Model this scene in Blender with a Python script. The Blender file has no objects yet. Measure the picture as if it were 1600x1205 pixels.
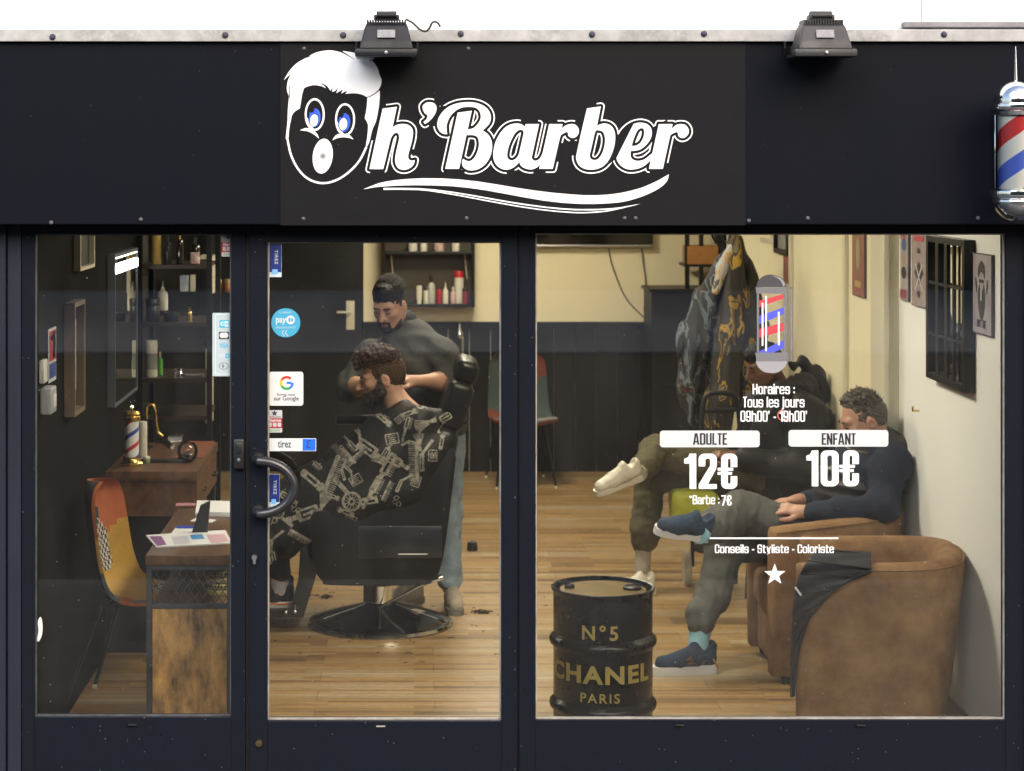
import bpy, bmesh, math, random
import numpy as np
from mathutils import Vector, Matrix, Euler
from mathutils.bvhtree import BVHTree

random.seed(7)
R = math.radians
scene = bpy.context.scene
COL = scene.collection

# ------------------------------------------------------------------ camera, world, sun, exposure
CAM_Y, CAM_Z, FPX, VPX, VPY = -7.83, 2.33, 3250.0, 650.0, 255.0
cam_data = bpy.data.cameras.new('camera')
cam = bpy.data.objects.new('camera', cam_data)
COL.objects.link(cam)
scene.camera = cam
cam.location = (0, CAM_Y, CAM_Z)
cam.rotation_euler = (R(90), 0, 0)
cam_data.sensor_width = 36
cam_data.lens = 36 * FPX / 1600
cam_data.shift_x = (800 - VPX) / 1600
cam_data.shift_y = (VPY - 602.5) / 1600
cam_data.clip_end = 500
cam_data.dof.use_dof = True
cam_data.dof.focus_distance = 7.9
cam_data.dof.aperture_fstop = 5.0

world = bpy.data.worlds.new("World")
scene.world = world
world.use_nodes = True
wn = world.node_tree
sky = wn.nodes.new('ShaderNodeTexSky')
sky.sky_type = 'NISHITA'
sky.sun_disc = False
SUN_EL, SUN_AZ = R(34), R(-155)          # high behind the photographer
sky.sun_elevation = SUN_EL
sky.sun_rotation = -SUN_AZ
sky.dust_density = 4.0
sky.air_density = 1.2
wn.links.new(sky.outputs[0], wn.nodes['Background'].inputs[0])
wn.nodes['Background'].inputs[1].default_value = 0.15
sun_data = bpy.data.lights.new('sun', 'SUN')
sun_data.energy = 0.95
sun_data.angle = R(40)
sun_data.color = (1.0, 0.97, 0.93)
sun = bpy.data.objects.new('sun', sun_data)
COL.objects.link(sun)
sun.location = (-4, -8, 12)
sun.rotation_euler = Euler((R(90) - SUN_EL, 0, R(-25)))
scene.view_settings.view_transform = 'Standard'
scene.view_settings.look = 'None'
scene.view_settings.gamma = 1
scene.view_settings.use_curve_mapping = False
scene.view_settings.exposure = 1.08
scene.cycles.use_denoising = True
scene.cycles.max_bounces = 10
scene.cycles.transparent_max_bounces = 16
scene.cycles.caustics_reflective = False
scene.cycles.caustics_refractive = False
scene.cycles.sample_clamp_indirect = 6


def S(y):
    return FPX / (y - CAM_Y)


def W(px, py, y):
    """the point at depth y that the photograph shows at pixel px, py (used to measure the place)"""
    s = S(y)
    return Vector(((px - VPX) / s, y, CAM_Z - (py - VPY) / s))


# ------------------------------------------------------------------ materials
def sk(nt, node, name):
    return node.inputs[name]


def mat(name, rgb, rough=0.5, metal=0.0, spec=0.5, var=0.0, vscale=8.0, rgb2=None, bump=0.0, bscale=60.0, stretch=(1, 1, 1),
        rvar=0.0, emit=None, estr=0.0, coat=0.0, alpha=None, sheen=0.0, detail=5.0, sss=0.0):
    m = bpy.data.materials.new(name)
    m.use_nodes = True
    nt = m.node_tree
    b = nt.nodes['Principled BSDF']
    b.inputs['Base Color'].default_value = (*rgb, 1)
    b.inputs['Roughness'].default_value = rough
    b.inputs['Metallic'].default_value = metal
    b.inputs['Specular IOR Level'].default_value = spec
    b.inputs['Coat Weight'].default_value = coat
    b.inputs['Sheen Weight'].default_value = sheen
    if sss:
        b.inputs['Subsurface Weight'].default_value = sss
        b.inputs['Subsurface Radius'].default_value = (0.012, 0.005, 0.003)
    if emit:
        b.inputs['Emission Color'].default_value = (*emit, 1)
        b.inputs['Emission Strength'].default_value = estr
    if var or bump or rvar:
        tc = nt.nodes.new('ShaderNodeTexCoord')
        mp = nt.nodes.new('ShaderNodeMapping')
        mp.inputs['Scale'].default_value = stretch
        nt.links.new(tc.outputs['Object'], mp.inputs[0])
        if var or rvar:
            n = nt.nodes.new('ShaderNodeTexNoise')
            n.inputs['Scale'].default_value = vscale
            n.inputs['Detail'].default_value = detail
            n.inputs['Roughness'].default_value = 0.65
            nt.links.new(mp.outputs[0], n.inputs['Vector'])
            rp = nt.nodes.new('ShaderNodeMapRange')
            rp.inputs[1].default_value = 0.3
            rp.inputs[2].default_value = 0.7
            nt.links.new(n.outputs[0], rp.inputs[0])
            if var:
                mx = nt.nodes.new('ShaderNodeMix')
                mx.data_type = 'RGBA'
                c2 = rgb2 if rgb2 else tuple(c * (1 - var) for c in rgb)
                mx.inputs[6].default_value = (*rgb, 1)
                mx.inputs[7].default_value = (*c2, 1)
                nt.links.new(rp.outputs[0], mx.inputs[0])
                nt.links.new(mx.outputs[2], b.inputs['Base Color'])
            if rvar:
                r2 = nt.nodes.new('ShaderNodeMapRange')
                r2.inputs[3].default_value = max(0.02, rough - rvar)
                r2.inputs[4].default_value = min(1, rough + rvar)
                nt.links.new(rp.outputs[0], r2.inputs[0])
                nt.links.new(r2.outputs[0], b.inputs['Roughness'])
        if bump:
            n2 = nt.nodes.new('ShaderNodeTexNoise')
            n2.inputs['Scale'].default_value = bscale
            n2.inputs['Detail'].default_value = 4
            nt.links.new(mp.outputs[0], n2.inputs['Vector'])
            bp = nt.nodes.new('ShaderNodeBump')
            bp.inputs['Strength'].default_value = bump
            bp.inputs['Distance'].default_value = 0.01
            nt.links.new(n2.outputs[0], bp.inputs['Height'])
            nt.links.new(bp.outputs[0], b.inputs['Normal'])
    return m


def glass_mat(name, tint=(0.9, 0.93, 0.92), ior=1.5, rough=0.0, smear=0.0):
    m = bpy.data.materials.new(name)
    m.use_nodes = True
    nt = m.node_tree
    nt.nodes.clear()
    out = nt.nodes.new('ShaderNodeOutputMaterial')
    mix = nt.nodes.new('ShaderNodeMixShader')
    fr = nt.nodes.new('ShaderNodeFresnel')
    fr.inputs[0].default_value = ior
    tr = nt.nodes.new('ShaderNodeBsdfTransparent')
    tr.inputs[0].default_value = (*tint, 1)
    gl = nt.nodes.new('ShaderNodeBsdfGlossy')
    gl.inputs['Roughness'].default_value = rough
    nt.links.new(fr.outputs[0], mix.inputs[0])
    nt.links.new(tr.outputs[0], mix.inputs[1])
    nt.links.new(gl.outputs[0], mix.inputs[2])
    if smear:
        tc = nt.nodes.new('ShaderNodeTexCoord')
        mp = nt.nodes.new('ShaderNodeMapping')
        mp.inputs['Scale'].default_value = (1.6, 1, .5)
        mp.inputs['Rotation'].default_value = (0, .35, 0)
        n = nt.nodes.new('ShaderNodeTexNoise')
        n.inputs['Scale'].default_value = 3.2
        n.inputs['Detail'].default_value = 7
        n.inputs['Distortion'].default_value = .8
        r = nt.nodes.new('ShaderNodeMapRange')
        r.inputs[1].default_value = .46
        r.inputs[2].default_value = .72
        r.inputs[4].default_value = smear
        df = nt.nodes.new('ShaderNodeBsdfDiffuse')
        df.inputs[0].default_value = (.8, .8, .8, 1)
        m2 = nt.nodes.new('ShaderNodeMixShader')
        nt.links.new(tc.outputs['Object'], mp.inputs[0])
        nt.links.new(mp.outputs[0], n.inputs['Vector'])
        nt.links.new(n.outputs[0], r.inputs[0])
        nt.links.new(r.outputs[0], m2.inputs[0])
        nt.links.new(mix.outputs[0], m2.inputs[1])
        nt.links.new(df.outputs[0], m2.inputs[2])
        nt.links.new(m2.outputs[0], out.inputs[0])
        return m
    nt.links.new(mix.outputs[0], out.inputs[0])
    return m


# ------------------------------------------------------------------ things, parts
def wloc(o):
    v = Vector((0, 0, 0))
    while o is not None:
        v = v + Vector(o.location)
        o = o.parent
    return v


def tag(o, label=None, cat=None, group=None, kind=None):
    if label:
        o['label'] = label
    if cat:
        o['category'] = cat
    if group:
        o['group'] = group
    if kind:
        o['kind'] = kind
    return o


def thing(name, label, cat, loc=(0, 0, 0), group=None):
    o = bpy.data.objects.new(name, None)
    COL.objects.link(o)
    o.location = loc
    o.empty_display_size = 0.1
    return tag(o, label, cat, group)


def copy_tree(o, parent=None):
    c = o.copy()
    COL.objects.link(c)
    c.parent = parent
    for ch in list(o.children):
        copy_tree(ch, c)
    return c


class MB:
    """collects shapes given in world coordinates and links them as ONE mesh object"""

    def __init__(s):
        s.v = []
        s.f = []
        s.m = []
        s.mi = 0

    def add(s, verts, faces, mi=None):
        n = len(s.v)
        s.v += [tuple(v) for v in verts]
        s.f += [tuple(i + n for i in f) for f in faces]
        s.m += [s.mi if mi is None else mi] * len(faces)
        return s

    def box(s, x0, x1, y0, y1, z0, z1, mi=None, rot=None, piv=None):
        vs = [Vector((x, y, z)) for z in (z0, z1) for y in (y0, y1) for x in (x0, x1)]
        if rot is not None:
            p = Vector(piv) if piv is not None else Vector(((x0 + x1) / 2, (y0 + y1) / 2, (z0 + z1) / 2))
            q = Euler(rot).to_matrix()
            vs = [p + q @ (v - p) for v in vs]
        return s.add(vs, [(0, 2, 3, 1), (4, 5, 7, 6), (0, 1, 5, 4), (2, 6, 7, 3), (0, 4, 6, 2), (1, 3, 7, 5)], mi)

    def rbox(s, x0, x1, y0, y1, z0, z1, r=0.01, seg=3, mi=None, rot=None, piv=None):
        """box with rounded edges"""
        bm = bmesh.new()
        bmesh.ops.create_cube(bm, size=1)
        for v in bm.verts:
            v.co = Vector(((x0 + x1) / 2 + v.co.x * (x1 - x0), (y0 + y1) / 2 + v.co.y * (y1 - y0), (z0 + z1) / 2 + v.co.z * (z1 - z0)))
        bmesh.ops.bevel(bm, geom=list(bm.edges), offset=r, segments=seg, affect='EDGES', profile=0.5)
        vs = [v.co.copy() for v in bm.verts]
        if rot is not None:
            p = Vector(piv) if piv is not None else Vector(((x0 + x1) / 2, (y0 + y1) / 2, (z0 + z1) / 2))
            q = Euler(rot).to_matrix()
            vs = [p + q @ (v - p) for v in vs]
        bm.verts.index_update()
        fs = [[v.index for v in f.verts] for f in bm.faces]
        bm.free()
        return s.add(vs, fs, mi)

    def tube(s, pts, r, n=10, mi=None, closed=False, caps=True, flat=1.0):
        pts = [Vector(p) for p in pts]
        k = len(pts)
        rr = r if hasattr(r, '__len__') else [r] * k
        vs, fs = [], []
        up = None
        for i, p in enumerate(pts):
            if closed:
                t = pts[(i + 1) % k] - pts[i - 1]
            else:
                t = pts[min(i + 1, k - 1)] - pts[max(i - 1, 0)]
            t.normalize()
            if up is None:
                up = Vector((0, 0, 1)) if abs(t.z) < 0.9 else Vector((1, 0, 0))
            u = t.cross(up)
            if u.length < 1e-6:
                u = t.cross(Vector((0, 1, 0)))
            u.normalize()
            w = u.cross(t).normalized()
            up = w
            for j in range(n):
                a = 2 * math.pi * j / n
                vs.append(p + u * (math.cos(a) * rr[i]) + w * (math.sin(a) * rr[i] * flat))
        for i in range(k if closed else k - 1):
            for j in range(n):
                a, b = i * n + j, i * n + (j + 1) % n
                c, d = ((i + 1) % k) * n + (j + 1) % n, ((i + 1) % k) * n + j
                fs.append((a, b, c, d))
        if caps and not closed:
            fs.append(tuple(range(n))[::-1])
            fs.append(tuple((k - 1) * n + j for j in range(n)))
        return s.add(vs, fs, mi)

    def lathe(s, prof, c=(0, 0, 0), n=32, mi=None, axis='z', sx=1.0, sy=1.0, a0=0.0, a1=None, rot=None):
        """profile of (radius, height) turned about the vertical (or another) axis through c"""
        c = Vector(c)
        full = a1 is None
        cnt = n if full else n + 1
        vs, fs = [], []
        q = Euler(rot).to_matrix() if rot is not None else None
        for r, h in prof:
            for j in range(cnt):
                a = a0 + (2 * math.pi if full else (a1 - a0)) * j / n
                x, y = r * math.cos(a) * sx, r * math.sin(a) * sy
                p = Vector((x, y, h)) if axis == 'z' else (Vector((x, h, -y)) if axis == 'y' else Vector((h, x, y)))
                vs.append(c + (q @ p if q is not None else p))
        for i in range(len(prof) - 1):
            for j in range(n):
                k = (j + 1) % cnt
                fs.append((i * cnt + j, i * cnt + k, (i + 1) * cnt + k, (i + 1) * cnt + j))
        if full:
            if prof[0][0] > 1e-5:
                fs.append(tuple(range(cnt))[::-1])
            if prof[-1][0] > 1e-5:
                fs.append(tuple((len(prof) - 1) * cnt + j for j in range(cnt)))
        return s.add(vs, fs, mi)

    def prism(s, poly, y0, y1, mi=None, fn=None):
        """outline in (x, z) extruded between two depths; fn maps the points afterwards"""
        n = len(poly)
        vs = [Vector((x, y0, z)) for x, z in poly] + [Vector((x, y1, z)) for x, z in poly]
        if fn:
            vs = [fn(v) for v in vs]
        ar = sum(poly[i][0] * poly[(i + 1) % n][1] - poly[(i + 1) % n][0] * poly[i][1] for i in range(n))
        fs = [tuple(range(n)), tuple(range(n, 2 * n))[::-1]]
        fs += [(i, i + n, (i + 1) % n + n, (i + 1) % n) for i in range(n)]
        if ar < 0:
            fs = [f[::-1] for f in fs]
        return s.add(vs, fs, mi)

    def ball(s, c, r, n=16, mi=None, rot=None):
        r = r if hasattr(r, '__len__') else (r, r, r)
        q = Euler(rot).to_matrix() if rot is not None else Matrix.Identity(3)
        c = Vector(c)
        vs, fs = [], []
        h = max(4, n // 2)
        for i in range(h + 1):
            t = math.pi * i / h
            for j in range(n):
                a = 2 * math.pi * j / n
                vs.append(c + q @ Vector((math.sin(t) * math.cos(a) * r[0], math.sin(t) * math.sin(a) * r[1], -math.cos(t) * r[2])))
        for i in range(h):
            for j in range(n):
                k = (j + 1) % n
                fs.append((i * n + j, i * n + k, (i + 1) * n + k, (i + 1) * n + j))
        return s.add(vs, fs, mi)

    def build(s, name, mats, parent=None, smooth=40, bevel=0.0, loc=None):
        me = bpy.data.meshes.new(name)
        off = wloc(parent) if parent is not None else Vector((0, 0, 0))
        if parent is None:
            if loc is None:
                xs, ys, zs = zip(*s.v)
                loc = ((min(xs) + max(xs)) / 2, (min(ys) + max(ys)) / 2, min(zs))
            off = Vector(loc)
        me.from_pydata([tuple(Vector(v) - off) for v in s.v], [], s.f)
        mats = mats if isinstance(mats, (list, tuple)) else [mats]
        for m in mats:
            me.materials.append(m)
        me.polygons.foreach_set('material_index', [min(i, len(mats) - 1) for i in s.m])
        bm = bmesh.new()
        bm.from_mesh(me)
        bmesh.ops.remove_doubles(bm, verts=bm.verts, dist=1e-6)
        if bevel:
            es = [e for e in bm.edges if len(e.link_faces) == 2 and e.calc_face_angle(0) > R(35)]
            bmesh.ops.bevel(bm, geom=es, offset=bevel, segments=2, affect='EDGES', profile=0.6, clamp_overlap=True)
        if smooth:
            for f in bm.faces:
                f.smooth = True
            for e in bm.edges:
                e.smooth = len(e.link_faces) == 2 and e.calc_face_angle(0) < R(smooth)
        bm.to_mesh(me)
        bm.free()
        o = bpy.data.objects.new(name, me)
        COL.objects.link(o)
        if parent is not None:
            o.parent = parent
        else:
            o.location = off
        return o


def mesh_data(me, name, mats, parent=None, loc=None):
    """link a ready mesh given in world coordinates"""
    off = wloc(parent) if parent is not None else Vector(loc if loc is not None else (0, 0, 0))
    me.transform(Matrix.Translation(-off))
    mats = mats if isinstance(mats, (list, tuple)) else [mats]
    me.materials.clear()
    for m in mats:
        me.materials.append(m)
    o = bpy.data.objects.new(name, me)
    COL.objects.link(o)
    if parent is not None:
        o.parent = parent
    else:
        o.location = off
    return o


# ------------------------------------------------------------------ soft solids: signed distances meshed by surface nets
class Soft:
    def __init__(s):
        s.p = []

    def cone(s, a, b, ra, rb=None, k=0.02, op='u'):
        s.p.append(('c', np.array(a, float), np.array(b, float), ra, ra if rb is None else rb, k, op))
        return s

    def chain(s, pts, rs, k=0.02, op='u'):
        for i in range(len(pts) - 1):
            s.cone(pts[i], pts[i + 1], rs[i], rs[i + 1], k, op)
        return s

    def ell(s, c, r, k=0.02, rot=None, op='u'):
        q = np.array(Euler(rot).to_matrix()) if rot is not None else None
        s.p.append(('e', np.array(c, float), np.array(r, float), q, 0, k, op))
        return s

    def box(s, c, h, r=0.01, k=0.01, rot=None, op='u'):
        q = np.array(Euler(rot).to_matrix()) if rot is not None else None
        s.p.append(('b', np.array(c, float), np.array(h, float), q, r, k, op))
        return s

    def _bb(s, p):
        if p[0] == 'c':
            r = max(p[3], p[4])
            return np.minimum(p[1], p[2]) - r, np.maximum(p[1], p[2]) + r
        r = float(np.max(p[2])) if p[3] is not None else p[2]
        if p[0] == 'b':
            r = (float(np.linalg.norm(p[2])) if p[3] is not None else p[2]) + p[4]
        return p[1] - r, p[1] + r

    def bounds(s):
        bb = [s._bb(p) for p in s.p if p[6] == 'u']
        return np.min([b[0] for b in bb], 0), np.max([b[1] for b in bb], 0)

    def mesh(s, name, h=0.006, disp=None, clip=None, flip=None):
        lo, hi = s.bounds()
        lo, hi = lo - 0.03, hi + 0.03
        if clip:
            for i in range(3):
                if clip[0][i] is not None:
                    lo[i] = max(lo[i], clip[0][i])
                if clip[1][i] is not None:
                    hi[i] = min(hi[i], clip[1][i])
        n = np.maximum(np.ceil((hi - lo) / h).astype(int) + 1, 4)
        ax = [(lo[i] + h * np.arange(n[i])).astype(np.float32) for i in range(3)]
        D = np.full(n, 0.25, np.float32)
        for p in s.p:
            k = p[5]
            b0, b1 = s._bb(p)
            mg = 2.0 * k + 0.035
            i0 = np.clip(np.floor((b0 - mg - lo) / h).astype(int), 0, n)
            i1 = np.clip(np.ceil((b1 + mg - lo) / h).astype(int) + 1, 0, n)
            if np.any(i1 <= i0):
                continue
            sl = tuple(slice(i0[i], i1[i]) for i in range(3))
            X = ax[0][sl[0]][:, None, None]
            Y = ax[1][sl[1]][None, :, None]
            Z = ax[2][sl[2]][None, None, :]
            if p[0] == 'c':
                a, b = p[1], p[2]
                ab = b - a
                L2 = float(ab @ ab) + 1e-12
                t = np.clip(((X - a[0]) * ab[0] + (Y - a[1]) * ab[1] + (Z - a[2]) * ab[2]) / L2, 0, 1).astype(np.float32)
                d = np.sqrt((X - a[0] - t * ab[0]) ** 2 + (Y - a[1] - t * ab[1]) ** 2 + (Z - a[2] - t * ab[2]) ** 2) - (p[3] + t * (p[4] - p[3]))
            else:
                x, y, z = X - p[1][0], Y - p[1][1], Z - p[1][2]
                if p[3] is not None:
                    q = p[3]
                    x, y, z = (q[0, 0] * x + q[1, 0] * y + q[2, 0] * z, q[0, 1] * x + q[1, 1] * y + q[2, 1] * z, q[0, 2] * x + q[1, 2] * y + q[2, 2] * z)
                if p[0] == 'e':
                    r = p[2]
                    k0 = np.sqrt((x / r[0]) ** 2 + (y / r[1]) ** 2 + (z / r[2]) ** 2) + 1e-9
                    k1 = np.sqrt((x / r[0] ** 2) ** 2 + (y / r[1] ** 2) ** 2 + (z / r[2] ** 2) ** 2) + 1e-9
                    d = k0 * (k0 - 1) / k1
                else:
                    r = p[2] - p[4]
                    qx, qy, qz = np.abs(x) - r[0], np.abs(y) - r[1], np.abs(z) - r[2]
                    d = np.sqrt(np.maximum(qx, 0) ** 2 + np.maximum(qy, 0) ** 2 + np.maximum(qz, 0) ** 2) + np.minimum(np.maximum(qx, np.maximum(qy, qz)), 0) - p[4]
            A = D[sl]
            if p[6] == 'u':
                hh = np.maximum(k - np.abs(A - d), 0) / max(k, 1e-6)
                D[sl] = np.minimum(A, d) - hh * hh * k * 0.25
            else:
                d = -d
                hh = np.maximum(k - np.abs(A - d), 0) / max(k, 1e-6)
                D[sl] = np.maximum(A, d) + hh * hh * k * 0.25
        if disp is not None:
            D = D + disp(ax[0][:, None, None], ax[1][None, :, None], ax[2][None, None, :]).astype(np.float32)
        # close the border
        for i in range(3):
            for e in (0, -1):
                ix = [slice(None)] * 3
                ix[i] = e
                D[tuple(ix)] = np.maximum(D[tuple(ix)], h * 0.3)
        return nets(D, lo, h, name)


def nets(D, lo, h, name):
    n = D.shape
    ins = D < 0
    c = tuple(k - 1 for k in n)
    acc = np.zeros((*c, 3), np.float32)
    cnt = np.zeros(c, np.float32)
    for axis in range(3):
        oth = [i for i in range(3) if i != axis]
        for o1 in (0, 1):
            for o2 in (0, 1):
                s0 = [None] * 3
                s1 = [None] * 3
                off = [0.0] * 3
                s0[axis] = slice(0, n[axis] - 1)
                s1[axis] = slice(1, n[axis])
                for oi, ov in zip(oth, (o1, o2)):
                    s0[oi] = s1[oi] = slice(ov, n[oi] - 1 + ov)
                    off[oi] = ov
                a, b = D[tuple(s0)], D[tuple(s1)]
                cr = ins[tuple(s0)] != ins[tuple(s1)]
                idx = np.nonzero(cr)
                av, bv = a[idx], b[idx]
                t = av / (av - bv)
                cnt[idx] += 1
                for i in range(3):
                    acc[idx + (i,)] += t if i == axis else off[i]
    has = cnt > 0
    cid = np.full(c, -1, np.int64)
    cells = np.nonzero(has)
    cid[cells] = np.arange(len(cells[0]))
    V = acc[cells] / cnt[cells][:, None]
    V = (V + np.stack(cells, 1)) * h + np.array(lo)[None, :]
    F = []
    for axis in range(3):
        o1, o2 = (axis + 1) % 3, (axis + 2) % 3
        s0 = [slice(1, k - 1) for k in n]
        s1 = [slice(1, k - 1) for k in n]
        s0[axis] = slice(0, n[axis] - 1)
        s1[axis] = slice(1, n[axis])
        a, b = ins[tuple(s0)], ins[tuple(s1)]
        idx = np.stack(np.nonzero(a != b), 1)
        if not len(idx):
            continue
        fl = a[tuple(idx.T)]
        base = idx.copy()
        for i in range(3):
            if i != axis:
                base[:, i] += 1
        def cell(d1, d2):
            q = base.copy()
            q[:, o1] -= d1
            q[:, o2] -= d2
            return cid[tuple(q.T)]
        quad = np.stack([cell(1, 1), cell(0, 1), cell(0, 0), cell(1, 0)], 1)
        quad[~fl] = quad[~fl][:, ::-1]
        F.append(quad)
    F = np.concatenate(F)
    F = F[np.all(F >= 0, 1)]
    me = bpy.data.meshes.new(name)
    me.vertices.add(len(V))
    me.vertices.foreach_set('co', V.astype(np.float32).ravel())
    me.loops.add(len(F) * 4)
    me.loops.foreach_set('vertex_index', F.ravel().astype(np.int32))
    me.polygons.add(len(F))
    me.polygons.foreach_set('loop_start', np.arange(0, len(F) * 4, 4, dtype=np.int32))
    me.polygons.foreach_set('use_smooth', np.ones(len(F), bool))
    me.update(calc_edges=True)
    return me


def waves(seed, amp, scale, n=6, stretch=(1, 1, 1)):
    """gentle folds: a sum of warped sines used to push a soft solid's surface in and out"""
    rg = np.random.RandomState(seed)
    ks = rg.normal(size=(n, 3)) * scale * np.array(stretch)
    ph = rg.uniform(0, 6.28, n)

    def f(X, Y, Z):
        d = 0
        for i in range(n):
            d = d + np.sin(ks[i, 0] * X + ks[i, 1] * Y + ks[i, 2] * Z + ph[i] + 0.8 * np.sin(ks[(i + 1) % n, 0] * Y * 0.7 + ks[(i + 1) % n, 2] * Z * 0.7))
        return amp * d / math.sqrt(n)
    return f


def paint(me, rule, count):
    """material index per face from a rule on face centres (arrays x, y, z)"""
    c = np.zeros(len(me.polygons) * 3, np.float32)
    me.polygons.foreach_get('center', c)
    c = c.reshape(-1, 3)
    idx = np.zeros(len(c), np.int32)
    rule(c[:, 0], c[:, 1], c[:, 2], idx)
    while len(me.materials) < count:
        me.materials.append(None)
    me.polygons.foreach_set('material_index', idx)


# ------------------------------------------------------------------ outlines and lettering
def smooth_loop(pts, k=6, closed=True):
    """Catmull-Rom through the points"""
    n = len(pts)
    out = []
    for i in range(n if closed else n - 1):
        p0, p1, p2, p3 = [pts[(i + j) % n] if closed else pts[min(max(i + j, 0), n - 1)] for j in (-1, 0, 1, 2)]
        for s in range(k):
            t = s / k
            out.append(tuple(0.5 * (2 * p1[c] + (p2[c] - p0[c]) * t + (2 * p0[c] - 5 * p1[c] + 4 * p2[c] - p3[c]) * t * t + (3 * p1[c] - p0[c] - 3 * p2[c] + p3[c]) * t ** 3) for c in range(len(p1))))
    if not closed:
        out.append(tuple(pts[-1]))
    return out


def flat_mesh(loops, name, depth=0.002, fn=None):
    """closed 2D outlines (even-odd holes) filled and given a thickness; fn maps local (u, v, w) to the world"""
    cu = bpy.data.curves.new(name, 'CURVE')
    cu.dimensions = '2D'
    cu.fill_mode = 'BOTH'
    cu.extrude = depth / 2
    for lp in loops:
        sp = cu.splines.new('POLY')
        sp.points.add(len(lp) - 1)
        for p, q in zip(sp.points, lp):
            p.co = (q[0], q[1], 0, 1)
        sp.use_cyclic_u = True
    o = bpy.data.objects.new(name, cu)
    COL.objects.link(o)
    dg = bpy.context.evaluated_depsgraph_get()
    me = bpy.data.meshes.new_from_object(o.evaluated_get(dg))
    bpy.data.objects.remove(o)
    bpy.data.curves.remove(cu)
    if fn:
        for v in me.vertices:
            v.co = fn(v.co)
    me.name = name
    return me


def text_mesh(s, name, size=1.0, xs=1.0, offset=0.0, depth=0.002, align='CENTER', space=1.0, shear=0.0):
    cu = bpy.data.curves.new(name, 'FONT')
    cu.body = s
    cu.size = size
    cu.align_x = align
    cu.align_y = 'CENTER'
    cu.offset = offset
    cu.extrude = depth / 2
    cu.space_character = space
    cu.shear = shear
    cu.resolution_u = 4
    o = bpy.data.objects.new(name, cu)
    COL.objects.link(o)
    dg = bpy.context.evaluated_depsgraph_get()
    me = bpy.data.meshes.new_from_object(o.evaluated_get(dg))
    bpy.data.objects.remove(o)
    bpy.data.curves.remove(cu)
    for v in me.vertices:
        v.co.x *= xs
    return me


def fit(me, x0, x1, z0, z1, y, facing=None):
    """place a flat (u, v, w) mesh upright in the plane y so that it fills the box x0..x1, z0..z1"""
    n = len(me.vertices)
    c = np.zeros(n * 3, np.float32)
    me.vertices.foreach_get('co', c)
    c = c.reshape(-1, 3)
    u0, u1, v0, v1 = c[:, 0].min(), c[:, 0].max(), c[:, 1].min(), c[:, 1].max()
    o = np.empty_like(c)
    o[:, 0] = x0 + (c[:, 0] - u0) / (u1 - u0) * (x1 - x0)
    o[:, 2] = z0 + (c[:, 1] - v0) / max(v1 - v0, 1e-6) * (z1 - z0)
    o[:, 1] = y - c[:, 2]
    me.vertices.foreach_set('co', o.ravel())
    me.update()
    return me


def merge(meshes, name):
    """several meshes (world coordinates, one material slot each, in order) as one"""
    bm = bmesh.new()
    for i, me in enumerate(meshes):
        if isinstance(me, tuple):
            me, mi = me
        else:
            mi = i
        k = len(bm.faces)
        bm.from_mesh(me)
        bm.faces.ensure_lookup_table()
        for f in bm.faces[k:]:
            f.material_index = mi
    out = bpy.data.meshes.new(name)
    bm.to_mesh(out)
    bm.free()
    return out
# ------------------------------------------------------------------ 2D shapes: distances, contours, a bold condensed face
def corner_loop(pts, k=6):
    """closed outline; points given as (x, y, 1) are corners, the rest is curved"""
    n = len(pts)
    cs = [i for i, p in enumerate(pts) if len(p) > 2]
    P = [(p[0], p[1]) for p in pts]
    if not cs:
        return smooth_loop(P, k)
    out = []
    for a, b in zip(cs, cs[1:] + [cs[0] + n]):
        seg = [P[i % n] for i in range(a, b + 1)]
        out += smooth_loop(seg, k, closed=False)[:-1] if len(seg) > 2 else [seg[0]]
    return out


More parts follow.
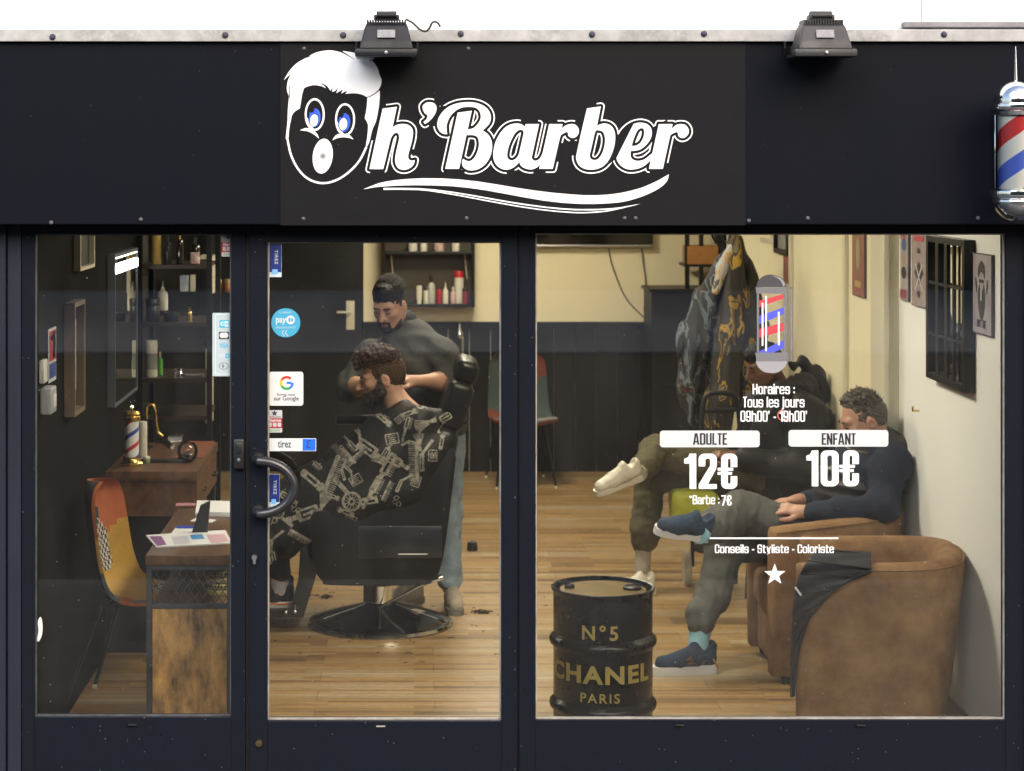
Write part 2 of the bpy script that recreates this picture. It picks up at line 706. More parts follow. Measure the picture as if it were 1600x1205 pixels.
class Plane2D:
    """a 2D drawing kept as a distance field so that overlapping strokes become one outline"""

    def __init__(s, x0, x1, y0, y1, h):
        s.h = h
        s.x0, s.y0 = x0 - 3 * h, y0 - 3 * h
        s.X = (s.x0 + h * np.arange(int((x1 - x0) / h) + 7))[:, None]
        s.Y = (s.y0 + h * np.arange(int((y1 - y0) / h) + 7))[None, :]
        s.D = np.full((s.X.shape[0], s.Y.shape[1]), 1e3)

    def _seg(s, a, b, w0=0.0, w1=0.0):
        dx, dy = b[0] - a[0], b[1] - a[1]
        t = np.clip(((s.X - a[0]) * dx + (s.Y - a[1]) * dy) / (dx * dx + dy * dy + 1e-12), 0, 1)
        return np.hypot(s.X - a[0] - t * dx, s.Y - a[1] - t * dy) - (w0 + t * (w1 - w0))

    def poly_d(s, pts):
        ins = np.zeros(s.D.shape, bool)
        d = np.full(s.D.shape, 1e3)
        n = len(pts)
        for i in range(n):
            a, b = pts[i], pts[(i + 1) % n]
            if a[0] == b[0] and a[1] == b[1]:
                continue
            d = np.minimum(d, s._seg(a, b))
            if a[1] != b[1]:
                c = ((a[1] > s.Y) != (b[1] > s.Y)) & (s.X < (b[0] - a[0]) * (s.Y - a[1]) / (b[1] - a[1]) + a[0])
                ins ^= c
        return np.where(ins, -d, d)

    def add(s, pts):
        s.D = np.minimum(s.D, s.poly_d(pts))
        return s

    def sub(s, pts):
        s.D = np.maximum(s.D, -s.poly_d(pts))
        return s

    def stroke(s, pts, w, w1=None):
        n = len(pts)
        for i in range(n - 1):
            if hasattr(w, '__len__'):
                a, b = w[i] / 2, w[i + 1] / 2
            else:
                a = b = w / 2
            s.D = np.minimum(s.D, s._seg(pts[i], pts[i + 1], a, b))
        return s

    def rect(s, x0, x1, y0, y1, r=0.0, op='u'):
        qx = np.abs(s.X - (x0 + x1) / 2) - ((x1 - x0) / 2 - r)
        qy = np.abs(s.Y - (y0 + y1) / 2) - ((y1 - y0) / 2 - r)
        d = np.hypot(np.maximum(qx, 0), np.maximum(qy, 0)) + np.minimum(np.maximum(qx, qy), 0) - r
        s.D = np.minimum(s.D, d) if op == 'u' else np.maximum(s.D, -d)
        return s

    def loops(s, D=None, iso=0.0):
        D = (s.D if D is None else D) - iso
        D = np.where(np.abs(D) < 1e-6, 1e-6, D)
        D[0, :] = D[-1, :] = 1
        D[:, 0] = D[:, -1] = 1
        ins = D < 0
        mix = ins[:-1, :-1].astype(int) + ins[1:, :-1] * 2 + ins[1:, 1:] * 4 + ins[:-1, 1:] * 8
        nxt = {}
        ed = {'b': (0, 0, 1, 0), 'r': (1, 0, 1, 1), 't': (0, 1, 1, 1), 'l': (0, 0, 0, 1)}
        tab = {1: ['lb'], 2: ['br'], 3: ['lr'], 4: ['rt'], 5: ['lb', 'rt'], 6: ['bt'], 7: ['lt'], 8: ['tl'], 9: ['tb'], 10: ['br', 'tl'], 11: ['tr'], 12: ['rl'], 13: ['rb'], 14: ['bl']}
        pos = {}
        for i, j in zip(*np.nonzero((mix > 0) & (mix < 15))):
            for e in tab[mix[i, j]]:
                ks = []
                for c in e:
                    a = ed[c]
                    p, q = (i + a[0], j + a[1]), (i + a[2], j + a[3])
                    key = (p, q)
                    if key not in pos:
                        u, v = D[p], D[q]
                        t = u / (u - v)
                        pos[key] = (s.x0 + s.h * (p[0] + t * (q[0] - p[0])), s.y0 + s.h * (p[1] + t * (q[1] - p[1])))
                    ks.append(key)
                nxt.setdefault(ks[0], []).append(ks[1])
        out = []
        while nxt:
            k0 = next(iter(nxt))
            lp, k = [], k0
            while k in nxt:
                lp.append(pos[k])
                m = nxt[k].pop()
                if not nxt[k]:
                    del nxt[k]
                k = m
            # drop points that lie on a straight run
            keep = []
            for i, p in enumerate(lp):
                a = keep[-1] if keep else lp[i - 1]
                b = lp[(i + 1) % len(lp)]
                dx, dy = b[0] - a[0], b[1] - a[1]
                L = math.hypot(dx, dy)
                if L > 1e-9 and abs((p[0] - a[0]) * dy - (p[1] - a[1]) * dx) / L < 0.03 * s.h and L < 60 * s.h:
                    continue
                keep.append(p)
            if len(keep) > 2:
                out.append(keep)
        return out


def gothic_glyph(ch, t=0.14, b=0.115):
    """one letter of a heavy condensed sans: contour loops and advance, cap height 1"""
    w, X = 0.45, 0.76
    if ch == ' ':
        return [], 0.2
    adv = None
    if ch == "'" or ch == '’':
        adv = 0.17
    if ch in 'il:':
        adv = t
    if ch == 'j':
        adv = t + 0.03
    if ch == '-':
        adv = 0.24
    if ch == '1':
        adv = 0.3
    if ch in 'rt':
        adv = 0.32
    if ch in 'EFLT':
        adv = 0.36
    if ch in 'A':
        adv = 0.5
    if ch == '*':
        adv = 0.3
    if adv is None:
        adv = w
    w = adv
    g = Plane2D(-0.1, w + 0.1, -0.25, 1.05, 0.014)

    def ring(y0, y1, ro=0.15, ri=0.055, x0=0.0, x1=None):
        x1 = w if x1 is None else x1
        g.rect(x0, x1, y0, y1, ro)
        g.rect(x0 + t, x1 - t, y0 + b, y1 - b, ri, 's')
    V = lambda x, y0, y1: g.rect(x, x + t, y0, y1)
    H = lambda x0, x1, y0, y1: g.rect(x0, x1, y0, y1)
    cut = lambda x0, x1, y0, y1: g.rect(x0, x1, y0, y1, 0, 's')
    if ch in 'O0':
        ring(0, 1)
    elif ch == 'o':
        ring(0, X)
    elif ch == 'D':
        g.rect(0, w, 0, 1, .15); H(0, .2, 0, 1); g.rect(t, w - t, b, 1 - b, .05, 's')
    elif ch == 'U':
        ring(0, 1.3); cut(-.1, w + .1, 1, 1.5)
    elif ch == 'u':
        ring(0, 1.3); V(w - t, 0, .5); cut(-.1, w + .1, X, 1.5)
    elif ch == 'L':
        V(0, 0, 1); H(0, w, 0, b)
    elif ch == 'E':
        V(0, 0, 1); H(0, w, 0, b); H(0, w, 1 - b, 1); H(0, w - .03, .45, .57)
    elif ch == 'F':
        V(0, 0, 1); H(0, w, 1 - b, 1); H(0, w - .03, .43, .56)
    elif ch == 'T':
        V((w - t) / 2, 0, 1); H(0, w, 1 - b, 1)
    elif ch == 'H':
        V(0, 0, 1); V(w - t, 0, 1); H(0, w, .45, .58)
    elif ch == 'N':
        V(0, 0, 1); V(w - t, 0, 1); g.add([(0, 1), (t * .95, 1), (w, 0), (w - t * .95, 0)])
    elif ch == 'A':
        g.add([(0, 0), (t * .95, 0), (w / 2 + .03, .99), (w / 2 + .03, 1), (w / 2 - .1, 1)])
        g.add([(w, 0), (w - t * .95, 0), (w / 2 - .03, .99), (w / 2 - .03, 1), (w / 2 + .1, 1)])
        H(.1, w - .1, .2, .32)
    elif ch == 'B':
        g.rect(0, w, 0, .56, .13); g.rect(0, w - .01, .46, 1, .13); V(0, 0, 1)
        g.rect(t, w - t, b, .44, .05, 's'); g.rect(t, w - t, .57, 1 - b, .05, 's')
    elif ch == 'C':
        ring(0, 1); cut(w - t - .01, w + .1, .4, .6)
    elif ch == 'S':
        ring(0, 1); H(.06, w - .06, .44, .57); cut(w - t - .01, w + .1, .565, .68); cut(-.1, t + .01, .32, .445)
    elif ch == 'P':
        g.rect(0, w, .4, 1, .13); V(0, 0, 1); g.rect(t, w - t, .53, 1 - b, .05, 's')
    elif ch == 'a':
        ring(0, X); V(w - t, 0, .5); H(.05, w, .38, .48); cut(-.1, t + .01, .475, .55)
    elif ch == 'b':
        ring(0, X); V(0, 0, 1)
    elif ch == 'c':
        ring(0, X); cut(w - t - .01, w + .1, .32, .46)
    elif ch == 'e':
        ring(0, X); H(.05, w - .01, .34, .44); cut(w - t - .01, w + .1, .22, .345)
    elif ch == 'h':
        ring(-.5, X); V(0, 0, 1); cut(-.1, w + .1, -.6, 0)
    elif ch == 'n':
        ring(-.5, X); V(0, 0, X); cut(-.1, w + .1, -.6, 0)
    elif ch == 'i':
        V(0, 0, X); V(0, .84, 1)
    elif ch == 'l':
        V(0, 0, 1)
    elif ch == 'j':
        V(.03, -.12, X); V(.03, .84, 1); H(-.05, .1, -.2, -.08)
    elif ch == 'r':
        V(0, 0, X); g.rect(.05, w, .55, X, .06); cut(t, w - .12, .5, .62)
    elif ch == 's':
        ring(0, X); H(.06, w - .06, .33, .45); cut(w - t - .01, w + .1, .44, .53); cut(-.1, t + .01, .23, .34)
    elif ch == 't':
        V(.06, .06, .95); H(0, w, X - .11, X); g.rect(.06, w, 0, .13, .05)
    elif ch == 'y':
        g.add([(0, X), (t, X), (w - t * .6, 0), (w * .5, -.06), (w * .5 - .1, 0.1)])
        g.add([(w, X), (w - t, X), (.1, -.2), (.06, -.2), (.06, -.1), (w * .42, -.07)])
    elif ch == '1':
        V(w - t, 0, 1); H(0, w, .72, .86); g.add([(w - t, 1), (w - t, .8), (.04, .74), (.0, .84), (.1, .9)])
    elif ch == '2':
        ring(.35, 1); cut(-.1, w + .1, .3, .66); V(0, .64, .8); g.add([(w, .68), (w - t, .66), (0, .12), (0, 0), (t, 0), (w - .02, .56)]); H(0, w, 0, b)
    elif ch == '5':
        ring(0, .66); cut(-.1, t + .01, .3, .5); V(0, .42, 1); H(0, w, 1 - b, 1)
    elif ch == '7':
        H(0, w, 1 - b, 1); g.add([(w, 1), (w - t, .9), (.08, 0), (.08 + t, 0), (w, .82)])
    elif ch == '9':
        ring(.36, 1); ring(0, .9); cut(-.1, w - t, .28, .37); cut(t, w - t, .13, .4); g.rect(t, w - t, .5, 1 - b, .05, 's'); H(t, w - t, .36, .49)
    elif ch == '€':
        ring(0, 1, x0=.05); cut(w - t - .01, w + .1, .36, .62); H(-.04, w - .1, .52, .6); H(-.04, w - .13, .4, .48)
    elif ch == ':':
        V(0, .08, .26); V(0, .5, .68)
    elif ch == '-':
        H(0, w, .33, .46)
    elif ch == '*':
        for k in range(3):
            a = math.pi * (k / 3 + .5)
            g.stroke([(w / 2 - .13 * math.cos(a), .82 - .13 * math.sin(a)), (w / 2 + .13 * math.cos(a), .82 + .13 * math.sin(a))], .07)
    elif ch in "'’":
        g.add([(0, 1), (t, 1), (t, .86), (t * .6, .68), (0.02, .68), (t * .4, .84), (0, .84)])
    return g.loops(), adv


_GL = {}


def gothic(s, gap=0.055, t=0.14, b=0.115):
    out, x = [], 0.0
    for ch in s:
        if (ch, t) not in _GL:
            _GL[ch, t] = gothic_glyph(ch, t, b)
        lp, a = _GL[ch, t]
        out += [[(p[0] + x, p[1]) for p in q] for q in lp]
        x += a + gap
    return out


def gothic_mesh(s, name, x0, x1, z0, z1, y, depth=0.0012, gap=0.06, t=0.14, b=0.115):
    return fit(flat_mesh(gothic(s, gap, t, b), name, depth), x0, x1, z0, z1, y)


def px_map(ox, oy, sc, y):
    """from a traced drawing (pixels of an enlarged crop) to the upright plane at depth y"""
    def f(x, v):
        p = W(ox + x / sc, oy + v / sc, y)
        return (p.x, p.z)
    return f


def upright(y):
    return lambda c: Vector((c.x, y - c.z, c.y))


def ellipse(cx, cy, rx, ry, tilt=0.0, n=40):
    c, s_ = math.cos(tilt), math.sin(tilt)
    return [(cx + rx * math.cos(a) * c - ry * math.sin(a) * s_, cy + rx * math.cos(a) * s_ + ry * math.sin(a) * c) for a in [2 * math.pi * i / n for i in range(n)]]


def rrect(x0, x1, z0, z1, r, n=5):
    out = []
    for cx, cz, a0 in ((x1 - r, z1 - r, 0), (x0 + r, z1 - r, 90), (x0 + r, z0 + r, 180), (x1 - r, z0 + r, 270)):
        out += [(cx + r * math.cos(R(a0 + 90 * i / n)), cz + r * math.sin(R(a0 + 90 * i / n))) for i in range(n + 1)]
    return out
# ------------------------------------------------------------------ materials of the place
M = {}
M['frame'] = mat('dark_frame_paint', (0.0085, 0.0108, 0.0185), 0.38, spec=0.11, var=0.35, vscale=5, rgb2=(0.007, 0.0085, 0.014), bump=0.03, bscale=220, rvar=0.12)
M['fascia'] = mat('black_fascia_paint', (0.0062, 0.0076, 0.0125), 0.45, spec=0.07, var=0.5, vscale=3, rgb2=(0.0046, 0.0056, 0.0094), stretch=(1, 1, 0.25), bump=0.04, bscale=90, rvar=0.1)
M['rubber'] = mat('black_rubber', (0.006, 0.006, 0.007), 0.6)
M['black_plastic'] = mat('black_plastic', (0.012, 0.012, 0.014), 0.35, rvar=0.1, vscale=20)
M['bead'] = mat('pale_glazing_bead', (0.42, 0.41, 0.39), 0.4, var=0.5, vscale=14, rgb2=(0.22, 0.20, 0.17))
M['white_wall'] = mat('white_render', (0.83, 0.83, 0.83), 0.7, var=0.06, vscale=2.5, bump=0.03, bscale=40)
M['grey_wall'] = mat('dirty_white_panel', (0.74, 0.74, 0.74), 0.7, var=0.12, vscale=6, stretch=(3, 1, .3), bump=0.03)
M['chrome'] = mat('chrome', (0.75, 0.76, 0.78), 0.08, metal=1.0, rvar=0.05, vscale=9)
M['dull_screw'] = mat('dull_screw', (0.10, 0.10, 0.11), 0.5, spec=.3)
M['steel'] = mat('steel', (0.5, 0.5, 0.5), 0.3, metal=1.0)
M['glass'] = glass_mat('window_glass', (0.95, 0.965, 0.955), smear=0.006)
M['clear'] = glass_mat('clear_glass', (0.93, 0.95, 0.94))
M['white'] = mat('white_plastic', (0.75, 0.75, 0.74), 0.4)
M['white_vinyl'] = mat('white_vinyl', (0.86, 0.87, 0.90), 0.45)
M['sticker_white'] = mat('white_sticker', (0.58, 0.61, 0.63), 0.4)
M['black_vinyl'] = mat('black_vinyl', (0.010, 0.008, 0.02), 0.5)
M['black_metal'] = mat('black_metal', (0.006, 0.006, 0.0065), 0.4, spec=.35, var=0.3, vscale=10)
M['left_wall'] = mat('black_wall_paint', (0.0036, 0.0032, 0.0025), 0.8, spec=.05, var=0.3, vscale=6, bump=0.04, bscale=120)
M['cream_wall'] = mat('cream_wall_paint', (0.78, 0.70, 0.48), 0.6, var=0.05, vscale=3, bump=0.02, bscale=150)
M['right_wall'] = mat('white_wall_paint', (0.88, 0.88, 0.87), 0.55, var=0.05, vscale=3, bump=0.02, bscale=150)
M['cream_warm_side'] = mat('cream_lamplit_paint', (0.82, 0.75, 0.53), 0.55, var=0.05, vscale=3, bump=0.02, bscale=150)  # cream paint plus the warm lamplight of the rear, both in the colour
M['trim_cream'] = mat('cream_gloss_trim', (0.66, 0.62, 0.49), 0.35)
M['dado'] = mat('black_panelling', (0.0055, 0.0053, 0.0056), 0.5, spec=.3, var=0.4, vscale=12, stretch=(6, 1, .4))


def dirt_specks(m, amount=0.72, scale=55.0, rgb=(0.35, 0.36, 0.4)):
    """fine pale specks and drips on dark paint"""
    nt = m.node_tree
    b = nt.nodes['Principled BSDF']
    src = b.inputs['Base Color'].links[0].from_socket if b.inputs['Base Color'].is_linked else None
    tc = nt.nodes.new('ShaderNodeTexCoord')
    vo = nt.nodes.new('ShaderNodeTexVoronoi')
    vo.inputs['Scale'].default_value = scale
    vo.inputs['Randomness'].default_value = 1
    nt.links.new(tc.outputs['Object'], vo.inputs['Vector'])
    n = nt.nodes.new('ShaderNodeTexNoise')
    n.inputs['Scale'].default_value = 6
    nt.links.new(tc.outputs['Object'], n.inputs['Vector'])
    sep = nt.nodes.new('ShaderNodeSeparateColor')
    nt.links.new(vo.outputs['Color'], sep.inputs[0])
    lt = nt.nodes.new('ShaderNodeMath'); lt.operation = 'LESS_THAN'; lt.inputs[1].default_value = 0.10
    nt.links.new(vo.outputs['Distance'], lt.inputs[0])
    gt = nt.nodes.new('ShaderNodeMath'); gt.operation = 'GREATER_THAN'; gt.inputs[1].default_value = amount
    nt.links.new(sep.outputs[0], gt.inputs[0])
    mu = nt.nodes.new('ShaderNodeMath'); mu.operation = 'MULTIPLY'
    nt.links.new(lt.outputs[0], mu.inputs[0]); nt.links.new(gt.outputs[0], mu.inputs[1])
    m2 = nt.nodes.new('ShaderNodeMath'); m2.operation = 'MULTIPLY'
    nt.links.new(mu.outputs[0], m2.inputs[0]); nt.links.new(n.outputs[0], m2.inputs[1])
    mx = nt.nodes.new('ShaderNodeMix'); mx.data_type = 'RGBA'
    if src:
        nt.links.new(src, mx.inputs[6])
    else:
        mx.inputs[6].default_value = b.inputs['Base Color'].default_value
    mx.inputs[7].default_value = (*rgb, 1)
    nt.links.new(m2.outputs[0], mx.inputs[0])
    nt.links.new(mx.outputs[2], b.inputs['Base Color'])


dirt_specks(M['frame'], 0.84, 48, (0.25, 0.26, 0.3))
dirt_specks(M['frame'], 0.70, 150, (0.10, 0.105, 0.125))
dirt_specks(M['fascia'], 0.95, 45, (0.13, 0.135, 0.16))


def moss_flashing():
    m = mat('mossy_white_flashing', (0.46, 0.46, 0.47), 0.6, var=0.25, vscale=12, rgb2=(0.27, 0.27, 0.265), bump=0.05, bscale=60)
    nt = m.node_tree
    b = nt.nodes['Principled BSDF']
    src = b.inputs['Base Color'].links[0].from_socket
    tc = nt.nodes.new('ShaderNodeTexCoord')
    sx = nt.nodes.new('ShaderNodeSeparateXYZ')
    nt.links.new(tc.outputs['Object'], sx.inputs[0])
    zr = nt.nodes.new('ShaderNodeMapRange')
    zr.inputs[1].default_value = 0.036
    zr.inputs[2].default_value = 0.0
    nt.links.new(sx.outputs[2], zr.inputs[0])
    n1 = nt.nodes.new('ShaderNodeTexNoise'); n1.inputs['Scale'].default_value = 3.5; n1.inputs['Detail'].default_value = 2
    n2 = nt.nodes.new('ShaderNodeTexNoise'); n2.inputs['Scale'].default_value = 70; n2.inputs['Detail'].default_value = 6
    nt.links.new(tc.outputs['Object'], n1.inputs[0]); nt.links.new(tc.outputs['Object'], n2.inputs[0])
    r1 = nt.nodes.new('ShaderNodeMapRange'); r1.inputs[1].default_value = 0.42; r1.inputs[2].default_value = 0.56
    nt.links.new(n1.outputs[0], r1.inputs[0])
    r2 = nt.nodes.new('ShaderNodeMapRange'); r2.inputs[1].default_value = 0.40; r2.inputs[2].default_value = 0.52
    nt.links.new(n2.outputs[0], r2.inputs[0])
    a = nt.nodes.new('ShaderNodeMath'); a.operation = 'ADD'
    c = nt.nodes.new('ShaderNodeMath'); c.operation = 'MULTIPLY'
    nt.links.new(zr.outputs[0], a.inputs[0]); nt.links.new(r1.outputs[0], a.inputs[1])
    a2 = nt.nodes.new('ShaderNodeMapRange'); a2.inputs[1].default_value = 0.92; a2.inputs[2].default_value = 1.35
    nt.links.new(a.outputs[0], a2.inputs[0])
    nt.links.new(a2.outputs[0], c.inputs[0]); nt.links.new(r2.outputs[0], c.inputs[1])
    mx = nt.nodes.new('ShaderNodeMix'); mx.data_type = 'RGBA'
    nt.links.new(src, mx.inputs[6]); mx.inputs[7].default_value = (0.055, 0.060, 0.014, 1)
    nt.links.new(c.outputs[0], mx.inputs[0])
    nt.links.new(mx.outputs[2], b.inputs['Base Color'])
    return m


M['flashing'] = moss_flashing()


def plank_floor():
    m = bpy.data.materials.new('laminate_plank_floor')
    m.use_nodes = True
    nt = m.node_tree
    b = nt.nodes['Principled BSDF']
    N = nt.nodes.new
    L = nt.links.new
    tc = N('ShaderNodeTexCoord')

    def brick(wd, rh, off, mortar, seed):
        mp = N('ShaderNodeMapping')
        mp.inputs['Location'].default_value = (seed, seed * 1.7, 0)
        L(tc.outputs['Object'], mp.inputs[0])
        br = N('ShaderNodeTexBrick')
        br.offset = off
        br.inputs['Color1'].default_value = (0, 0, 0, 1)
        br.inputs['Color2'].default_value = (1, 1, 1, 1)
        br.inputs['Mortar'].default_value = (0.5, 0.5, 0.5, 1)
        br.inputs['Scale'].default_value = 1
        br.inputs['Mortar Size'].default_value = mortar
        br.inputs['Brick Width'].default_value = wd
        br.inputs['Row Height'].default_value = rh
        L(mp.outputs[0], br.inputs[0])
        return br
    a = brick(1.22, 0.165, 0.42, 0.0012, 0.31)
    c = brick(0.77, 0.055, 0.35, 0.0, 0.13)
    d = brick(1.9, 0.0275, 0.6, 0.0, 0.77)
    mp = N('ShaderNodeMapping'); mp.inputs['Scale'].default_value = (1.1, 24, 1)
    L(tc.outputs['Object'], mp.inputs[0])
    n = N('ShaderNodeTexNoise'); n.inputs['Scale'].default_value = 3; n.inputs['Detail'].default_value = 8; n.inputs['Roughness'].default_value = 0.7
    L(mp.outputs[0], n.inputs[0])
    cr = N('ShaderNodeValToRGB')
    e = cr.color_ramp.elements
    e[0].position = 0.0; e[0].color = (0.115, 0.066, 0.026, 1)
    e[1].position = 1.0; e[1].color = (0.45, 0.350, 0.215, 1)
    for p, col in ((0.3, (0.26, 0.150, 0.055, 1)), (0.55, (0.37, 0.228, 0.085, 1)), (0.78, (0.30, 0.235, 0.150, 1))):
        x = e.new(p); x.color = col
    w1 = N('ShaderNodeMath'); w1.operation = 'MULTIPLY'; w1.inputs[1].default_value = 0.52
    w2 = N('ShaderNodeMath'); w2.operation = 'MULTIPLY_ADD'; w2.inputs[1].default_value = 0.36
    w3 = N('ShaderNodeMath'); w3.operation = 'MULTIPLY_ADD'; w3.inputs[1].default_value = 0.42
    w4 = N('ShaderNodeMath'); w4.operation = 'MULTIPLY_ADD'; w4.inputs[1].default_value = 0.6; 
    L(c.outputs[0], w1.inputs[0])
    L(a.outputs[0], w2.inputs[0]); L(w1.outputs[0], w2.inputs[2])
    L(d.outputs[0], w3.inputs[0]); L(w2.outputs[0], w3.inputs[2])
    L(n.outputs[0], w4.inputs[0]); L(w3.outputs[0], w4.inputs[2])
    sh = N('ShaderNodeMath'); sh.operation = 'SUBTRACT'; sh.inputs[1].default_value = 0.45
    L(w4.outputs[0], sh.inputs[0])
    L(sh.outputs[0], cr.inputs[0])
    mx = N('ShaderNodeMix'); mx.data_type = 'RGBA'
    L(a.outputs['Fac'], mx.inputs[0]); L(cr.outputs[0], mx.inputs[6]); mx.inputs[7].default_value = (0.08, 0.05, 0.03, 1)
    # fine dark grain
    mp2 = N('ShaderNodeMapping'); mp2.inputs['Scale'].default_value = (6, 60, 1)
    L(tc.outputs['Object'], mp2.inputs[0])
    n2 = N('ShaderNodeTexNoise'); n2.inputs['Scale'].default_value = 4; n2.inputs['Detail'].default_value = 6
    L(mp2.outputs[0], n2.inputs[0])
    r2 = N('ShaderNodeMapRange'); r2.inputs[1].default_value = 0.35; r2.inputs[2].default_value = 0.6; r2.inputs[3].default_value = 0.68; r2.inputs[4].default_value = 1.05
    L(n2.outputs[0], r2.inputs[0])
    ml = N('ShaderNodeMix'); ml.data_type = 'RGBA'; ml.blend_type = 'MULTIPLY'; ml.inputs[0].default_value = 1
    L(mx.outputs[2], ml.inputs[6]); L(r2.outputs[0], ml.inputs[7])
    L(ml.outputs[2], b.inputs['Base Color'])
    b.inputs['Roughness'].default_value = 0.38
    return m


M['floor'] = plank_floor()

# ------------------------------------------------------------------ ground and street (seen mirrored in the panes)
def slab(name, x0, x1, y0, y1, z0, z1, m, **k):
    o = MB().box(x0, x1, y0, y1, z0, z1).build(name, m, smooth=0)
    return tag(o, kind='structure')


slab('pavement', -30, 30, -4.2, -0.02, -0.4, -0.12, mat('wet_pavement', (0.012, 0.012, 0.012), 0.5, var=0.4, vscale=2, rvar=0.2))
slab('kerb', -30, 30, -4.35, -4.2, -0.4, -0.12, mat('kerb_stone', (0.16, 0.155, 0.15), 0.6, var=0.3))
slab('road', -30, 30, -20.0, -4.35, -0.4, -0.24, mat('asphalt', (0.014, 0.014, 0.015), 0.75, var=0.4, vscale=1.5))
slab('reflection_plaza', -30, 34, -33.5, -20.0, -0.5, -0.2, mat('pale_reflection_concrete', (0.50, 0.51, 0.54), 0.8, var=0.5, vscale=0.35, stretch=(1, .5, 1)))  # unseen pale surface added so the panes mirror a light band
slab('ground', -60, 60, -70, -33.5, -0.6, -0.25, mat('dark_ground', (0.03, 0.032, 0.028), 0.9, var=0.4, vscale=1))
slab('subsoil', -60, 60, -33.4, 40, -0.8, -0.45, mat('subsoil', (0.05, 0.045, 0.04), 0.9))
wl = thing('garden_wall', 'low dark wall with coping below the hedge across the street', 'wall', (0, -33.7, -0.2))
MB().box(-30, 34, -33.9, -33.6, -0.25, 0.25).build('wall_face', mat('dark_render', (0.03, 0.03, 0.033), 0.8, var=0.2, vscale=1.2), wl, smooth=0)
MB().box(-30, 34, -33.96, -33.54, 0.25, 0.38).build('coping', mat('dark_coping', (0.02, 0.02, 0.022), 0.7), wl, smooth=0, bevel=0.01)
hb = MB()
rg = random.Random(3)
for i in range(3000):
    c = Vector((rg.uniform(-28, 32), rg.uniform(-36.4, -34.2), rg.uniform(-0.1, 3.6)))
    a = Vector((rg.uniform(-1, 1), rg.uniform(-1, 1), rg.uniform(-1, 1))).normalized() * 0.22
    b_ = a.cross(Vector((rg.uniform(-1, 1), rg.uniform(-1, 1), rg.uniform(-1, 1)))).normalized() * 0.16
    hb.add([c - a, c + b_, c + a, c - b_], [(0, 1, 2, 3)])
hb.box(-28, 32, -36.0, -34.6, -0.25, 3.2)
tag(hb.build('hedge', mat('hedge_leaves', (0.025, 0.04, 0.014), 0.7, var=0.5, vscale=3), smooth=0), 'dark green hedge mirrored above the grey band in the glass', 'hedge')

# ------------------------------------------------------------------ the shop building
SHOP = thing('shop_building', 'black fronted barber shop building with white wall above its fascia', 'building', (0, 0, 0))
XL, XR, YB, ZC = -1.47, 2.25, 7.9, 2.8
floor_o = tag(MB().box(XL - .1, XR + .1, 0.0605, YB + .1, -0.1, 0.0).build('floor', M['floor'], smooth=0), kind='structure')
MB().box(XL - .15, XL, 0.06, YB, 0, ZC).build('side_wall', M['left_wall'], SHOP, smooth=0)['label'] = 'black painted side wall'
rw = MB().box(XR, XR + .15, 0.06, YB, 0, ZC)
rwo = rw.build('side_wall', M['right_wall'], SHOP, smooth=0)
rwo['label'] = 'white side wall with posters'
rwc = MB().box(XR - .0004, XR + .10, (FPX * 2.2 / (1388 - VPX) + CAM_Y), YB, 0.0, ZC).build('lamplit_wall_paint', M['cream_warm_side'], rwo, smooth=0)
rwc['label'] = 'cream rear half of the side wall, paint and lamp warmth in its colour'
bw = MB().box(XL - .15, XR + .15, YB, YB + .15, 0, ZC).build('back_wall', M['cream_wall'], SHOP, smooth=0)
# black wainscot on the back wall, boards with fine grooves, and the taller black left part with the door
wz = W(0, 505, YB).z
mb = MB()
xa, xb = W(745, 0, YB).x, XR
x = W(568, 0, YB).x
while x < XR - 0.01:
    x2 = min(x + 0.16, XR)
    mb.box(x + 0.002, x2 - 0.002, YB - 0.02, YB - 0.0005, 0.0, wz)
    x = x2
mb.box(W(568, 0, YB).x, XR, YB - 0.03, YB - 0.021, wz - 0.04, wz + 0.012)
MB.build(mb, 'wainscot', M['dado'], bw, smooth=0)
MB().box(XL, W(568, 0, YB).x, YB - 0.012, YB - 0.0005, 0, ZC).build('wall_panel', M['dado'], bw, smooth=0)['label'] = 'black painted end of the back wall'
MB().box(XL - .15, XR + .15, 0.06, YB + .15, ZC, ZC + .15).build('ceiling', mat('ceiling_paint', (0.75, 0.74, 0.7), 0.8), SHOP, smooth=0)
sk_ = mat('black_skirting', (0.02, 0.02, 0.02), 0.4)
MB().box(XR - .015, XR - .0005, 0.12, YB - .02, 0.0, 0.085).build('skirting', sk_, rwo, smooth=0, bevel=0.004)
# mouldings, cupboard door and pilaster on the right wall
def ywall(px, X=XR):
    return FPX * X / (px - VPX) + CAM_Y


ya, yb_ = ywall(1388, XR - .05), ywall(1424, XR - .05)
mb = MB()
y2, y3 = ywall(1360, XR - .05), ywall(1388, XR - .05)
mb.box(XR - .05, XR - .0005, y3, y2, 0.0, ZC)
mb.box(XR - .075, XR - .051, y3 - .02, y3 + .06, 0.0, ZC)
MB.build(mb, 'pilaster', M['trim_cream'], rwo, smooth=0, bevel=0.004)['label'] = 'cream pilaster with a raised edge'
h = W(1418, 642, 0)
yh = ywall(1419, XR - .05)
zh = CAM_Z - (642 - VPY) / S(yh)
MB().tube([(XR - .0006, yh, zh), (XR - .03, yh, zh), (XR - .034, yh - .02, zh + .02)], 0.005).build('wall_hook', mat('brass', (0.7, 0.5, 0.18), 0.25, metal=1), rwo)
mb = MB()
for px in (1326, 1240):
    yy = ywall(px)
    MB().box(XR - .02, XR - .0005, yy, yy + .07, 0.086, ZC).build('moulding', M['trim_cream'], rwo, smooth=0, bevel=0.004)


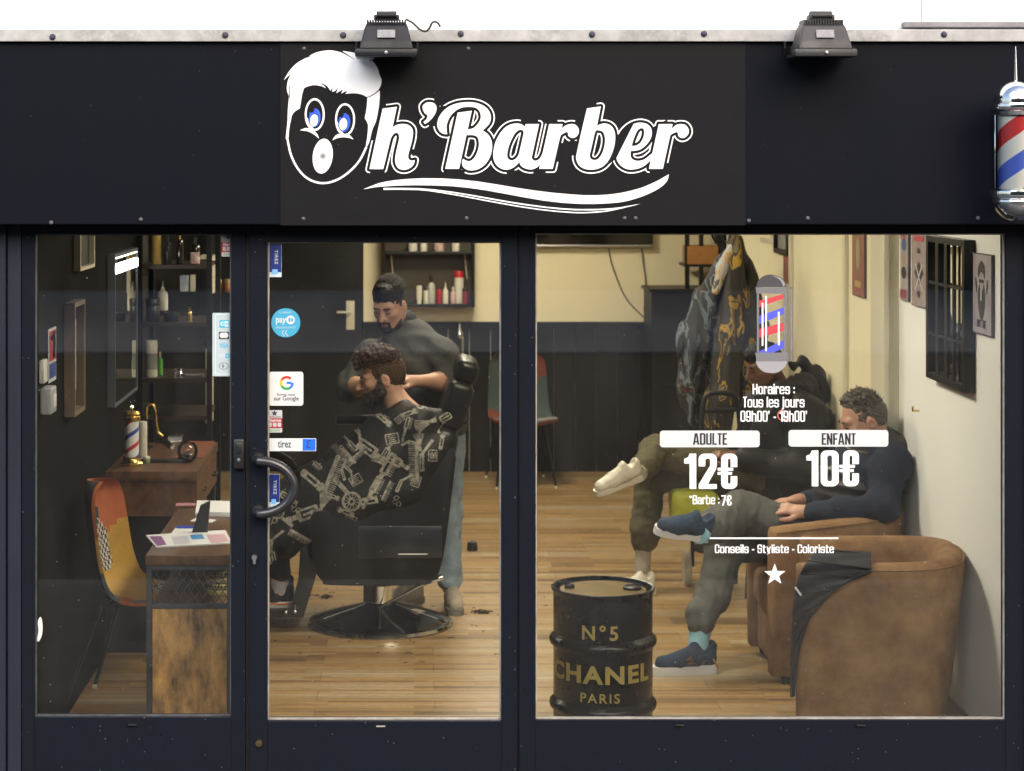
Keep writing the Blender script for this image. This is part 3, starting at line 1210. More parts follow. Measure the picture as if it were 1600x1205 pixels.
# fascia, white flashing, upper wall
yf = -0.14
zf0, zf1 = W(0, 351, yf).z, W(0, 66, yf).z
fas = MB().box(-3.2, 4.2, yf, -0.001, zf0, zf1).build('fascia', M['fascia'], SHOP, smooth=0, bevel=0.004)
mb = MB()
for px, py in ((220, 343), (1262, 341), (1528, 341), (1170, 345), (80, 348)):
    p = W(px, py, yf)
    MB().lathe([(0.0001, -0.006), (0.005, -0.005), (0.008, 0.0)], (p.x, yf - .001, p.z), 10, axis='y').build('screw', M['dull_screw'], fas)
zt = W(0, 46, yf - .02).z
fl = MB().box(-3.2, 4.2, yf - .022, -0.03, zf1 + .0015, zt).build('flashing', M['flashing'], SHOP, smooth=0, bevel=0.003)
DB = mat('dark_bolt', (0.03, 0.03, 0.06), 0.5)
for px, py in ((82, 58), (352, 55), (536, 55), (720, 53), (925, 54), (1100, 53), (1475, 54)):
    p = W(px, py, yf - .022)
    MB().lathe([(0.0001, -0.012), (0.007, -0.011), (0.011, -0.004), (0.012, 0.0)], (p.x, yf - .0225, p.z), 12, axis='y').build('bolt', DB, fl)
mb = MB()
xs = [-3.2, W(107, 0, -.02).x, W(140, 0, -.02).x, W(1404, 0, -.02).x]
for a, b in zip(xs, xs[1:]):
    mb.box(a + .0015, b - .0015, -0.03, 0.2, zt - .01, 6.5)
mb.box(-3.2, 4.2, -0.02, 0.19, zt - .01, 6.5)
uw = MB.build(mb, 'upper_wall', M['white_wall'], SHOP, smooth=0)
mb = MB()
xs = [W(1404, 0, -.03).x, W(1440, 0, -.03).x, 4.2]
for a, b in zip(xs, xs[1:]):
    mb.box(a + .0015, b - .0015, -0.034, -0.0205, zt - .01, 6.5)
MB.build(mb, 'wall_panel', M['grey_wall'], uw, smooth=0)
p0, p1 = W(1413, 43, -.08), W(1413, 34, -.08)
MB().box(p0.x, 4.2, -0.08, -0.0345, p0.z, p1.z).build('ledge', mat('grey_ledge', (0.25, 0.25, 0.27), 0.6, var=0.4, vscale=9), uw, smooth=0, bevel=0.004)

# the glazed front: posts, two windows, a door
FR = M['frame']
zg_top = W(0, 352, 0).z + .03


def X0(px):
    return (px - VPX) / S(0)


def Z0(py):
    return CAM_Z - (py - VPY) / S(0)


PST = mat('blue_grey_post_paint', (0.024, 0.028, 0.044), 0.4, spec=.12, var=0.3, vscale=4, stretch=(1, 1, .3))
PX = MB()
PX.box(-3.2, X0(-60), 0.0, 0.3, -0.12, zf0 + .05)
PX.box(X0(-60) + .001, X0(10), -0.02, 0.06, -0.12, zg_top)
PX.box(X0(12), X0(33), -0.005, 0.06, -0.12, zg_top)
PX.build('outer_post', PST, SHOP, smooth=0, bevel=0.003)['label'] = 'blue grey post at the left end of the shopfront'
PX = MB()
PX.box(X0(1602), X0(1700), -0.02, 0.06, -0.12, zg_top)
PX.box(X0(1700) + .001, 4.2, 0.0, 0.3, -0.12, zf0 + .05)
PX.build('outer_post', PST, SHOP, smooth=0, bevel=0.003)['label'] = 'blue grey post at the right end of the shopfront'
MB().box(XL - .1, XR + .1, -.015, .06, -.121, -.0205).build('threshold', mat('grey_stone_threshold', (.07, .07, .07), .6, var=.3, vscale=9), SHOP, smooth=0, bevel=.003)
# dark soffit behind the fascia
MB().box(-3.2, 4.2, -0.001, 0.06, zg_top + .001, ZC).build('header', M['rubber'], SHOP, smooth=0)


def unit(name, px0, px1, g0, g1, gt, gb, label, top=352, yfr=0.0, bead='bead'):
    """frame of butted bars round a pane; px limits as measured on the facade plane"""
    a, b, c, d = X0(px0), X0(px1), X0(g0), X0(g1)
    t, u, zt_, zb = Z0(gt), Z0(gb), zg_top, -0.02
    m = MB()
    m.box(a, c, yfr, 0.06, zb, zt_)
    m.box(d, b, yfr, 0.06, zb, zt_)
    m.box(c, d, yfr + .001, 0.06, t, zt_)
    m.box(c, d, yfr + .001, 0.06, zb, u)
    fr = MB.build(m, name, FR, SHOP, smooth=0, bevel=0.0025)
    if label:
        fr['label'] = label
    e = 0.0055
    MB().box(c - .004, d + .004, 0.028, 0.034, u - .004, t + .004).build('pane', M['glass'], fr, smooth=0)
    m = MB()
    m.box(c + .0002, c + e, 0.012, 0.0278, u + e, t - e)
    m.box(d - e, d - .0002, 0.012, 0.0278, u + e, t - e)
    m.box(c + .0002, d - .0002, 0.012, 0.0278, u + .0002, u + e)
    m.box(c + .0002, d - .0002, 0.012, 0.0278, t - e, t - .0002)
    MB.build(m, 'glazing_bead', M[bead], fr, smooth=0)
    return fr


M['dark_bead'] = mat('dark_glazing_bead', (0.09, 0.10, 0.11), 0.4, var=0.5, vscale=12, rgb2=(0.03, 0.03, 0.035))
DUST = mat('glass_dust', (0.5, 0.5, 0.5), 0.8)


def dust(fr, px0, px1, py0, py1, n, seed):
    rg_ = random.Random(seed)
    m = MB()
    for _ in range(n):
        p = W(rg_.uniform(px0, px1), py0 + (py1 - py0) * rg_.random() ** .7, 0.0274)
        r_ = rg_.choice((.0006, .0008, .001, .0014))
        m.add([(p.x + r_ * math.cos(a), p.y, p.z + r_ * rg_.uniform(.7, 1.6) * math.sin(a)) for a in (0, 1.05, 2.09, 3.14, 4.19, 5.24)], [(0, 1, 2, 3, 4, 5)])
    o = m.build('dust_specks', DUST, fr, smooth=0)
    o['kind'] = 'stuff'


win_l = unit('window', 34, 383, 54, 361, 366, 1121, 'narrow window left of the door', bead='dark_bead')
door = unit('door', 390, 806, 418, 783, 378, 1126, 'glazed door with a black bow handle', yfr=-0.008)
win_r = unit('window', 811, 1601, 837, 1571, 365, 1125, 'wide display window with price lettering')
dust(win_l, 60, 355, 380, 1115, 60, 1)
dust(door, 424, 778, 384, 1120, 80, 2)
dust(win_r, 843, 1566, 370, 1120, 150, 3)
MB().box(X0(383) + .0005, X0(390) - .0005, 0.02, 0.06, -.02, zg_top).build('door_gasket', M['rubber'], SHOP, smooth=0)
MB().box(X0(806) + .0005, X0(811) - .0005, 0.02, 0.06, -.02, zg_top).build('door_gasket', M['rubber'], SHOP, smooth=0)
# drainage slots and marks
for fr, px, py in ((win_l, 207, 1132), (door, 595, 1134), (win_r, 1062, 1133), (win_r, 1345, 1133)):
    p = W(px, py, 0)
    MB().rbox(p.x - .017, p.x + .017, -0.0105, -0.0085 + (0.008 if fr is not door else 0), p.z - .003, p.z + .003, 0.001, 1).build('drain_cap', M['bead'] if fr is door else M['rubber'], fr)
# white scratches of old paint on frame edges
# door furniture
p = Z0(757)
hd = []
for i in range(25):
    a = -math.pi / 2 + math.pi * i / 24
    hd.append((X0(408) + 0.127 * math.cos(a), -0.075 + 0.0 * i, Z0(757) + 0.098 * math.sin(a)))
hd = [(X0(404), -0.009, Z0(757) - .098), (X0(404), -0.06, Z0(757) - .098)] + hd + [(X0(404), -0.06, Z0(757) + .098), (X0(404), -0.009, Z0(757) + .098)]
ho = MB().tube(hd, 0.0185, 14).build('handle', mat('worn_black_handle', (0.010, 0.011, 0.014), 0.3, var=0.2, vscale=30, rgb2=(0.03, 0.03, 0.035), coat=0.3), door)
mb = MB()
for dz in (-.098, .098):
    MB().lathe([(0.0001, -0.02), (0.024, -0.018), (0.027, 0)], (X0(404), -0.0085, Z0(757) + dz), 16, axis='y').build('handle_rose', M['black_plastic'], door)
lk = W(398, 873, 0)
mb = MB().lathe([(0.0001, -0.014), (0.010, -0.014), (0.0105, 0)], (lk.x, -0.0085, lk.z + .008), 14, axis='y')
mb.rbox(lk.x - .0055, lk.x + .0055, -0.022, -0.0085, lk.z - .018, lk.z + .004, 0.002, 2)
MB.build(mb, 'lock_cylinder', M['steel'], door)
p = W(405, 1160, 0)
MB().lathe([(0.0001, -0.010), (0.013, -0.009), (0.016, 0)], (p.x, -0.0085, p.z), 16, axis='y').build('bolt_cap', mat('bronze_cap', (0.22, 0.17, 0.11), 0.35, metal=1), door)
a, b = W(366, 731, 0), W(383, 685, 0)
mb = MB().rbox(a.x, b.x - .002, -0.03, -0.0005, a.z, b.z, 0.004, 2)
mb.rbox(a.x + .01, b.x - .012, -0.036, -0.0305, a.z + .06, b.z - .012, 0.002, 2)
lo = MB.build(mb, 'latch', M['black_plastic'], win_l)
MB().lathe([(0.0001, -0.004), (0.006, -0.003), (0.007, 0)], (W(374, 717, 0).x, -0.031, W(374, 717, 0).z), 12, axis='y').build('keyhole', M['steel'], lo)

# ------------------------------------------------------------------ ceiling lamps of the shop (lit; the mirror shows them)
LAMP = mat('lit_lamp', (1, 1, 1), 0.5, emit=(1.0, 0.89, 0.69), estr=30.0)
for i, (x, y) in enumerate(((0.55, 1.15), (0.35, 3.6), (0.35, 6.2))):
    t = thing('ceiling_lamp', 'square lit ceiling panel lamp over the ' + ('armchairs', 'barber chair', 'back of the shop')[i], 'lamp', (x, y, ZC - .05), 'ceiling panel lamps')
    MB().box(x - .33, x + .33, y - .33, y + .33, ZC - .045, ZC - .0005).build('lamp_frame', M['white'], t, smooth=0, bevel=0.004)
    MB().box(x - .3, x + .3, y - .3, y + .3, ZC - .05, ZC - .0455).build('diffuser', LAMP, t, smooth=0)
# ------------------------------------------------------------------ the shop sign on the fascia
ys = yf - .0045
a, b = W(438, 352, ys), W(1165, 67, ys)
SIGN = thing('shop_sign', 'dark grey sign panel with white surprised face and script lettering', 'sign', ((a.x + b.x) / 2, ys, a.z))
M['sign_panel'] = mat('sign_panel', (0.0140, 0.0144, 0.0162), 0.40, spec=.08, var=0.3, vscale=4, rgb2=(0.0095, 0.0098, 0.011), rvar=0.12, bump=0.02, bscale=60)
dirt_specks(M['sign_panel'], 0.95, 45, (0.13, 0.13, 0.15))
pn = MB().box(a.x, b.x, ys, yf - .0002, a.z - .001, b.z - .001).build('panel', M['sign_panel'], SIGN, smooth=0, bevel=0.001)
for px, py in ((474, 342), (729, 341), (976, 341), (993, 341), (475, 76), (732, 76)):
    p = W(px, py, ys)
    MB().lathe([(0.0001, -0.006), (0.004, -0.005), (0.0075, 0.0)], (p.x, ys - .0005, p.z), 10, axis='y').build('screw', M['dull_screw'], pn)
yl = ys - .0022
SC = 8.0
hA = [(302, 238, 1), (482, 215, 1), (425, 480, 1), (470, 445), (545, 430), (620, 440), (675, 490), (682, 560), (668, 650), (635, 770), (622, 840), (640, 880), (680, 888), (705, 880, 1), (690, 940), (640, 985), (570, 1005), (500, 985), (462, 920), (460, 850), (480, 740), (508, 620), (505, 565), (470, 540), (425, 575), (395, 650), (345, 860), (310, 995, 1), (138, 995, 1)]
apA = [(860, 160), (805, 200), (806, 250), (828, 295), (862, 325), (850, 370), (812, 405, 1), (830, 432, 1), (880, 400), (940, 335), (975, 260), (970, 200), (930, 165)]
BA = [(1110, 560, 1), (1050, 550), (1000, 500), (985, 430), (1010, 340), (1080, 250), (1180, 190), (1300, 162), (1430, 160), (1540, 190), (1620, 250), (1655, 330), (1645, 410), (1600, 470), (1552, 510, 1), (1620, 560), (1660, 630), (1672, 720), (1650, 830), (1590, 930), (1510, 990), (1420, 1012), (1350, 1000), (1305, 960), (1295, 900), (1310, 865, 1), (1350, 890), (1400, 893), (1450, 850), (1490, 770), (1507, 680), (1490, 600), (1440, 572), (1350, 570, 1), (1335, 640), (1258, 992, 1), (1085, 992, 1), (1240, 290, 1), (1418, 265, 1), (1365, 502, 1), (1440, 480), (1500, 420), (1530, 350), (1515, 275), (1470, 232), (1400, 218), (1300, 225), (1210, 270), (1140, 350), (1105, 440), (1105, 510)]
aB = [(650, 432, 1), (818, 432, 1), (735, 810), (730, 860), (765, 890), (820, 870), (860, 800), (885, 700), (945, 432, 1), (1112, 432, 1), (1100, 490, 1), (1150, 450), (1210, 432), (1270, 440), (1312, 490), (1312, 550), (1275, 595), (1225, 605), (1185, 580), (1175, 535), (1140, 540), (1090, 570, 1), (1060, 680), (990, 992, 1), (820, 992, 1), (832, 935, 1), (790, 975), (720, 1000), (640, 985), (590, 950), (572, 905, 1), (520, 960), (440, 1000), (360, 995), (290, 950), (250, 870), (248, 770), (280, 640), (350, 520), (430, 450), (520, 425), (590, 432), (640, 465, 1)]
aBh = [(625, 530), (600, 505), (560, 512), (510, 560), (450, 680), (420, 800), (430, 860), (470, 885), (520, 870), (560, 820), (580, 750), (615, 600)]
bC = [(218, 235, 1), (390, 212, 1), (342, 455, 1), (390, 432), (450, 425), (520, 455), (560, 520), (570, 620), (550, 740), (490, 880), (410, 965), (310, 1000), (200, 995), (120, 950), (82, 870), (88, 800), (130, 605)]
bCh = [(320, 530), (370, 512), (415, 530), (440, 590), (440, 680), (410, 790), (360, 865), (310, 882), (265, 865), (252, 820), (270, 740)]
eC = [(1115, 432, 1), (1288, 432, 1), (1272, 495, 1), (1330, 445), (1390, 432), (1450, 445), (1488, 500), (1482, 560), (1440, 600), (1395, 605), (1360, 580), (1348, 535), (1310, 540), (1258, 570, 1), (1165, 992, 1), (992, 992, 1), (1015, 880, 1), (940, 950), (850, 990), (740, 1000), (650, 960), (595, 890), (582, 790), (605, 660), (670, 530), (760, 450), (860, 415), (950, 425), (1010, 470), (1028, 540), (1010, 620), (950, 700), (870, 755), (762, 770, 1), (765, 840), (800, 880), (860, 892), (940, 870), (1035, 795, 1)]
eCh = [(775, 705, 1), (800, 620), (850, 510), (905, 482), (930, 510), (928, 580), (890, 660), (830, 700)]
oA, oB, oC = (560, 140), (740, 140), (890, 140)
topx = lambda pts, o: [(o[0] + p[0] / 8, -(o[1] + p[1] / 8)) for p in corner_loop(pts, 5)]
pl = Plane2D(560, 1090, -290, -140, 0.5)
for pts, o in ((hA, oA), (apA, oA), (BA, oA), (aB, oB), (bC, oC), (eC, oC)):
    pl.add(topx(pts, o))
for pts, o in ((aBh, oB), (bCh, oC), (eCh, oC)):
    pl.sub(topx(pts, o))
letters = pl.loops()
pl2 = Plane2D(560, 1090, -290, -140, 0.5)
pl2.D = np.abs(pl.D - 5.2) - 1.0
for o, q in ((oA, [(180, 150), (345, 150), (345, 290), (175, 640), (60, 640)]), (oA, [(640, 750), (720, 745), (705, 815), (640, 815)]), (oA, [(145, 1015), (330, 1015), (330, 1075), (145, 1075)]),
             (oA, [(945, 90), (1040, 90), (1000, 300), (890, 425), (960, 425)]), (oA, [(880, 250), (1085, 200), (1000, 460), (880, 460)]), (oA, [(1062, 1005), (1330, 1005), (1330, 1075), (1062, 1075)]),
             (oB, [(590, 360), (808, 360), (808, 428), (590, 428)]), (oB, [(868, 360), (1050, 360), (1050, 428), (868, 428)]), (oB, [(412, 1010), (582, 1010), (582, 1080), (412, 1080)]), (oB, [(745, 1010), (902, 1010), (902, 1080), (745, 1080)]),
             (oB, [(1060, 660), (1240, 690), (1150, 905), (1000, 905)]), (oB, [(1200, 640), (1360, 640), (1260, 825), (1180, 825)]),
             (oC, [(130, 130), (338, 130), (338, 235), (230, 235), (100, 600), (20, 600)]), (oC, [(575, 560), (640, 560), (590, 860), (480, 945), (520, 850)]), (oC, [(1040, 470), (1225, 370), (1225, 428), (1090, 480), (1040, 600)]),
             (oC, [(1160, 918), (1260, 918), (1240, 1075), (1000, 1075), (1000, 1000), (1170, 1000)])):
    pl2.sub([(o[0] + x / 8, -(o[1] + y / 8)) for x, y in q])
outline = pl2.loops()


def sign_part(loops, name, m, parent, y, depth=0.0022):
    me = flat_mesh([[(W(p[0], -p[1], y).x, W(p[0], -p[1], y).z) for p in lp] for lp in loops], name, depth, upright(y))
    return mesh_data(me, name, m, parent)


M['sign_white'] = mat('sign_white', (0.90, 0.90, 0.93), 0.4)
sign_part(letters, 'lettering', M['sign_white'], SIGN, yl)
sign_part(outline, 'letter_outline', M['sign_white'], SIGN, yl)
fd = lambda pts, k=6: [(430 + p[0] / 8.889, -(70 + p[1] / 8.889)) for p in corner_loop(pts, k)]
fe = lambda pts, k=6: [(430 + p[0] / 8.889, -(180 + p[1] / 8.889)) for p in corner_loop(pts, k)]
E = lambda x, y, c=None: (x, y + 977.8) if c is None else (x, y + 977.8, 1)
hair = [(118, 495, 1), (190, 375), (285, 270), (400, 198), (480, 170), (575, 155, 1), (465, 163, 1), (540, 120), (640, 90), (760, 78), (870, 95), (960, 128), (1132, 224, 1), (1010, 140), (930, 85, 1), (1040, 100), (1130, 122), (1200, 150), (1290, 195), (1340, 248, 1), (1322, 200, 1), (1385, 265), (1430, 345), (1448, 415), (1475, 480), (1468, 560), (1420, 640), (1330, 705), (1270, 727, 1), (1200, 692), (1100, 675), (972, 682, 1), (1005, 645, 1), (960, 655), (915, 682, 1), (942, 622, 1), (890, 650), (848, 676, 1), (875, 592, 1), (835, 640), (792, 656, 1), (797, 568, 1), (780, 620), (768, 640, 1), (715, 570), (620, 525, 1), (680, 575), (705, 605, 1), (640, 575), (540, 562), (450, 580), (400, 605, 1), (372, 700), (345, 870), (330, 892, 1), (270, 930), (232, 985), (215, 1067), E(205, 120), E(192, 220), E(182, 340, 1), E(145, 330, 1), E(158, 200), (172, 1050), (176, 900), (192, 725, 1), (165, 640), (162, 580), (180, 490), (222, 395, 1)]
burn = [(1452, 632, 1), (1453, 720), (1440, 860), (1400, 1060), E(1350, 200), E(1305, 380), E(1262, 450, 1), E(1262, 400), E(1280, 300), E(1290, 150), E(1272, 90), E(1243, 45, 1), (1260, 940), (1275, 830), (1279, 735, 1), (1330, 718), (1400, 675)]
pf = Plane2D(436, 606, -302, -70, 0.5)
pf.add(fd(hair)).add(fd(burn))
for q in ([(215, 515), (190, 600), (188, 700), (225, 830), (205, 720), (200, 620)], [(395, 610), (310, 680), (240, 790), (300, 690)]):
    pf.sub([(430 + p[0] / 8.889, -(70 + p[1] / 8.889)) for p in q])
pf.stroke(fe([(172, 340, 1), (215, 540), (300, 720), (410, 850), (530, 920), (660, 945), (790, 925), (930, 860), (1080, 740), (1190, 600), (1272, 430, 1)])[:-1], 3.2)
for cx, cy, ry in ((549, 970, 227), (971, 1040, 227)):
    pf.add(fd(ellipse(cx, cy, 139, ry)))
    pf.sub(fd(ellipse(cx, cy, 112, ry - 29)))
pf.add(fe([(340, 210, 1), (430, 180), (520, 208), (580, 258), (612, 330, 1), (540, 270), (450, 225)]))
pf.add(fe([(792, 355, 1), (830, 292), (880, 262), (950, 285), (1020, 268), (1090, 340, 1), (1030, 318), (945, 308), (860, 320)]))
sign_part(pf.loops(), 'face_emblem', M['sign_white'], SIGN, yl)
blue = mat('sign_blue', (0.03, 0.16, 0.80), 0.4, var=0.6, vscale=20, rgb2=(0.02, 0.03, 0.55))
for cx, cy, px_, py_ in ((545, 1015, 540, 1052), (957, 1081, 945, 1105)):
    pi_ = Plane2D(470, 560, -215, -160, 0.4).add(fd(ellipse(cx, cy, 86, 130, .1))).sub(fd(ellipse(cx - 42, cy - 110, 38, 40)))
    io = sign_part(pi_.loops(), 'iris', blue, SIGN, yl)
    sign_part([fd(ellipse(px_, py_, 54, 84, .12))], 'pupil', M['sign_white'], io, yl - .0024)
mo = sign_part([fe(ellipse(660, 570, 138, 243, .12))], 'mouth', M['sign_white'], SIGN, yl)
# grey airbrushed spot printed in the mouth
gm = mat('mouth_print', (0.9, 0.9, 0.93), 0.4)
nt = gm.node_tree
tc = nt.nodes.new('ShaderNodeTexCoord')
ln = nt.nodes.new('ShaderNodeVectorMath'); ln.operation = 'LENGTH'
nt.links.new(tc.outputs['Object'], ln.inputs[0])
mr = nt.nodes.new('ShaderNodeMapRange'); mr.interpolation_type = 'SMOOTHSTEP'
mr.inputs[1].default_value = 0.0; mr.inputs[2].default_value = 0.024
nt.links.new(ln.outputs['Value'], mr.inputs[0])
mx = nt.nodes.new('ShaderNodeMix'); mx.data_type = 'RGBA'
mx.inputs[6].default_value = (0.14, 0.15, 0.19, 1); mx.inputs[7].default_value = (0.9, 0.9, 0.93, 1)
nt.links.new(mr.outputs[0], mx.inputs[0]); nt.links.new(mx.outputs[2], nt.nodes['Principled BSDF'].inputs['Base Color'])
pc = W(430 + 662 / 8.889, 180 + 570 / 8.889, yl - .0024)
MBm = MB().lathe([(0.0001, -.0004), (0.024, -.0004), (0.024, 0.0004)], (pc.x, pc.y, pc.z), 28, axis='y')
so = MBm.build('mouth_spot', gm, SIGN)
so.parent = mo
so.location = pc - wloc(mo)
for v in so.data.vertices:
    v.co = v.co + (wloc(SIGN) - pc)
f6 = lambda pts, k=6: [(560 + p[0] / 3.2, -(260 + p[1] / 3.2)) for p in corner_loop(pts, k)]
sw = [(20, 116, 1), (120, 80), (250, 63), (400, 60), (550, 70), (700, 92), (850, 117), (1000, 135), (1150, 145), (1280, 138), (1400, 112), (1490, 75), (1552, 40, 1), (1542, 75), (1500, 112), (1420, 150), (1320, 178), (1200, 188), (1080, 187), (950, 175), (800, 150), (650, 122), (500, 102), (350, 95), (200, 96), (90, 104)]
thin = [(125, 108, 1), (300, 109), (450, 124), (600, 148), (800, 183), (1000, 208), (1150, 214), (1290, 207), (1415, 186, 1), (1340, 206), (1230, 228), (1100, 235), (950, 224), (800, 203), (600, 167), (450, 139), (300, 119), (125, 118, 1)]
ps = Plane2D(560, 1060, -345, -260, 0.5)
ps.add(f6(thin))
ps.sub(f6([(310, 114, 1), (450, 130), (600, 155), (800, 190), (1000, 215), (1150, 221), (1290, 213), (1380, 196, 1), (1230, 222), (1100, 229), (950, 218), (800, 197), (600, 161), (450, 133)]))
ps.add(f6(sw))
sign_part(ps.loops(), 'swoosh', M['sign_white'], SIGN, yl)

# ------------------------------------------------------------------ lettering and stickers on the glass
YG = 0.0262            # outer face of the panes, a hair in front


def plaque(px0, px1, py0, py1, m, name, parent, y=YG, r=0.004, depth=0.001):
    a_, b_ = W(px0, py1, y), W(px1, py0, y)
    return mesh_data(flat_mesh([rrect(a_.x, b_.x, a_.z, b_.z, r)], name, depth, upright(y)), name, m, parent)


def words_on(s, px0, px1, py0, py1, m, name, parent, y=YG, depth=0.0012, t=0.14):
    a_, b_ = W(px0, py1, y), W(px1, py0, y)
    return mesh_data(gothic_mesh(s, name, a_.x, b_.x, a_.z, b_.z, y, depth, .06, t, t * .82), name, m, parent)


def plain_words(s, px0, px1, py0, py1, m, name, parent, y=YG, offset=0.0, depth=0.0008):
    a_, b_ = W(px0, py1, y), W(px1, py0, y)
    return mesh_data(fit(text_mesh(s, name, 1, 1, offset, depth), a_.x, b_.x, a_.z, b_.z, y), name, m, parent)


def glue(name, label, cat, px, py, group=None):
    return thing(name, label, cat, W(px, py, YG), group)


t = glue('window_lettering', 'white opening hours lettering on the wide window, three lines', 'lettering', 1210, 660)
words_on('Horaires :', 1176, 1242, 600, 616, M['white_vinyl'], 'lettering', t, t=.13)
words_on('Tous les jours', 1161, 1257, 620, 640, M['white_vinyl'], 'lettering', t, t=.13)
words_on('09h00’ - 19h00’', 1157, 1261, 642, 659, M['white_vinyl'], 'lettering', t, t=.13)
t = glue('no_smoking_sticker', 'small round red and white sticker behind the closing hour', 'sticker', 1222, 660)
p = W(1223, 649, YG + .0016)
ring_ = flat_mesh([ellipse(p.x, p.z, .021, .021), ellipse(p.x, p.z, .0165, .0165)], 'ring', .0006, upright(p.y))
mesh_data(ring_, 'ring', mat('faded_red', (0.55, 0.12, 0.09), 0.5), t)
for s, w0, w1, x0_, x1_, lab in (('ADULTE', 1083, 1136, 1031, 1187, 'white price plate reading ADULTE above the larger price'), ('ENFANT', 1284, 1337, 1232, 1388, 'white price plate reading ENFANT over the seated man')):
    t = glue('price_plate', lab, 'price sign', (x0_ + x1_) / 2, 698, 'white price plates')
    plaque(x0_, x1_, 673 if s == 'ADULTE' else 672, 699 if s == 'ADULTE' else 698, M['sticker_white'], 'plate', t, r=.012)
    words_on(s, w0, w1, 677, 695, M['black_vinyl'], 'lettering', t, y=YG - .0012)
t = glue('price_lettering', 'large white price twelve euros with smaller beard price under it', 'lettering', 1112, 790)
words_on('12€', 1069, 1152, 709, 764, M['white_vinyl'], 'lettering', t, t=.165)
words_on('*Barbe :', 1077, 1124, 774, 788, M['white_vinyl'], 'lettering', t, t=.125)
words_on('7€', 1127, 1143, 774, 790, M['white_vinyl'], 'lettering', t)
t = glue('price_lettering', 'large white price ten euros under the ENFANT plate', 'lettering', 1300, 760)
words_on('10€', 1260, 1342, 704, 760, M['white_vinyl'], 'lettering', t, t=.165)
t = glue('window_lettering', 'white line of services lettering with a thin rule above it', 'lettering', 1210, 868)
words_on('Conseils - Styliste - Coloriste', 1117, 1303, 851, 867, M['white_vinyl'], 'lettering', t, t=.125)
plaque(1109, 1310, 840, 842.4, M['white_vinyl'], 'rule', t, r=.0005)
t = glue('star_decal', 'white five pointed star decal below the services line', 'decal', 1210, 912)
c = W(1210.5, 898, YG)
mesh_data(flat_mesh([[(c.x + (.042 if i % 2 == 0 else .017) * math.sin(math.pi * i / 5), c.z + (.042 if i % 2 == 0 else .017) * math.cos(math.pi * i / 5)) for i in range(10)]], 'star', .0012, upright(YG)), 'star', M['white_vinyl'], t)
# clear vinyl patch carrying the lettering
t = glue('clear_film', 'clear film rectangle with visible edges behind the price lettering', 'film', 1180, 930)
fe_ = mat('film_edge', (0.30, 0.30, 0.30), 0.5)
plaque(1010, 1011.2, 602, 930, M['clear'], 'film_edge', t, r=.0004, depth=.0006)
plaque(1010, 1292, 600, 601, M['clear'], 'film_edge', t, r=.0004, depth=.0006)

# barber pole decal on the wide window
t = glue('barber_pole_decal', 'flat grey barber pole decal with red and blue bands on window', 'decal', 1205, 582)
gy = mat('decal_grey', (0.16, 0.16, 0.18), 0.5)
gy2 = mat('decal_dark_grey', (0.055, 0.055, 0.065), 0.5)
gyl = mat('decal_pale_grey', (0.30, 0.30, 0.33), 0.5)
bl = mat('decal_blue', (0.07, 0.09, 0.62), 0.5)
rd = mat('decal_red', (0.50, 0.045, 0.07), 0.5)
f2 = lambda pts, k=6: [(W(1150 + p[0] / 3.442, 350 + p[1] / 3.442, YG).x, W(1150 + p[0] / 3.442, 350 + p[1] / 3.442, YG).z) for p in corner_loop(pts, k)]


def decal(loops, name, m, dy=0.0):
    y = YG - dy
    return mesh_data(flat_mesh(loops, name, .0008, upright(y)), name, m, t)


decal([f2([(110, 340, 1), (118, 312), (140, 285), (185, 272), (232, 283), (262, 310), (272, 340, 1)])], 'dome', gy2)
decal([f2([(190, 276, 1), (240, 292), (262, 322), (255, 338, 1), (235, 300)])], 'dome_shine', gyl, .001)
decal([f2([(105, 341, 1), (278, 341, 1), (276, 375, 1), (110, 375, 1)])], 'collar', gy)
for q in ([(125, 412), (258, 378), (258, 400), (125, 448)], [(125, 565), (258, 530), (258, 575), (125, 612)]):
    decal([f2([(*p_, 1) for p_ in q])], 'red_band', rd)
for q in ([(125, 495), (258, 448), (258, 485), (125, 540)], [(125, 685), (258, 625), (258, 668), (200, 692), (125, 692)]):
    decal([f2([(*p_, 1) for p_ in q])], 'blue_band', bl)
decal([f2([(112, 376, 1), (124, 376, 1), (124, 690, 1), (112, 690, 1)])], 'tube_edge', gy)
decal([f2([(259, 376, 1), (271, 376, 1), (271, 690, 1), (259, 690, 1)])], 'tube_edge', gy)
for x0_, y0_, y1_ in ((138, 424, 656), (157, 388, 684), (225, 472, 652)):
    decal([f2([(x0_, y0_, 1), (x0_ + 9, y0_, 1), (x0_ + 9, y1_, 1), (x0_, y1_, 1)])], 'shine_line', M['white_vinyl'], .001)
decal([f2([(104, 692, 1), (280, 692, 1), (276, 738, 1), (110, 738, 1)])], 'collar', gy)
decal([f2([(106, 739, 1), (276, 739, 1), (262, 770), (225, 798), (190, 802), (150, 795), (118, 768)])], 'bottom_cap', gyl)
decal([f2([(288, 340, 1), (304, 335, 1), (307, 738, 1), (288, 738, 1)]), f2([(294, 350, 1), (299, 350, 1), (300, 728, 1), (294, 728, 1)])], 'side_bracket', gy)

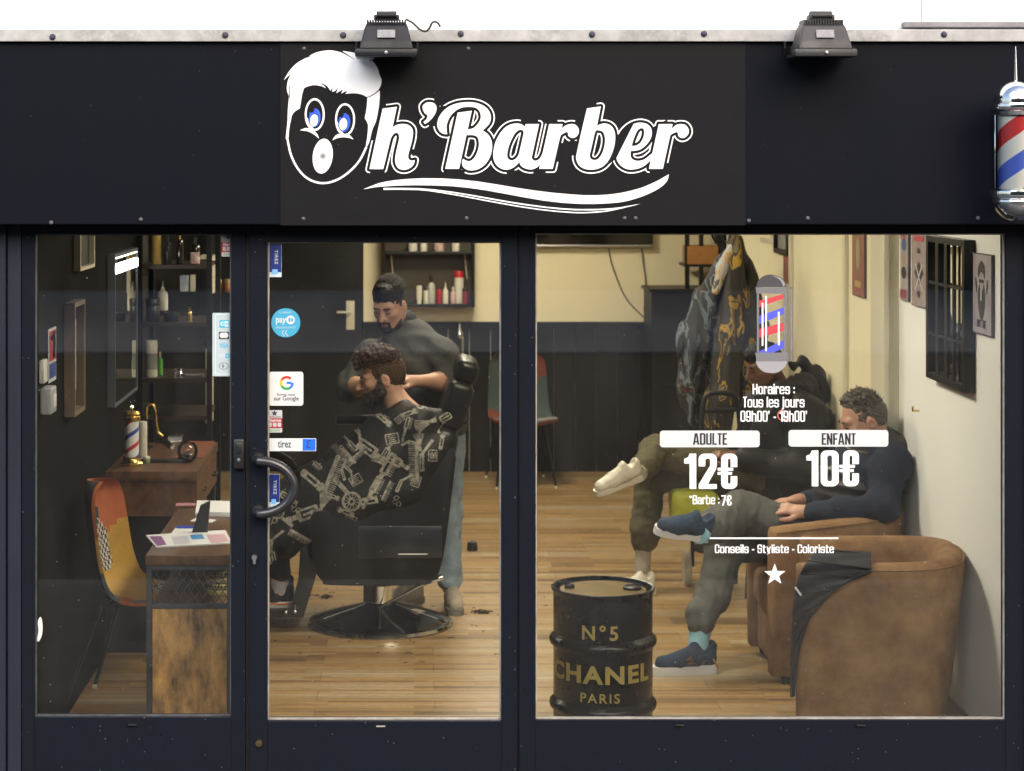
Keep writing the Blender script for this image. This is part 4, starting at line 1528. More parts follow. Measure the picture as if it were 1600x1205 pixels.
# stickers
t = glue('payment_sticker', 'tall white card payment sticker with logos on left window', 'sticker', 349, 588)
cy_ = mat('sticker_cyan', (0.05, 0.42, 0.66), 0.4)
dk_ = mat('sticker_ink', (0.03, 0.04, 0.06), 0.4)
pale_ = mat('sticker_pale_blue', (0.55, 0.68, 0.76), 0.4)
plaque(332, 367, 489, 588, mat('sticker_ice', (0.42, 0.50, 0.54), 0.4), 'card', t)
a_, b_ = W(336, 585, YG - .001), W(364, 491, YG - .001)
mesh_data(flat_mesh([rrect(a_.x, b_.x, a_.z, b_.z, .008), rrect(a_.x + .0022, b_.x - .0022, a_.z + .0022, b_.z - .0022, .006)], 'border', .0006, upright(YG - .001)), 'border', pale_, t)
plaque(343, 358, 500, 512, cy_, 'logo', t, y=YG - .001, r=.002)
p = W(350, 506, YG - .002)
mesh_data(flat_mesh([ellipse(p.x - .006, p.z, .008, .008), ellipse(p.x - .004, p.z, .004, .004)], 'logo_print', .0005, upright(p.y)), 'logo_print', pale_, t)
plaque(351, 357, 502, 505.5, pale_, 'logo_print', t, y=YG - .002, r=.001)
plaque(351, 357, 507, 510.5, pale_, 'logo_print', t, y=YG - .002, r=.001)
plaque(342, 358, 518.5, 530, dk_, 'logo', t, y=YG - .001, r=.002)
p = W(350, 524, YG - .002)
for dx in (-.006, .006):
    mesh_data(flat_mesh([ellipse(p.x + dx, p.z, .0105, .0105)], 'logo_print', .0005, upright(p.y + (.0006 if dx > 0 else 0))), 'logo_print', M['sticker_white'], t)
plain_words('VISA', 343, 357, 536, 544, cy_, 'lettering', t, y=YG - .001, offset=.02)
plain_words('paylib', 342, 352, 552, 560, pale_, 'lettering', t, y=YG - .001)
p = W(355, 556, YG - .001)
mesh_data(flat_mesh([ellipse(p.x, p.z, .009, .009), ellipse(p.x, p.z, .004, .004)], 'logo', .0005, upright(p.y)), 'logo', cy_, t)
p = W(349.5, 572, YG - .001)
mesh_data(flat_mesh([ellipse(p.x, p.z, .018, .013), ellipse(p.x, p.z, .0163, .0115)], 'logo', .0005, upright(p.y)), 'logo', dk_, t)
pc2 = Plane2D(p.x - .02, p.x + .02, p.z - .02, p.z + .02, .0005)
for i, r_ in enumerate((.003, .006, .009)):
    pc2.stroke([(p.x - .008 + r_ * math.cos(R(k)), p.z + r_ * math.sin(R(k))) for k in range(-50, 51, 10)], .0016)
mesh_data(flat_mesh(pc2.loops(), 'logo_print', .0005, upright(p.y)), 'logo_print', dk_, t)

red_s = mat('sticker_red', (0.35, 0.02, 0.035), 0.4)
grey_s = mat('sticker_grey', (0.45, 0.46, 0.48), 0.4)


def alarm(label, x0_, x1_, y0_, y1_):
    t_ = glue('alarm_sticker', label, 'sticker', (x0_ + x1_) / 2, y1_, 'alarm stickers')
    hh = (y1_ - y0_) / 100
    plaque(x0_, x1_, y0_, y1_, grey_s, 'card', t_)
    plaque(x0_, x1_, y0_ + 36 * hh, y0_ + 80 * hh, red_s, 'red_band', t_, y=YG - .001, r=.0005)
    plain_words('Alarme', x0_ + 2, x1_ - 2, y0_ + 38 * hh, y0_ + 52 * hh, M['sticker_white'], 'lettering', t_, y=YG - .002, offset=.02)
    for k in range(3):
        a__ = x0_ + 2 + k * (x1_ - x0_ - 2) / 3
        plaque(a__, a__ + (x1_ - x0_) / 3 - 2.4, y0_ + 56 * hh, y0_ + 74 * hh, grey_s, 'pictogram', t_, y=YG - .002, r=.002)
    c_ = W((x0_ + x1_) / 2, y0_ + 14 * hh, YG - .001)
    mesh_data(flat_mesh([[(c_.x + (.011 if i % 2 == 0 else .006) * math.sin(math.pi * i / 5), c_.z + (.011 if i % 2 == 0 else .006) * math.cos(math.pi * i / 5)) for i in range(10)]], 'badge', .0006, upright(c_.y)), 'badge', dk_, t_)
    plain_words('SURVEILLANCE', x0_ + 2, x1_ - 2, y0_ + 27 * hh, y0_ + 33 * hh, dk_, 'lettering', t_, y=YG - .001)
    plain_words('SECURITE', x0_ + 4, x1_ - 4, y0_ + 86 * hh, y0_ + 95 * hh, mat('sticker_green', (0.08, 0.4, 0.05), 0.4), 'lettering', t_, y=YG - .001)


alarm('grey and red alarm sticker in the upper corner of left window', 346, 367, 366, 401)
alarm('grey and red alarm sticker on the door below the square card', 417, 441, 641, 676)
nav = mat('sticker_navy', (0.010, 0.03, 0.20), 0.4)
sky_ = mat('sticker_sky', (0.20, 0.45, 0.80), 0.4)
for y0_, y1_, x0_, x1_, lab in ((381, 433, 421, 440, 'upright navy pull sticker at the top of the door'), (741, 792, 420, 437, 'upright navy pull sticker inside the bow handle')):
    t = glue('pull_sticker', lab, 'sticker', 430, y1_, 'upright pull stickers')
    plaque(x0_, x1_, y0_, y1_, pale_, 'card', t, r=.001)
    plaque(x0_ + .4, x1_ - .4, y0_ + .5, y1_ - 7.5, nav, 'print', t, y=YG - .001, r=.001)
    plaque(x0_ + 4, x1_ - 6, y1_ - 12, y1_ - 4.5, sky_, 'pictogram', t, y=YG - .002, r=.001)
    p_ = W((x0_ + x1_) / 2 + 1, (y0_ + y1_) / 2 - 5, YG - .002)
    tm = text_mesh('TIREZ', 'lettering', .016, 1.0, .0004, .0006, space=1.35)
    for v in tm.vertices:
        v.co = Vector((p_.x + v.co.y, p_.y - v.co.z, p_.z - v.co.x))
    mesh_data(tm, 'lettering', M['sticker_white'], t)
t = glue('pull_sign', 'wide white pull sign with blue square on the door', 'sign', 455, 705)
plaque(417, 494, 685, 705, M['sticker_white'], 'card', t, r=.002)
plain_words('tirez', 434, 455, 688.5, 699.5, dk_, 'lettering', t, y=YG - .001, offset=.008)
plaque(473, 493, 686, 704, mat('sign_bright_blue', (0.01, 0.13, 0.80), 0.4), 'blue_square', t, y=YG - .001, r=.001)
p = lambda x, y: (W(x, y, 0).x, W(x, y, 0).z)
pg = Plane2D(*[v for v in (p(474, 704)[0], p(492, 704)[0], p(480, 704)[1], p(480, 686)[1])], .0008)
pg.stroke([p(486, 689), p(480, 691), p(481, 695), p(479, 700), p(484, 701)], .0035)
mesh_data(flat_mesh(pg.loops(), 'pictogram', .0006, upright(YG - .002)), 'pictogram', dk_, t)
t = glue('review_card', 'white square card with a multicoloured letter G on the door', 'sticker', 446, 634)
plaque(420, 474, 581, 634, mat('card_white', (0.62, 0.62, 0.63), 0.4), 'card', t, r=.01)
c = W(448, 598.5, YG - .001)
segs = (((0.55, 0.03, 0.02), 45, 150), ((0.75, 0.42, 0.02), 150, 210), ((0.03, 0.30, 0.07), 210, 300), ((0.03, 0.16, 0.70), 300, 362))
for rgb, a0, a1 in segs:
    ro, ri = .0265, .0175
    arc = [(c.x + ro * math.cos(R(k)), c.z + ro * math.sin(R(k))) for k in np.linspace(a0, a1, 12)] + [(c.x + ri * math.cos(R(k)), c.z + ri * math.sin(R(k))) for k in np.linspace(a1, a0, 12)]
    mesh_data(flat_mesh([arc], 'letter_stroke', .0006, upright(c.y)), 'letter_stroke', mat('logo_colour', rgb, 0.4), t)
mesh_data(flat_mesh([[(c.x, c.z - .004), (c.x + .0175, c.z - .004), (c.x + .0175, c.z + .0048), (c.x, c.z + .0048)]], 'letter_stroke', .0006, upright(c.y)), 'letter_stroke', mat('logo_colour', (0.03, 0.16, 0.70), 0.4), t)
plain_words('Suivez nous', 433, 461, 614, 618.5, dk_, 'lettering', t, y=YG - .001)
plain_words('sur Google', 428, 467, 619, 628, dk_, 'lettering', t, y=YG - .001, offset=.006)
t = glue('round_sticker', 'round sky blue mobile payment sticker on the door', 'sticker', 446, 527)
c = W(446.5, 504.5, YG)
mesh_data(flat_mesh([ellipse(c.x, c.z, .055, .055)], 'card', .001, upright(c.y)), 'card', mat('sticker_bright_cyan', (0.05, 0.33, 0.53), 0.4), t)
plain_words('pay', 431, 447, 497, 508, M['sticker_white'], 'lettering', t, y=YG - .001, offset=.02)
c = W(454, 500, YG - .001)
mesh_data(flat_mesh([ellipse(c.x, c.z, .0165, .0165), ellipse(c.x - .004, c.z, .004, .009), ellipse(c.x + .006, c.z, .004, .008)], 'logo', .0006, upright(c.y)), 'logo', M['sticker_white'], t)
plain_words('ICI, PAIEMENT', 436, 456, 487, 490, M['sticker_white'], 'lettering', t, y=YG - .001)
plain_words('MOBILE SANS CONTACT', 431, 462, 510.5, 513.5, M['sticker_white'], 'lettering', t, y=YG - .001)
pg = Plane2D(c.x - .06, c.x + .02, c.z - .07, c.z, .0008)
q = lambda x, y: (W(x, y, YG).x, W(x, y, YG).z)
pg.stroke([q(443, 516), q(441, 521), q(444, 525)], .0022)
pg.stroke([q(448, 516), q(446, 521), q(450, 525)], .0022)
mesh_data(flat_mesh(pg.loops(), 'pictogram', .0006, upright(YG - .001)), 'pictogram', M['sticker_white'], t)
# torn white paint flake left on the left window
t = W(62, 985, YG)
me = flat_mesh([smooth_loop([(W(x, y, YG).x, W(x, y, YG).z) for x, y in ((63, 964), (66, 972), (66, 990), (61, 1002), (58, 1000), (60, 985), (59, 972))], 4)], 'torn_label', .0008, upright(YG))
tag(mesh_data(me, 'torn_label', M['white'], loc=t), 'torn white label remnant low on the left window edge', 'label')
# ------------------------------------------------------------------ furniture and fittings
def OZ(px, py, z):
    """the point of the horizontal plane z that the photograph shows at px, py"""
    d = FPX * (CAM_Z - z) / (py - VPY)
    return Vector(((px - VPX) * d / FPX, CAM_Y + d, z))


M['gold'] = mat('gold_print', (0.44, 0.33, 0.09), 0.45, var=0.3, vscale=25)
M['brassy'] = mat('polished_brass', (0.65, 0.45, 0.13), 0.25, metal=1.0)
M['barrel'] = mat('gloss_black_drum', (0.0055, 0.0058, 0.008), 0.3, spec=.3, var=0.3, vscale=12, rvar=0.08, coat=0.08)
M['suede'] = mat('brown_suede', (0.285, 0.165, 0.082), 0.85, spec=.2, var=0.6, vscale=6.5, rgb2=(0.135, 0.070, 0.033), bump=0.12, bscale=70, detail=9)
M['leather'] = mat('black_leatherette', (0.005, 0.0048, 0.0046), 0.38, spec=.28, var=0.3, vscale=9, bump=0.06, bscale=160, rvar=0.08)
M['rustic'] = mat('rustic_brown_board', (0.66, 0.36, 0.11), 0.5, var=0.8, vscale=5.5, rgb2=(0.05, 0.028, 0.013), stretch=(3.2, 3.2, 1.2), bump=0.05, bscale=50, detail=9)
M['rustic_h'] = mat('dark_brown_top', (0.15, 0.07, 0.03), 0.36, var=0.7, vscale=4, rgb2=(0.05, 0.026, 0.014), stretch=(6, 1.2, 4), bump=0.03, detail=8)
M['grey_frame'] = mat('blue_grey_steel', (0.030, 0.036, 0.044), 0.5, var=0.3, vscale=15)
M['paper'] = mat('paper', (0.72, 0.73, 0.76), 0.6, var=0.08, vscale=12)
M['cream_plastic'] = mat('cream_plastic', (0.62, 0.58, 0.45), 0.4)
M['mirror'] = mat('mirror_glass', (0.8, 0.82, 0.8), 0.01, metal=1.0)

# black oil drum with gold lettering
bx, by, br, bh = 0.753, 0.55, 0.2035, 0.628
t = thing('oil_drum', 'small glossy black oil drum with gold lettering behind the window', 'drum', (bx, by, 0))
pr = [(br - .012, 0.0), (br + .002, .004), (br + .003, .022), (br - .004, .03)]
for zr in (.159, .414):
    pr += [(br - .004, zr - .03), (br - .001, zr - .022), (br + .010, zr - .012), (br + .013, zr), (br + .010, zr + .012), (br - .001, zr + .022), (br - .008, zr + .03), (br - .004, zr + .038)]
pr += [(br - .004, bh - .035), (br - .002, bh - .02), (br + .004, bh - .012), (br + .005, bh - .003), (br + .001, bh), (br - .006, bh - .002), (br - .008, bh - .02)]
MB().lathe(pr, (bx, by, 0), 72).build('body', M['barrel'], t)
MB().lathe([(0.0001, bh - .019), (br - .04, bh - .019), (br - .03, bh - .014), (br - .0085, bh - .014)], (bx, by, 0), 64).build('lid', mat('amber_black_lid', (0.22, 0.145, 0.042), 0.3, var=0.5, vscale=5, rgb2=(0.07, 0.05, 0.02), coat=0.3), t)
mb = MB()
for dx in (-.022, .022):
    a0 = 0.75 if dx < 0 else math.pi + .75
    mb.add([(bx + dx - .01 + r_ * math.cos(a0 + k * .24), by - .01 + r_ * math.sin(a0 + k * .24), bh - .0178 + (.0006 if dx > 0 else 0)) for k in range(21) for r_ in (.038, .058)], [(2 * k, 2 * k + 1, 2 * k + 3, 2 * k + 2) for k in range(20)])
MB.build(mb, 'lid_print', M['gold'], t, smooth=0)
for px, py, r_ in ((890, 913, .021), (988, 915, .038)):
    p = OZ(px, py, bh)
    MB().lathe([(r_, -.017), (r_, -.004), (r_ * .8, .0), (r_ * .75, -.004), (0.0001, -.004)], (p.x, p.y, bh), 20).build('bung', M['black_metal'], t)


def wrapped(s, a0, a1, z0, z1, off, gap=1.0):
    me = text_mesh(s, 'lettering', 1, 1, off, .002, space=gap)
    xs = [v.co.x for v in me.vertices]
    zs = [v.co.y for v in me.vertices]
    bm = bmesh.new()
    bm.from_mesh(me)
    for _ in range(2):
        lg = [e for e in bm.edges if abs(e.verts[0].co.x - e.verts[1].co.x) > .12]
        if lg:
            bmesh.ops.subdivide_edges(bm, edges=lg, cuts=2)
            bmesh.ops.triangulate(bm, faces=bm.faces)
    bm.to_mesh(me)
    bm.free()
    for v in me.vertices:
        a = R(a0 + (v.co.x - min(xs)) / (max(xs) - min(xs)) * (a1 - a0))
        z = z0 + (v.co.y - min(zs)) / (max(zs) - min(zs)) * (z1 - z0)
        rr = br - .0015 + max(v.co.z, 0) * 1.2
        v.co = Vector((bx + rr * math.sin(a), by - rr * math.cos(a), z))
    return mesh_data(me, 'lettering', M['gold'], t)


zz = lambda py: CAM_Z - (py - VPY) / S(by - br)
wrapped('N°5', -29, 12, zz(1002), zz(978), .02, 1.25)
wrapped('CHANEL', -76, 57, zz(1071), zz(1042), .035, 1.15)
wrapped('PARIS', -31, 14, zz(1100), zz(1085), .015, 1.25)


# brown tub armchairs
def tub_chair(name, label, x0, x1, yc, wd, hgt, rise=.035):
    t = thing(name, label, 'armchair', ((x0 + x1) / 2, yc, 0), 'brown tub armchairs')
    hw = wd / 2
    path = []
    rb = 0.30
    n1, n2 = 10, 26
    for i in range(n1):
        path.append((x0 + .02 + (x1 - rb - x0 - .02) * i / n1, yc - hw, 0, -1))
    for i in range(n2 + 1):
        a = -math.pi / 2 + math.pi * i / n2
        ca, sa = math.cos(a), math.sin(a)
        sx = math.copysign(abs(ca) ** .75, ca)
        sy = math.copysign(abs(sa) ** .75, sa)
        path.append((x1 - rb + rb * sx, yc + hw * sy, ca, sa))
    for i in range(n1):
        path.append((x1 - rb - (x1 - rb - x0 - .02) * (i + 1) / n1, yc + hw, 0, 1))
    prof = [(-.115, .10), (-.125, .42), (-.12, hgt - .06), (-.105, hgt - .02), (-.075, hgt), (-.035, hgt), (-.008, hgt - .018), (.0, hgt - .05), (-.004, .62 * hgt), (-.02, .3 * hgt), (-.045, .035), (-.1, .035)]
    k = len(prof)
    vs, fs = [], []
    for j, (x, y, nx, ny) in enumerate(path):
        back = min(1, max(0, (x - x0) / (x1 - x0)))
        for o_, z in prof:
            zz_ = z * (1 + rise * back * (z / hgt))
            fl_ = .055 * back * (1 - z / hgt)
            vs.append((x + nx * o_ - (fl_ if nx > .1 else 0) * nx, y + ny * o_, zz_))
    for j in range(len(path) - 1):
        for i in range(k):
            fs.append((j * k + i, j * k + (i + 1) % k, (j + 1) * k + (i + 1) % k, (j + 1) * k + i))
    # padded ends of the arms
    for j, sg in ((0, 1), (len(path) - 1, -1)):
        c0 = len(vs)
        for q, (dx, sc_) in enumerate(((-.016, .93), (-.024, .75))):
            zc_ = sum(z for _, z in prof) / k
            yc_ = sum(vs[j * k + i][1] for i in range(k)) / k
            for i in range(k):
                v = vs[j * k + i]
                vs.append((v[0] + dx, yc_ + (v[1] - yc_) * sc_, v[2] - (v[2] - zc_) * (1 - sc_) * .12))
        rings = [[j * k + i for i in range(k)], [c0 + i for i in range(k)], [c0 + k + i for i in range(k)]]
        for a_, b_ in zip(rings, rings[1:]):
            for i in range(k):
                q = (a_[i], b_[i], b_[(i + 1) % k], a_[(i + 1) % k])
                fs.append(q if sg > 0 else q[::-1])
        fs.append(tuple(rings[2]) if sg < 0 else tuple(rings[2][::-1]))
    MB().add(vs, fs).build('shell', M['suede'], t, smooth=60)
    MB().rbox(x0 + .005, x1 - .16, yc - hw + .122, yc + hw - .122, .26, .43, .045, 4).build('seat', M['suede'], t)
    MB().rbox(x0 + .03, x1 - .14, yc - hw + .118, yc + hw - .118, .05, .255, .01, 2).build('apron', M['suede'], t)
    for x, y in ((x0 + .07, yc - hw + .06), (x0 + .07, yc + hw - .06), (x1 - .2, yc - hw + .08), (x1 - .2, yc + hw - .08)):
        MB().lathe([(.018, 0), (.022, .036)], (x, y, 0), 14).build('leg', M['rubber'], t)
    # raised seam along the rim
    sm = [(x + nx * -.006, y + ny * -.006, (hgt - .02) * (1 + rise * min(1, max(0, (x - x0) / (x1 - x0))))) for x, y, nx, ny in path]
    MB().tube(sm, .004, 6).build('piping', M['suede'], t)
    return t


tub_chair('tub_armchair', 'empty brown tub armchair in the window corner, dark jacket on its arm', 1.575, 2.238, .69, .72, .735).rotation_euler = (0, 0, R(-12))
tub_chair('tub_armchair', 'brown tub armchair in which the man with grey trousers sits', 1.585, 2.235, 1.78, .72, .70, .115)

# dark quilted jacket over the arm of the near armchair
PY = .318


def armface(x, y, d=0.0):
    yy = .34
    for _ in range(3):
        X_ = W(x, y, yy).x
        yy = .395 - .2126 * (X_ - 1.482) + d
    return W(x, y, yy)


JA = smooth_loop([(1262, 876), (1247, 905), (1240, 945), (1237, 990), (1235, 1040), (1235, 1088)], 8, False)
JB = smooth_loop([(1362, 889), (1326, 906), (1292, 932), (1264, 966), (1249, 1012), (1239, 1090)], 8, False)
zr_ = .742
NS, NT = len(JA), 14
jv, jf = [], []
for i in range(-9, NS):
    for j in range(NT + 1):
        u = j / NT
        if i < 0:
            k = (-i) / 9
            x_ = JA[0][0] + (JB[0][0] - JA[0][0]) * u + 16 * k * (1 - u)
            q_ = armface(x_, 880, -.005)
            b_ = .014 * abs(math.sin(math.pi * (i * .30 + .9 * u))) ** .6
            p_ = Vector((q_.x + .035 * k, q_.y + .006 + .17 * k, zr_ + .006 + b_ + .022 * math.sin(min(1, k * 1.3) * math.pi * .5) - .03 * max(0, k - .7)))
        else:
            s_ = i / (NS - 1)
            xy = [JA[i][c] + (JB[i][c] - JA[i][c]) * u for c in (0, 1)]
            b_ = .020 * abs(math.sin(math.pi * (i * .155 + .8 * u))) ** .5 + .012 * math.sin(math.pi * u)
            p_ = armface(xy[0], xy[1], -.008 - b_ * (1 - .5 * s_) + .03 * (1 - u) ** 3)
        jv.append(p_)
rw_ = NT + 1
nr_ = NS + 9
for i in range(nr_ - 1):
    for j in range(NT):
        a_ = i * rw_ + j
        jf.append((a_, a_ + rw_, a_ + rw_ + 1, a_ + 1))
n0_ = len(jv)
jv += [v + Vector((0, .012, -.004)) for v in jv]
jf += [tuple(i + n0_ for i in f[::-1]) for f in jf]
bd_ = [j for j in range(NT + 1)] + [i * rw_ + NT for i in range(1, nr_)] + [(nr_ - 1) * rw_ + j for j in range(NT - 1, -1, -1)] + [i * rw_ for i in range(nr_ - 2, 0, -1)]
jf += [(bd_[k], bd_[(k + 1) % len(bd_)], bd_[(k + 1) % len(bd_)] + n0_, bd_[k] + n0_) for k in range(len(bd_))]
JK = mat('navy_quilted_nylon', (0.020, 0.022, 0.032), 0.62, spec=.25, var=0.3, vscale=20, bump=0.08, bscale=90)
t = W(1290, 1085, PY)
jt = thing('quilted_jacket', 'dark quilted jacket draped over the near armchair arm', 'jacket', t)
MB().add(jv, jf).build('shell', JK, jt, smooth=70)
sm_ = MB()
for i in (3, 9, 15, 22, 28, 34, 41):
    if i < nr_:
        sm_.tube([v + Vector((0, -.0015, .001)) for v in jv[i * rw_:(i + 1) * rw_]], .0028, 5)
sm_.build('quilt_seams', mat('dark_seam', (.004, .004, .006), .7), jt)
ed = [armface(x, y, -.016) for x, y in ((1362, 892), (1345, 898), (1326, 907), (1308, 919), (1292, 933), (1277, 950), (1264, 967), (1255, 992), (1249, 1013), (1243, 1052), (1240, 1088))]
MB().tube(smooth_loop([tuple(p) for p in ed], 4, False), .006, 6).build('trim', mat('black_binding', (0.006, 0.006, 0.008), .6), jt)
lt = MB()
for i, (x, y) in enumerate(((1244, 920), (1247, 924), (1250, 928))):
    p = armface(x, y, -.040)
    lt.rbox(p.x - .004, p.x + .004, p.y - .001, p.y + .001, p.z - .008, p.z + .008, .0008, 1, rot=(0, -.6, 0))
MB.build(lt, 'embroidery', M['white'], jt)

# barber chair
CX, CY = -.18, 2.69
t = thing('barber_chair', 'black barber chair on a round chrome edged base with pump lever', 'barber chair', (CX, CY, 0))
BC = t
MB().lathe([(.365, .0), (.368, .008), (.36, .022), (.345, .027)], (CX, CY, 0), 72).build('base_rim', mat('dark_chrome', (.32, .30, .26), .12, metal=1), t)
mb = MB().lathe([(.344, .026), (.30, .045), (.22, .068), (.14, .088), (.085, .105), (.062, .115)], (CX, CY, 0), 72)
MB.build(mb, 'base', mat('gloss_black_base', (.11, .10, .09), .10, metal=1, coat=.3), t, smooth=60)
mb = MB()
for k in range(5):
    a = k * math.pi * .4 + .95
    mb.tube([(CX + r_ * math.cos(a), CY + r_ * math.sin(a), z) for r_, z in ((.08, .107), (.14, .088), (.22, .068), (.30, .0455))], .0025, 6)
MB.build(mb, 'base_ribs', M['steel'], t)
MB().lathe([(.064, .10), (.064, .20), (.058, .205), (.058, .36)], (CX, CY, 0), 40).build('column', M['chrome'], t)
MB().rbox(CX - .085, CX - .02, CY - .075, CY - .03, .12, .36, .01, 2).build('pump_housing', M['leather'], t)
l0, l1 = W(592, 950, CY - .1), W(655, 916, CY - .22)
l2 = W(690, 903, CY - .22)
mb = MB().tube([l0, l1, l2], .008, 10)
mb.rbox(l2.x - .055, l2.x + .01, l2.y - .02, l2.y + .02, l2.z - .016, l2.z + .004, .006, 2, rot=(0, -.35, 0))
MB.build(mb, 'pump_lever', M['chrome'], t)
sp = [(490, 800), (487, 850), (492, 890), (503, 908), (520, 915), (655, 915), (676, 907), (687, 892), (697, 845), (710, 740), (712, 712), (700, 704), (668, 752), (620, 790), (560, 806)]
for yy, nm in ((CY - .30, 'side_panel'), (CY + .26, 'side_panel')):
    o_ = []
    for x, y in sp:
        p = W(x, y, CY - .30)
        o_.append((p.x, p.z))
    o_ = smooth_loop(o_, 4)
    MB().prism(o_, yy, yy + .045).build(nm, M['leather'], t, bevel=.006)
p0, p1 = W(560, 872, CY - .302), W(690, 822, CY - .302)
MB().rbox(p0.x, p1.x, CY - .307, CY - .3005, p0.z, p1.z, .003, 2).build('side_reflection', mat('navy_reflection_patch', (.009, .011, .017), .3, coat=.2), t)  # bluish reflection on the side panel, put into a raised patch's colour
p0, p1 = W(622, 866, CY - .309), W(668, 866, CY - .309)
MB().tube([p0, p1], .0025, 6).build('trim_strip', M['steel'], t)
MB().rbox(CX - .36, CX + .30, CY - .255, CY + .255, .35, .55, .05, 4).build('seat', M['leather'], t)
tilt = R(16)
bq = MB().rbox(-.02, .12, CY - .265, CY + .265, .42, 1.02, .055, 4, rot=(0, R(10), 0), piv=(.12, CY, .45))
MB.build(bq, 'backrest', M['leather'], t)
MB().rbox(.075, .21, CY - .23, CY + .23, .985, 1.235, .04, 4, rot=(0, R(18), 0), piv=(.21, CY, .95)).build('upper_backrest', M['leather'], t)
MB().rbox(.085, .205, CY - .19, CY + .19, 1.222, 1.345, .042, 4, rot=(0, R(18), 0), piv=(.21, CY, .95)).build('headrest', M['leather'], t)
for yy in (CY + .285,):
    MB().rbox(-.42, .02, yy - .04, yy + .04, .975, 1.02, .02, 3).build('armrest', M['leather'], t)
fo = []
for x, y in ((470, 842), (502, 858), (494, 900), (474, 965), (380, 968), (376, 958), (452, 955), (466, 905)):
    p = W(x, y, CY - .22)
    fo.append((p.x, p.z))
MB().prism(fo, CY - .22, CY + .22).build('footrest', mat('black_footrest', (.010, .010, .010), .4), t, bevel=.004)
mb = MB()
for x, y in ((447, 957), (461, 956)):
    p = W(x, y, CY - .235)
    mb.ball(p, .011, 12)
    if x > 450:
        mb.tube([p, p + Vector((0, 0, .035))], .004, 8)
MB.build(mb, 'chrome_knob', M['chrome'], t)

# reception desk seen from its end
dx0, dx1, dy0, dy1 = -1.082, -.733, .50, 1.62
t = thing('reception_desk', 'rustic wood desk with steel frame and wire mesh end', 'desk', ((dx0 + dx1) / 2, (dy0 + dy1) / 2, 0))
MB().box(dx0, dx1, dy0 - .012, dy1, .722, .762).build('desk_top', M['rustic_h'], t, bevel=.003)
mb = MB()
e = .022
for x in (dx0 + .002, dx1 - .002 - e):
    for y in (dy0, dy1 - e):
        mb.box(x, x + e, y, y + e, 0, .7215)
for y in (dy0, dy1 - e):
    for z in (.7, .545, .03):
        mb.box(dx0 + .0025 + e, dx1 - .0025 - e, y + .001, y + e - .001, z, z + .021)
for x in (dx0 + .002, dx1 - .002 - e):
    mb.box(x + .001, x + e - .001, dy0 + e + .0005, dy1 - e - .0005, .7, .721)
MB.build(mb, 'steel_frame', M['grey_frame'], t, smooth=0, bevel=.001)
MB().box(dx0 + .026, dx1 - .026, dy0 + .006, dy0 + .018, .052, .5445).build('wood_panel', M['rustic'], t, smooth=0)
MB().box(dx0 + .026, dx1 - .026, dy0 + .024, dy1 - .03, .55, .562).build('shelf', M['rustic_h'], t, smooth=0)
mb = MB()
mx0, mx1, mz0, mz1 = dx0 + .0245, dx1 - .0245, .5665, .6995
wv, hv = .0315, .047
n_ = 30
for sgn in (1, -1):
    for k in range(-12, 26):
        # a diagonal wire clipped to the opening
        xa_ = mx0 + k * wv
        pts = []
        dxdz = sgn * wv / hv
        z_lo, z_hi = mz0, mz1
        xs_lo = xa_ if sgn > 0 else xa_ + 0
        f_ = lambda z: xs_lo + dxdz * (z - mz0)
        za, zb_ = mz0, mz1
        # clip in x
        for lim, lo_ in ((mx0, True), (mx1, False)):
            pass
        cand = []
        if mx0 <= f_(mz0) <= mx1: cand.append((f_(mz0), mz0))
        if mx0 <= f_(mz1) <= mx1: cand.append((f_(mz1), mz1))
        for xx in (mx0, mx1):
            z_ = mz0 + (xx - xs_lo) / dxdz
            if mz0 < z_ < mz1: cand.append((xx, z_))
        if len(cand) >= 2 and math.dist(cand[0], cand[1]) > .004:
            yy = dy0 + .008 + (.002 if sgn > 0 else 0)
            mb.tube([(cand[0][0], yy, cand[0][1]), (cand[1][0], yy, cand[1][1])], .0017, 5)
MB.build(mb, 'wire_mesh', M['grey_frame'], t)
# gold tin behind the mesh
p = Vector((-.80, .72, .562))
t = thing('gold_tin', 'gold and black ringed tin behind the desk mesh', 'tin', p)
pr, mi = [], []
mb = MB()
for k in range(6):
    z = k * .026
    mb.lathe([(.055, z), (.058, z + .004), (.058, z + .018), (.055, z + .0225)], p, 28, mi=0)
    if k < 5:
        mb.lathe([(.0552, z + .0226), (.0552, z + .0259)], p, 28, mi=1)
for k in (1, 3):
    for j in range(14):
        a = -math.pi + j * math.pi / 13
        c_ = p + Vector((.0585 * math.cos(a), .0585 * math.sin(a), k * .026 + .011))
        mb.ball(c_, (.0035, .0035, .006), 6, mi=1)
MB.build(mb, 'body', [mat('tin_gold', (.42, .32, .10), .4, metal=.3), M['black_metal']], t)


# things on the desk
def sheet(name, label, cat, pts, z, m, thick=.002, group=None, prints=None):
    q_ = [OZ(x, y, z) for x, y in pts]
    mb_ = MB()
    vs_ = [v for v in q_] + [v + Vector((0, 0, thick)) for v in q_]
    n_ = len(q_)
    mb_.add(vs_, [tuple(range(n_))[::-1], tuple(range(n_, 2 * n_))] + [(i, (i + 1) % n_, (i + 1) % n_ + n_, i + n_) for i in range(n_)])
    c_ = sum(q_, Vector()) / n_
    t_ = thing(name, label, cat, c_, group)
    mb_.build('sheet', m, t_, smooth=0)
    for pp, pm in prints or ():
        r_ = [OZ(x, y, z + thick + .0006) for x, y in pp]
        MB().add(r_, [tuple(range(len(r_)))[::-1]]).add([v + Vector((0, 0, .0004)) for v in r_], [tuple(range(len(r_)))]).build('print', pm, t_, smooth=0)
    return t_


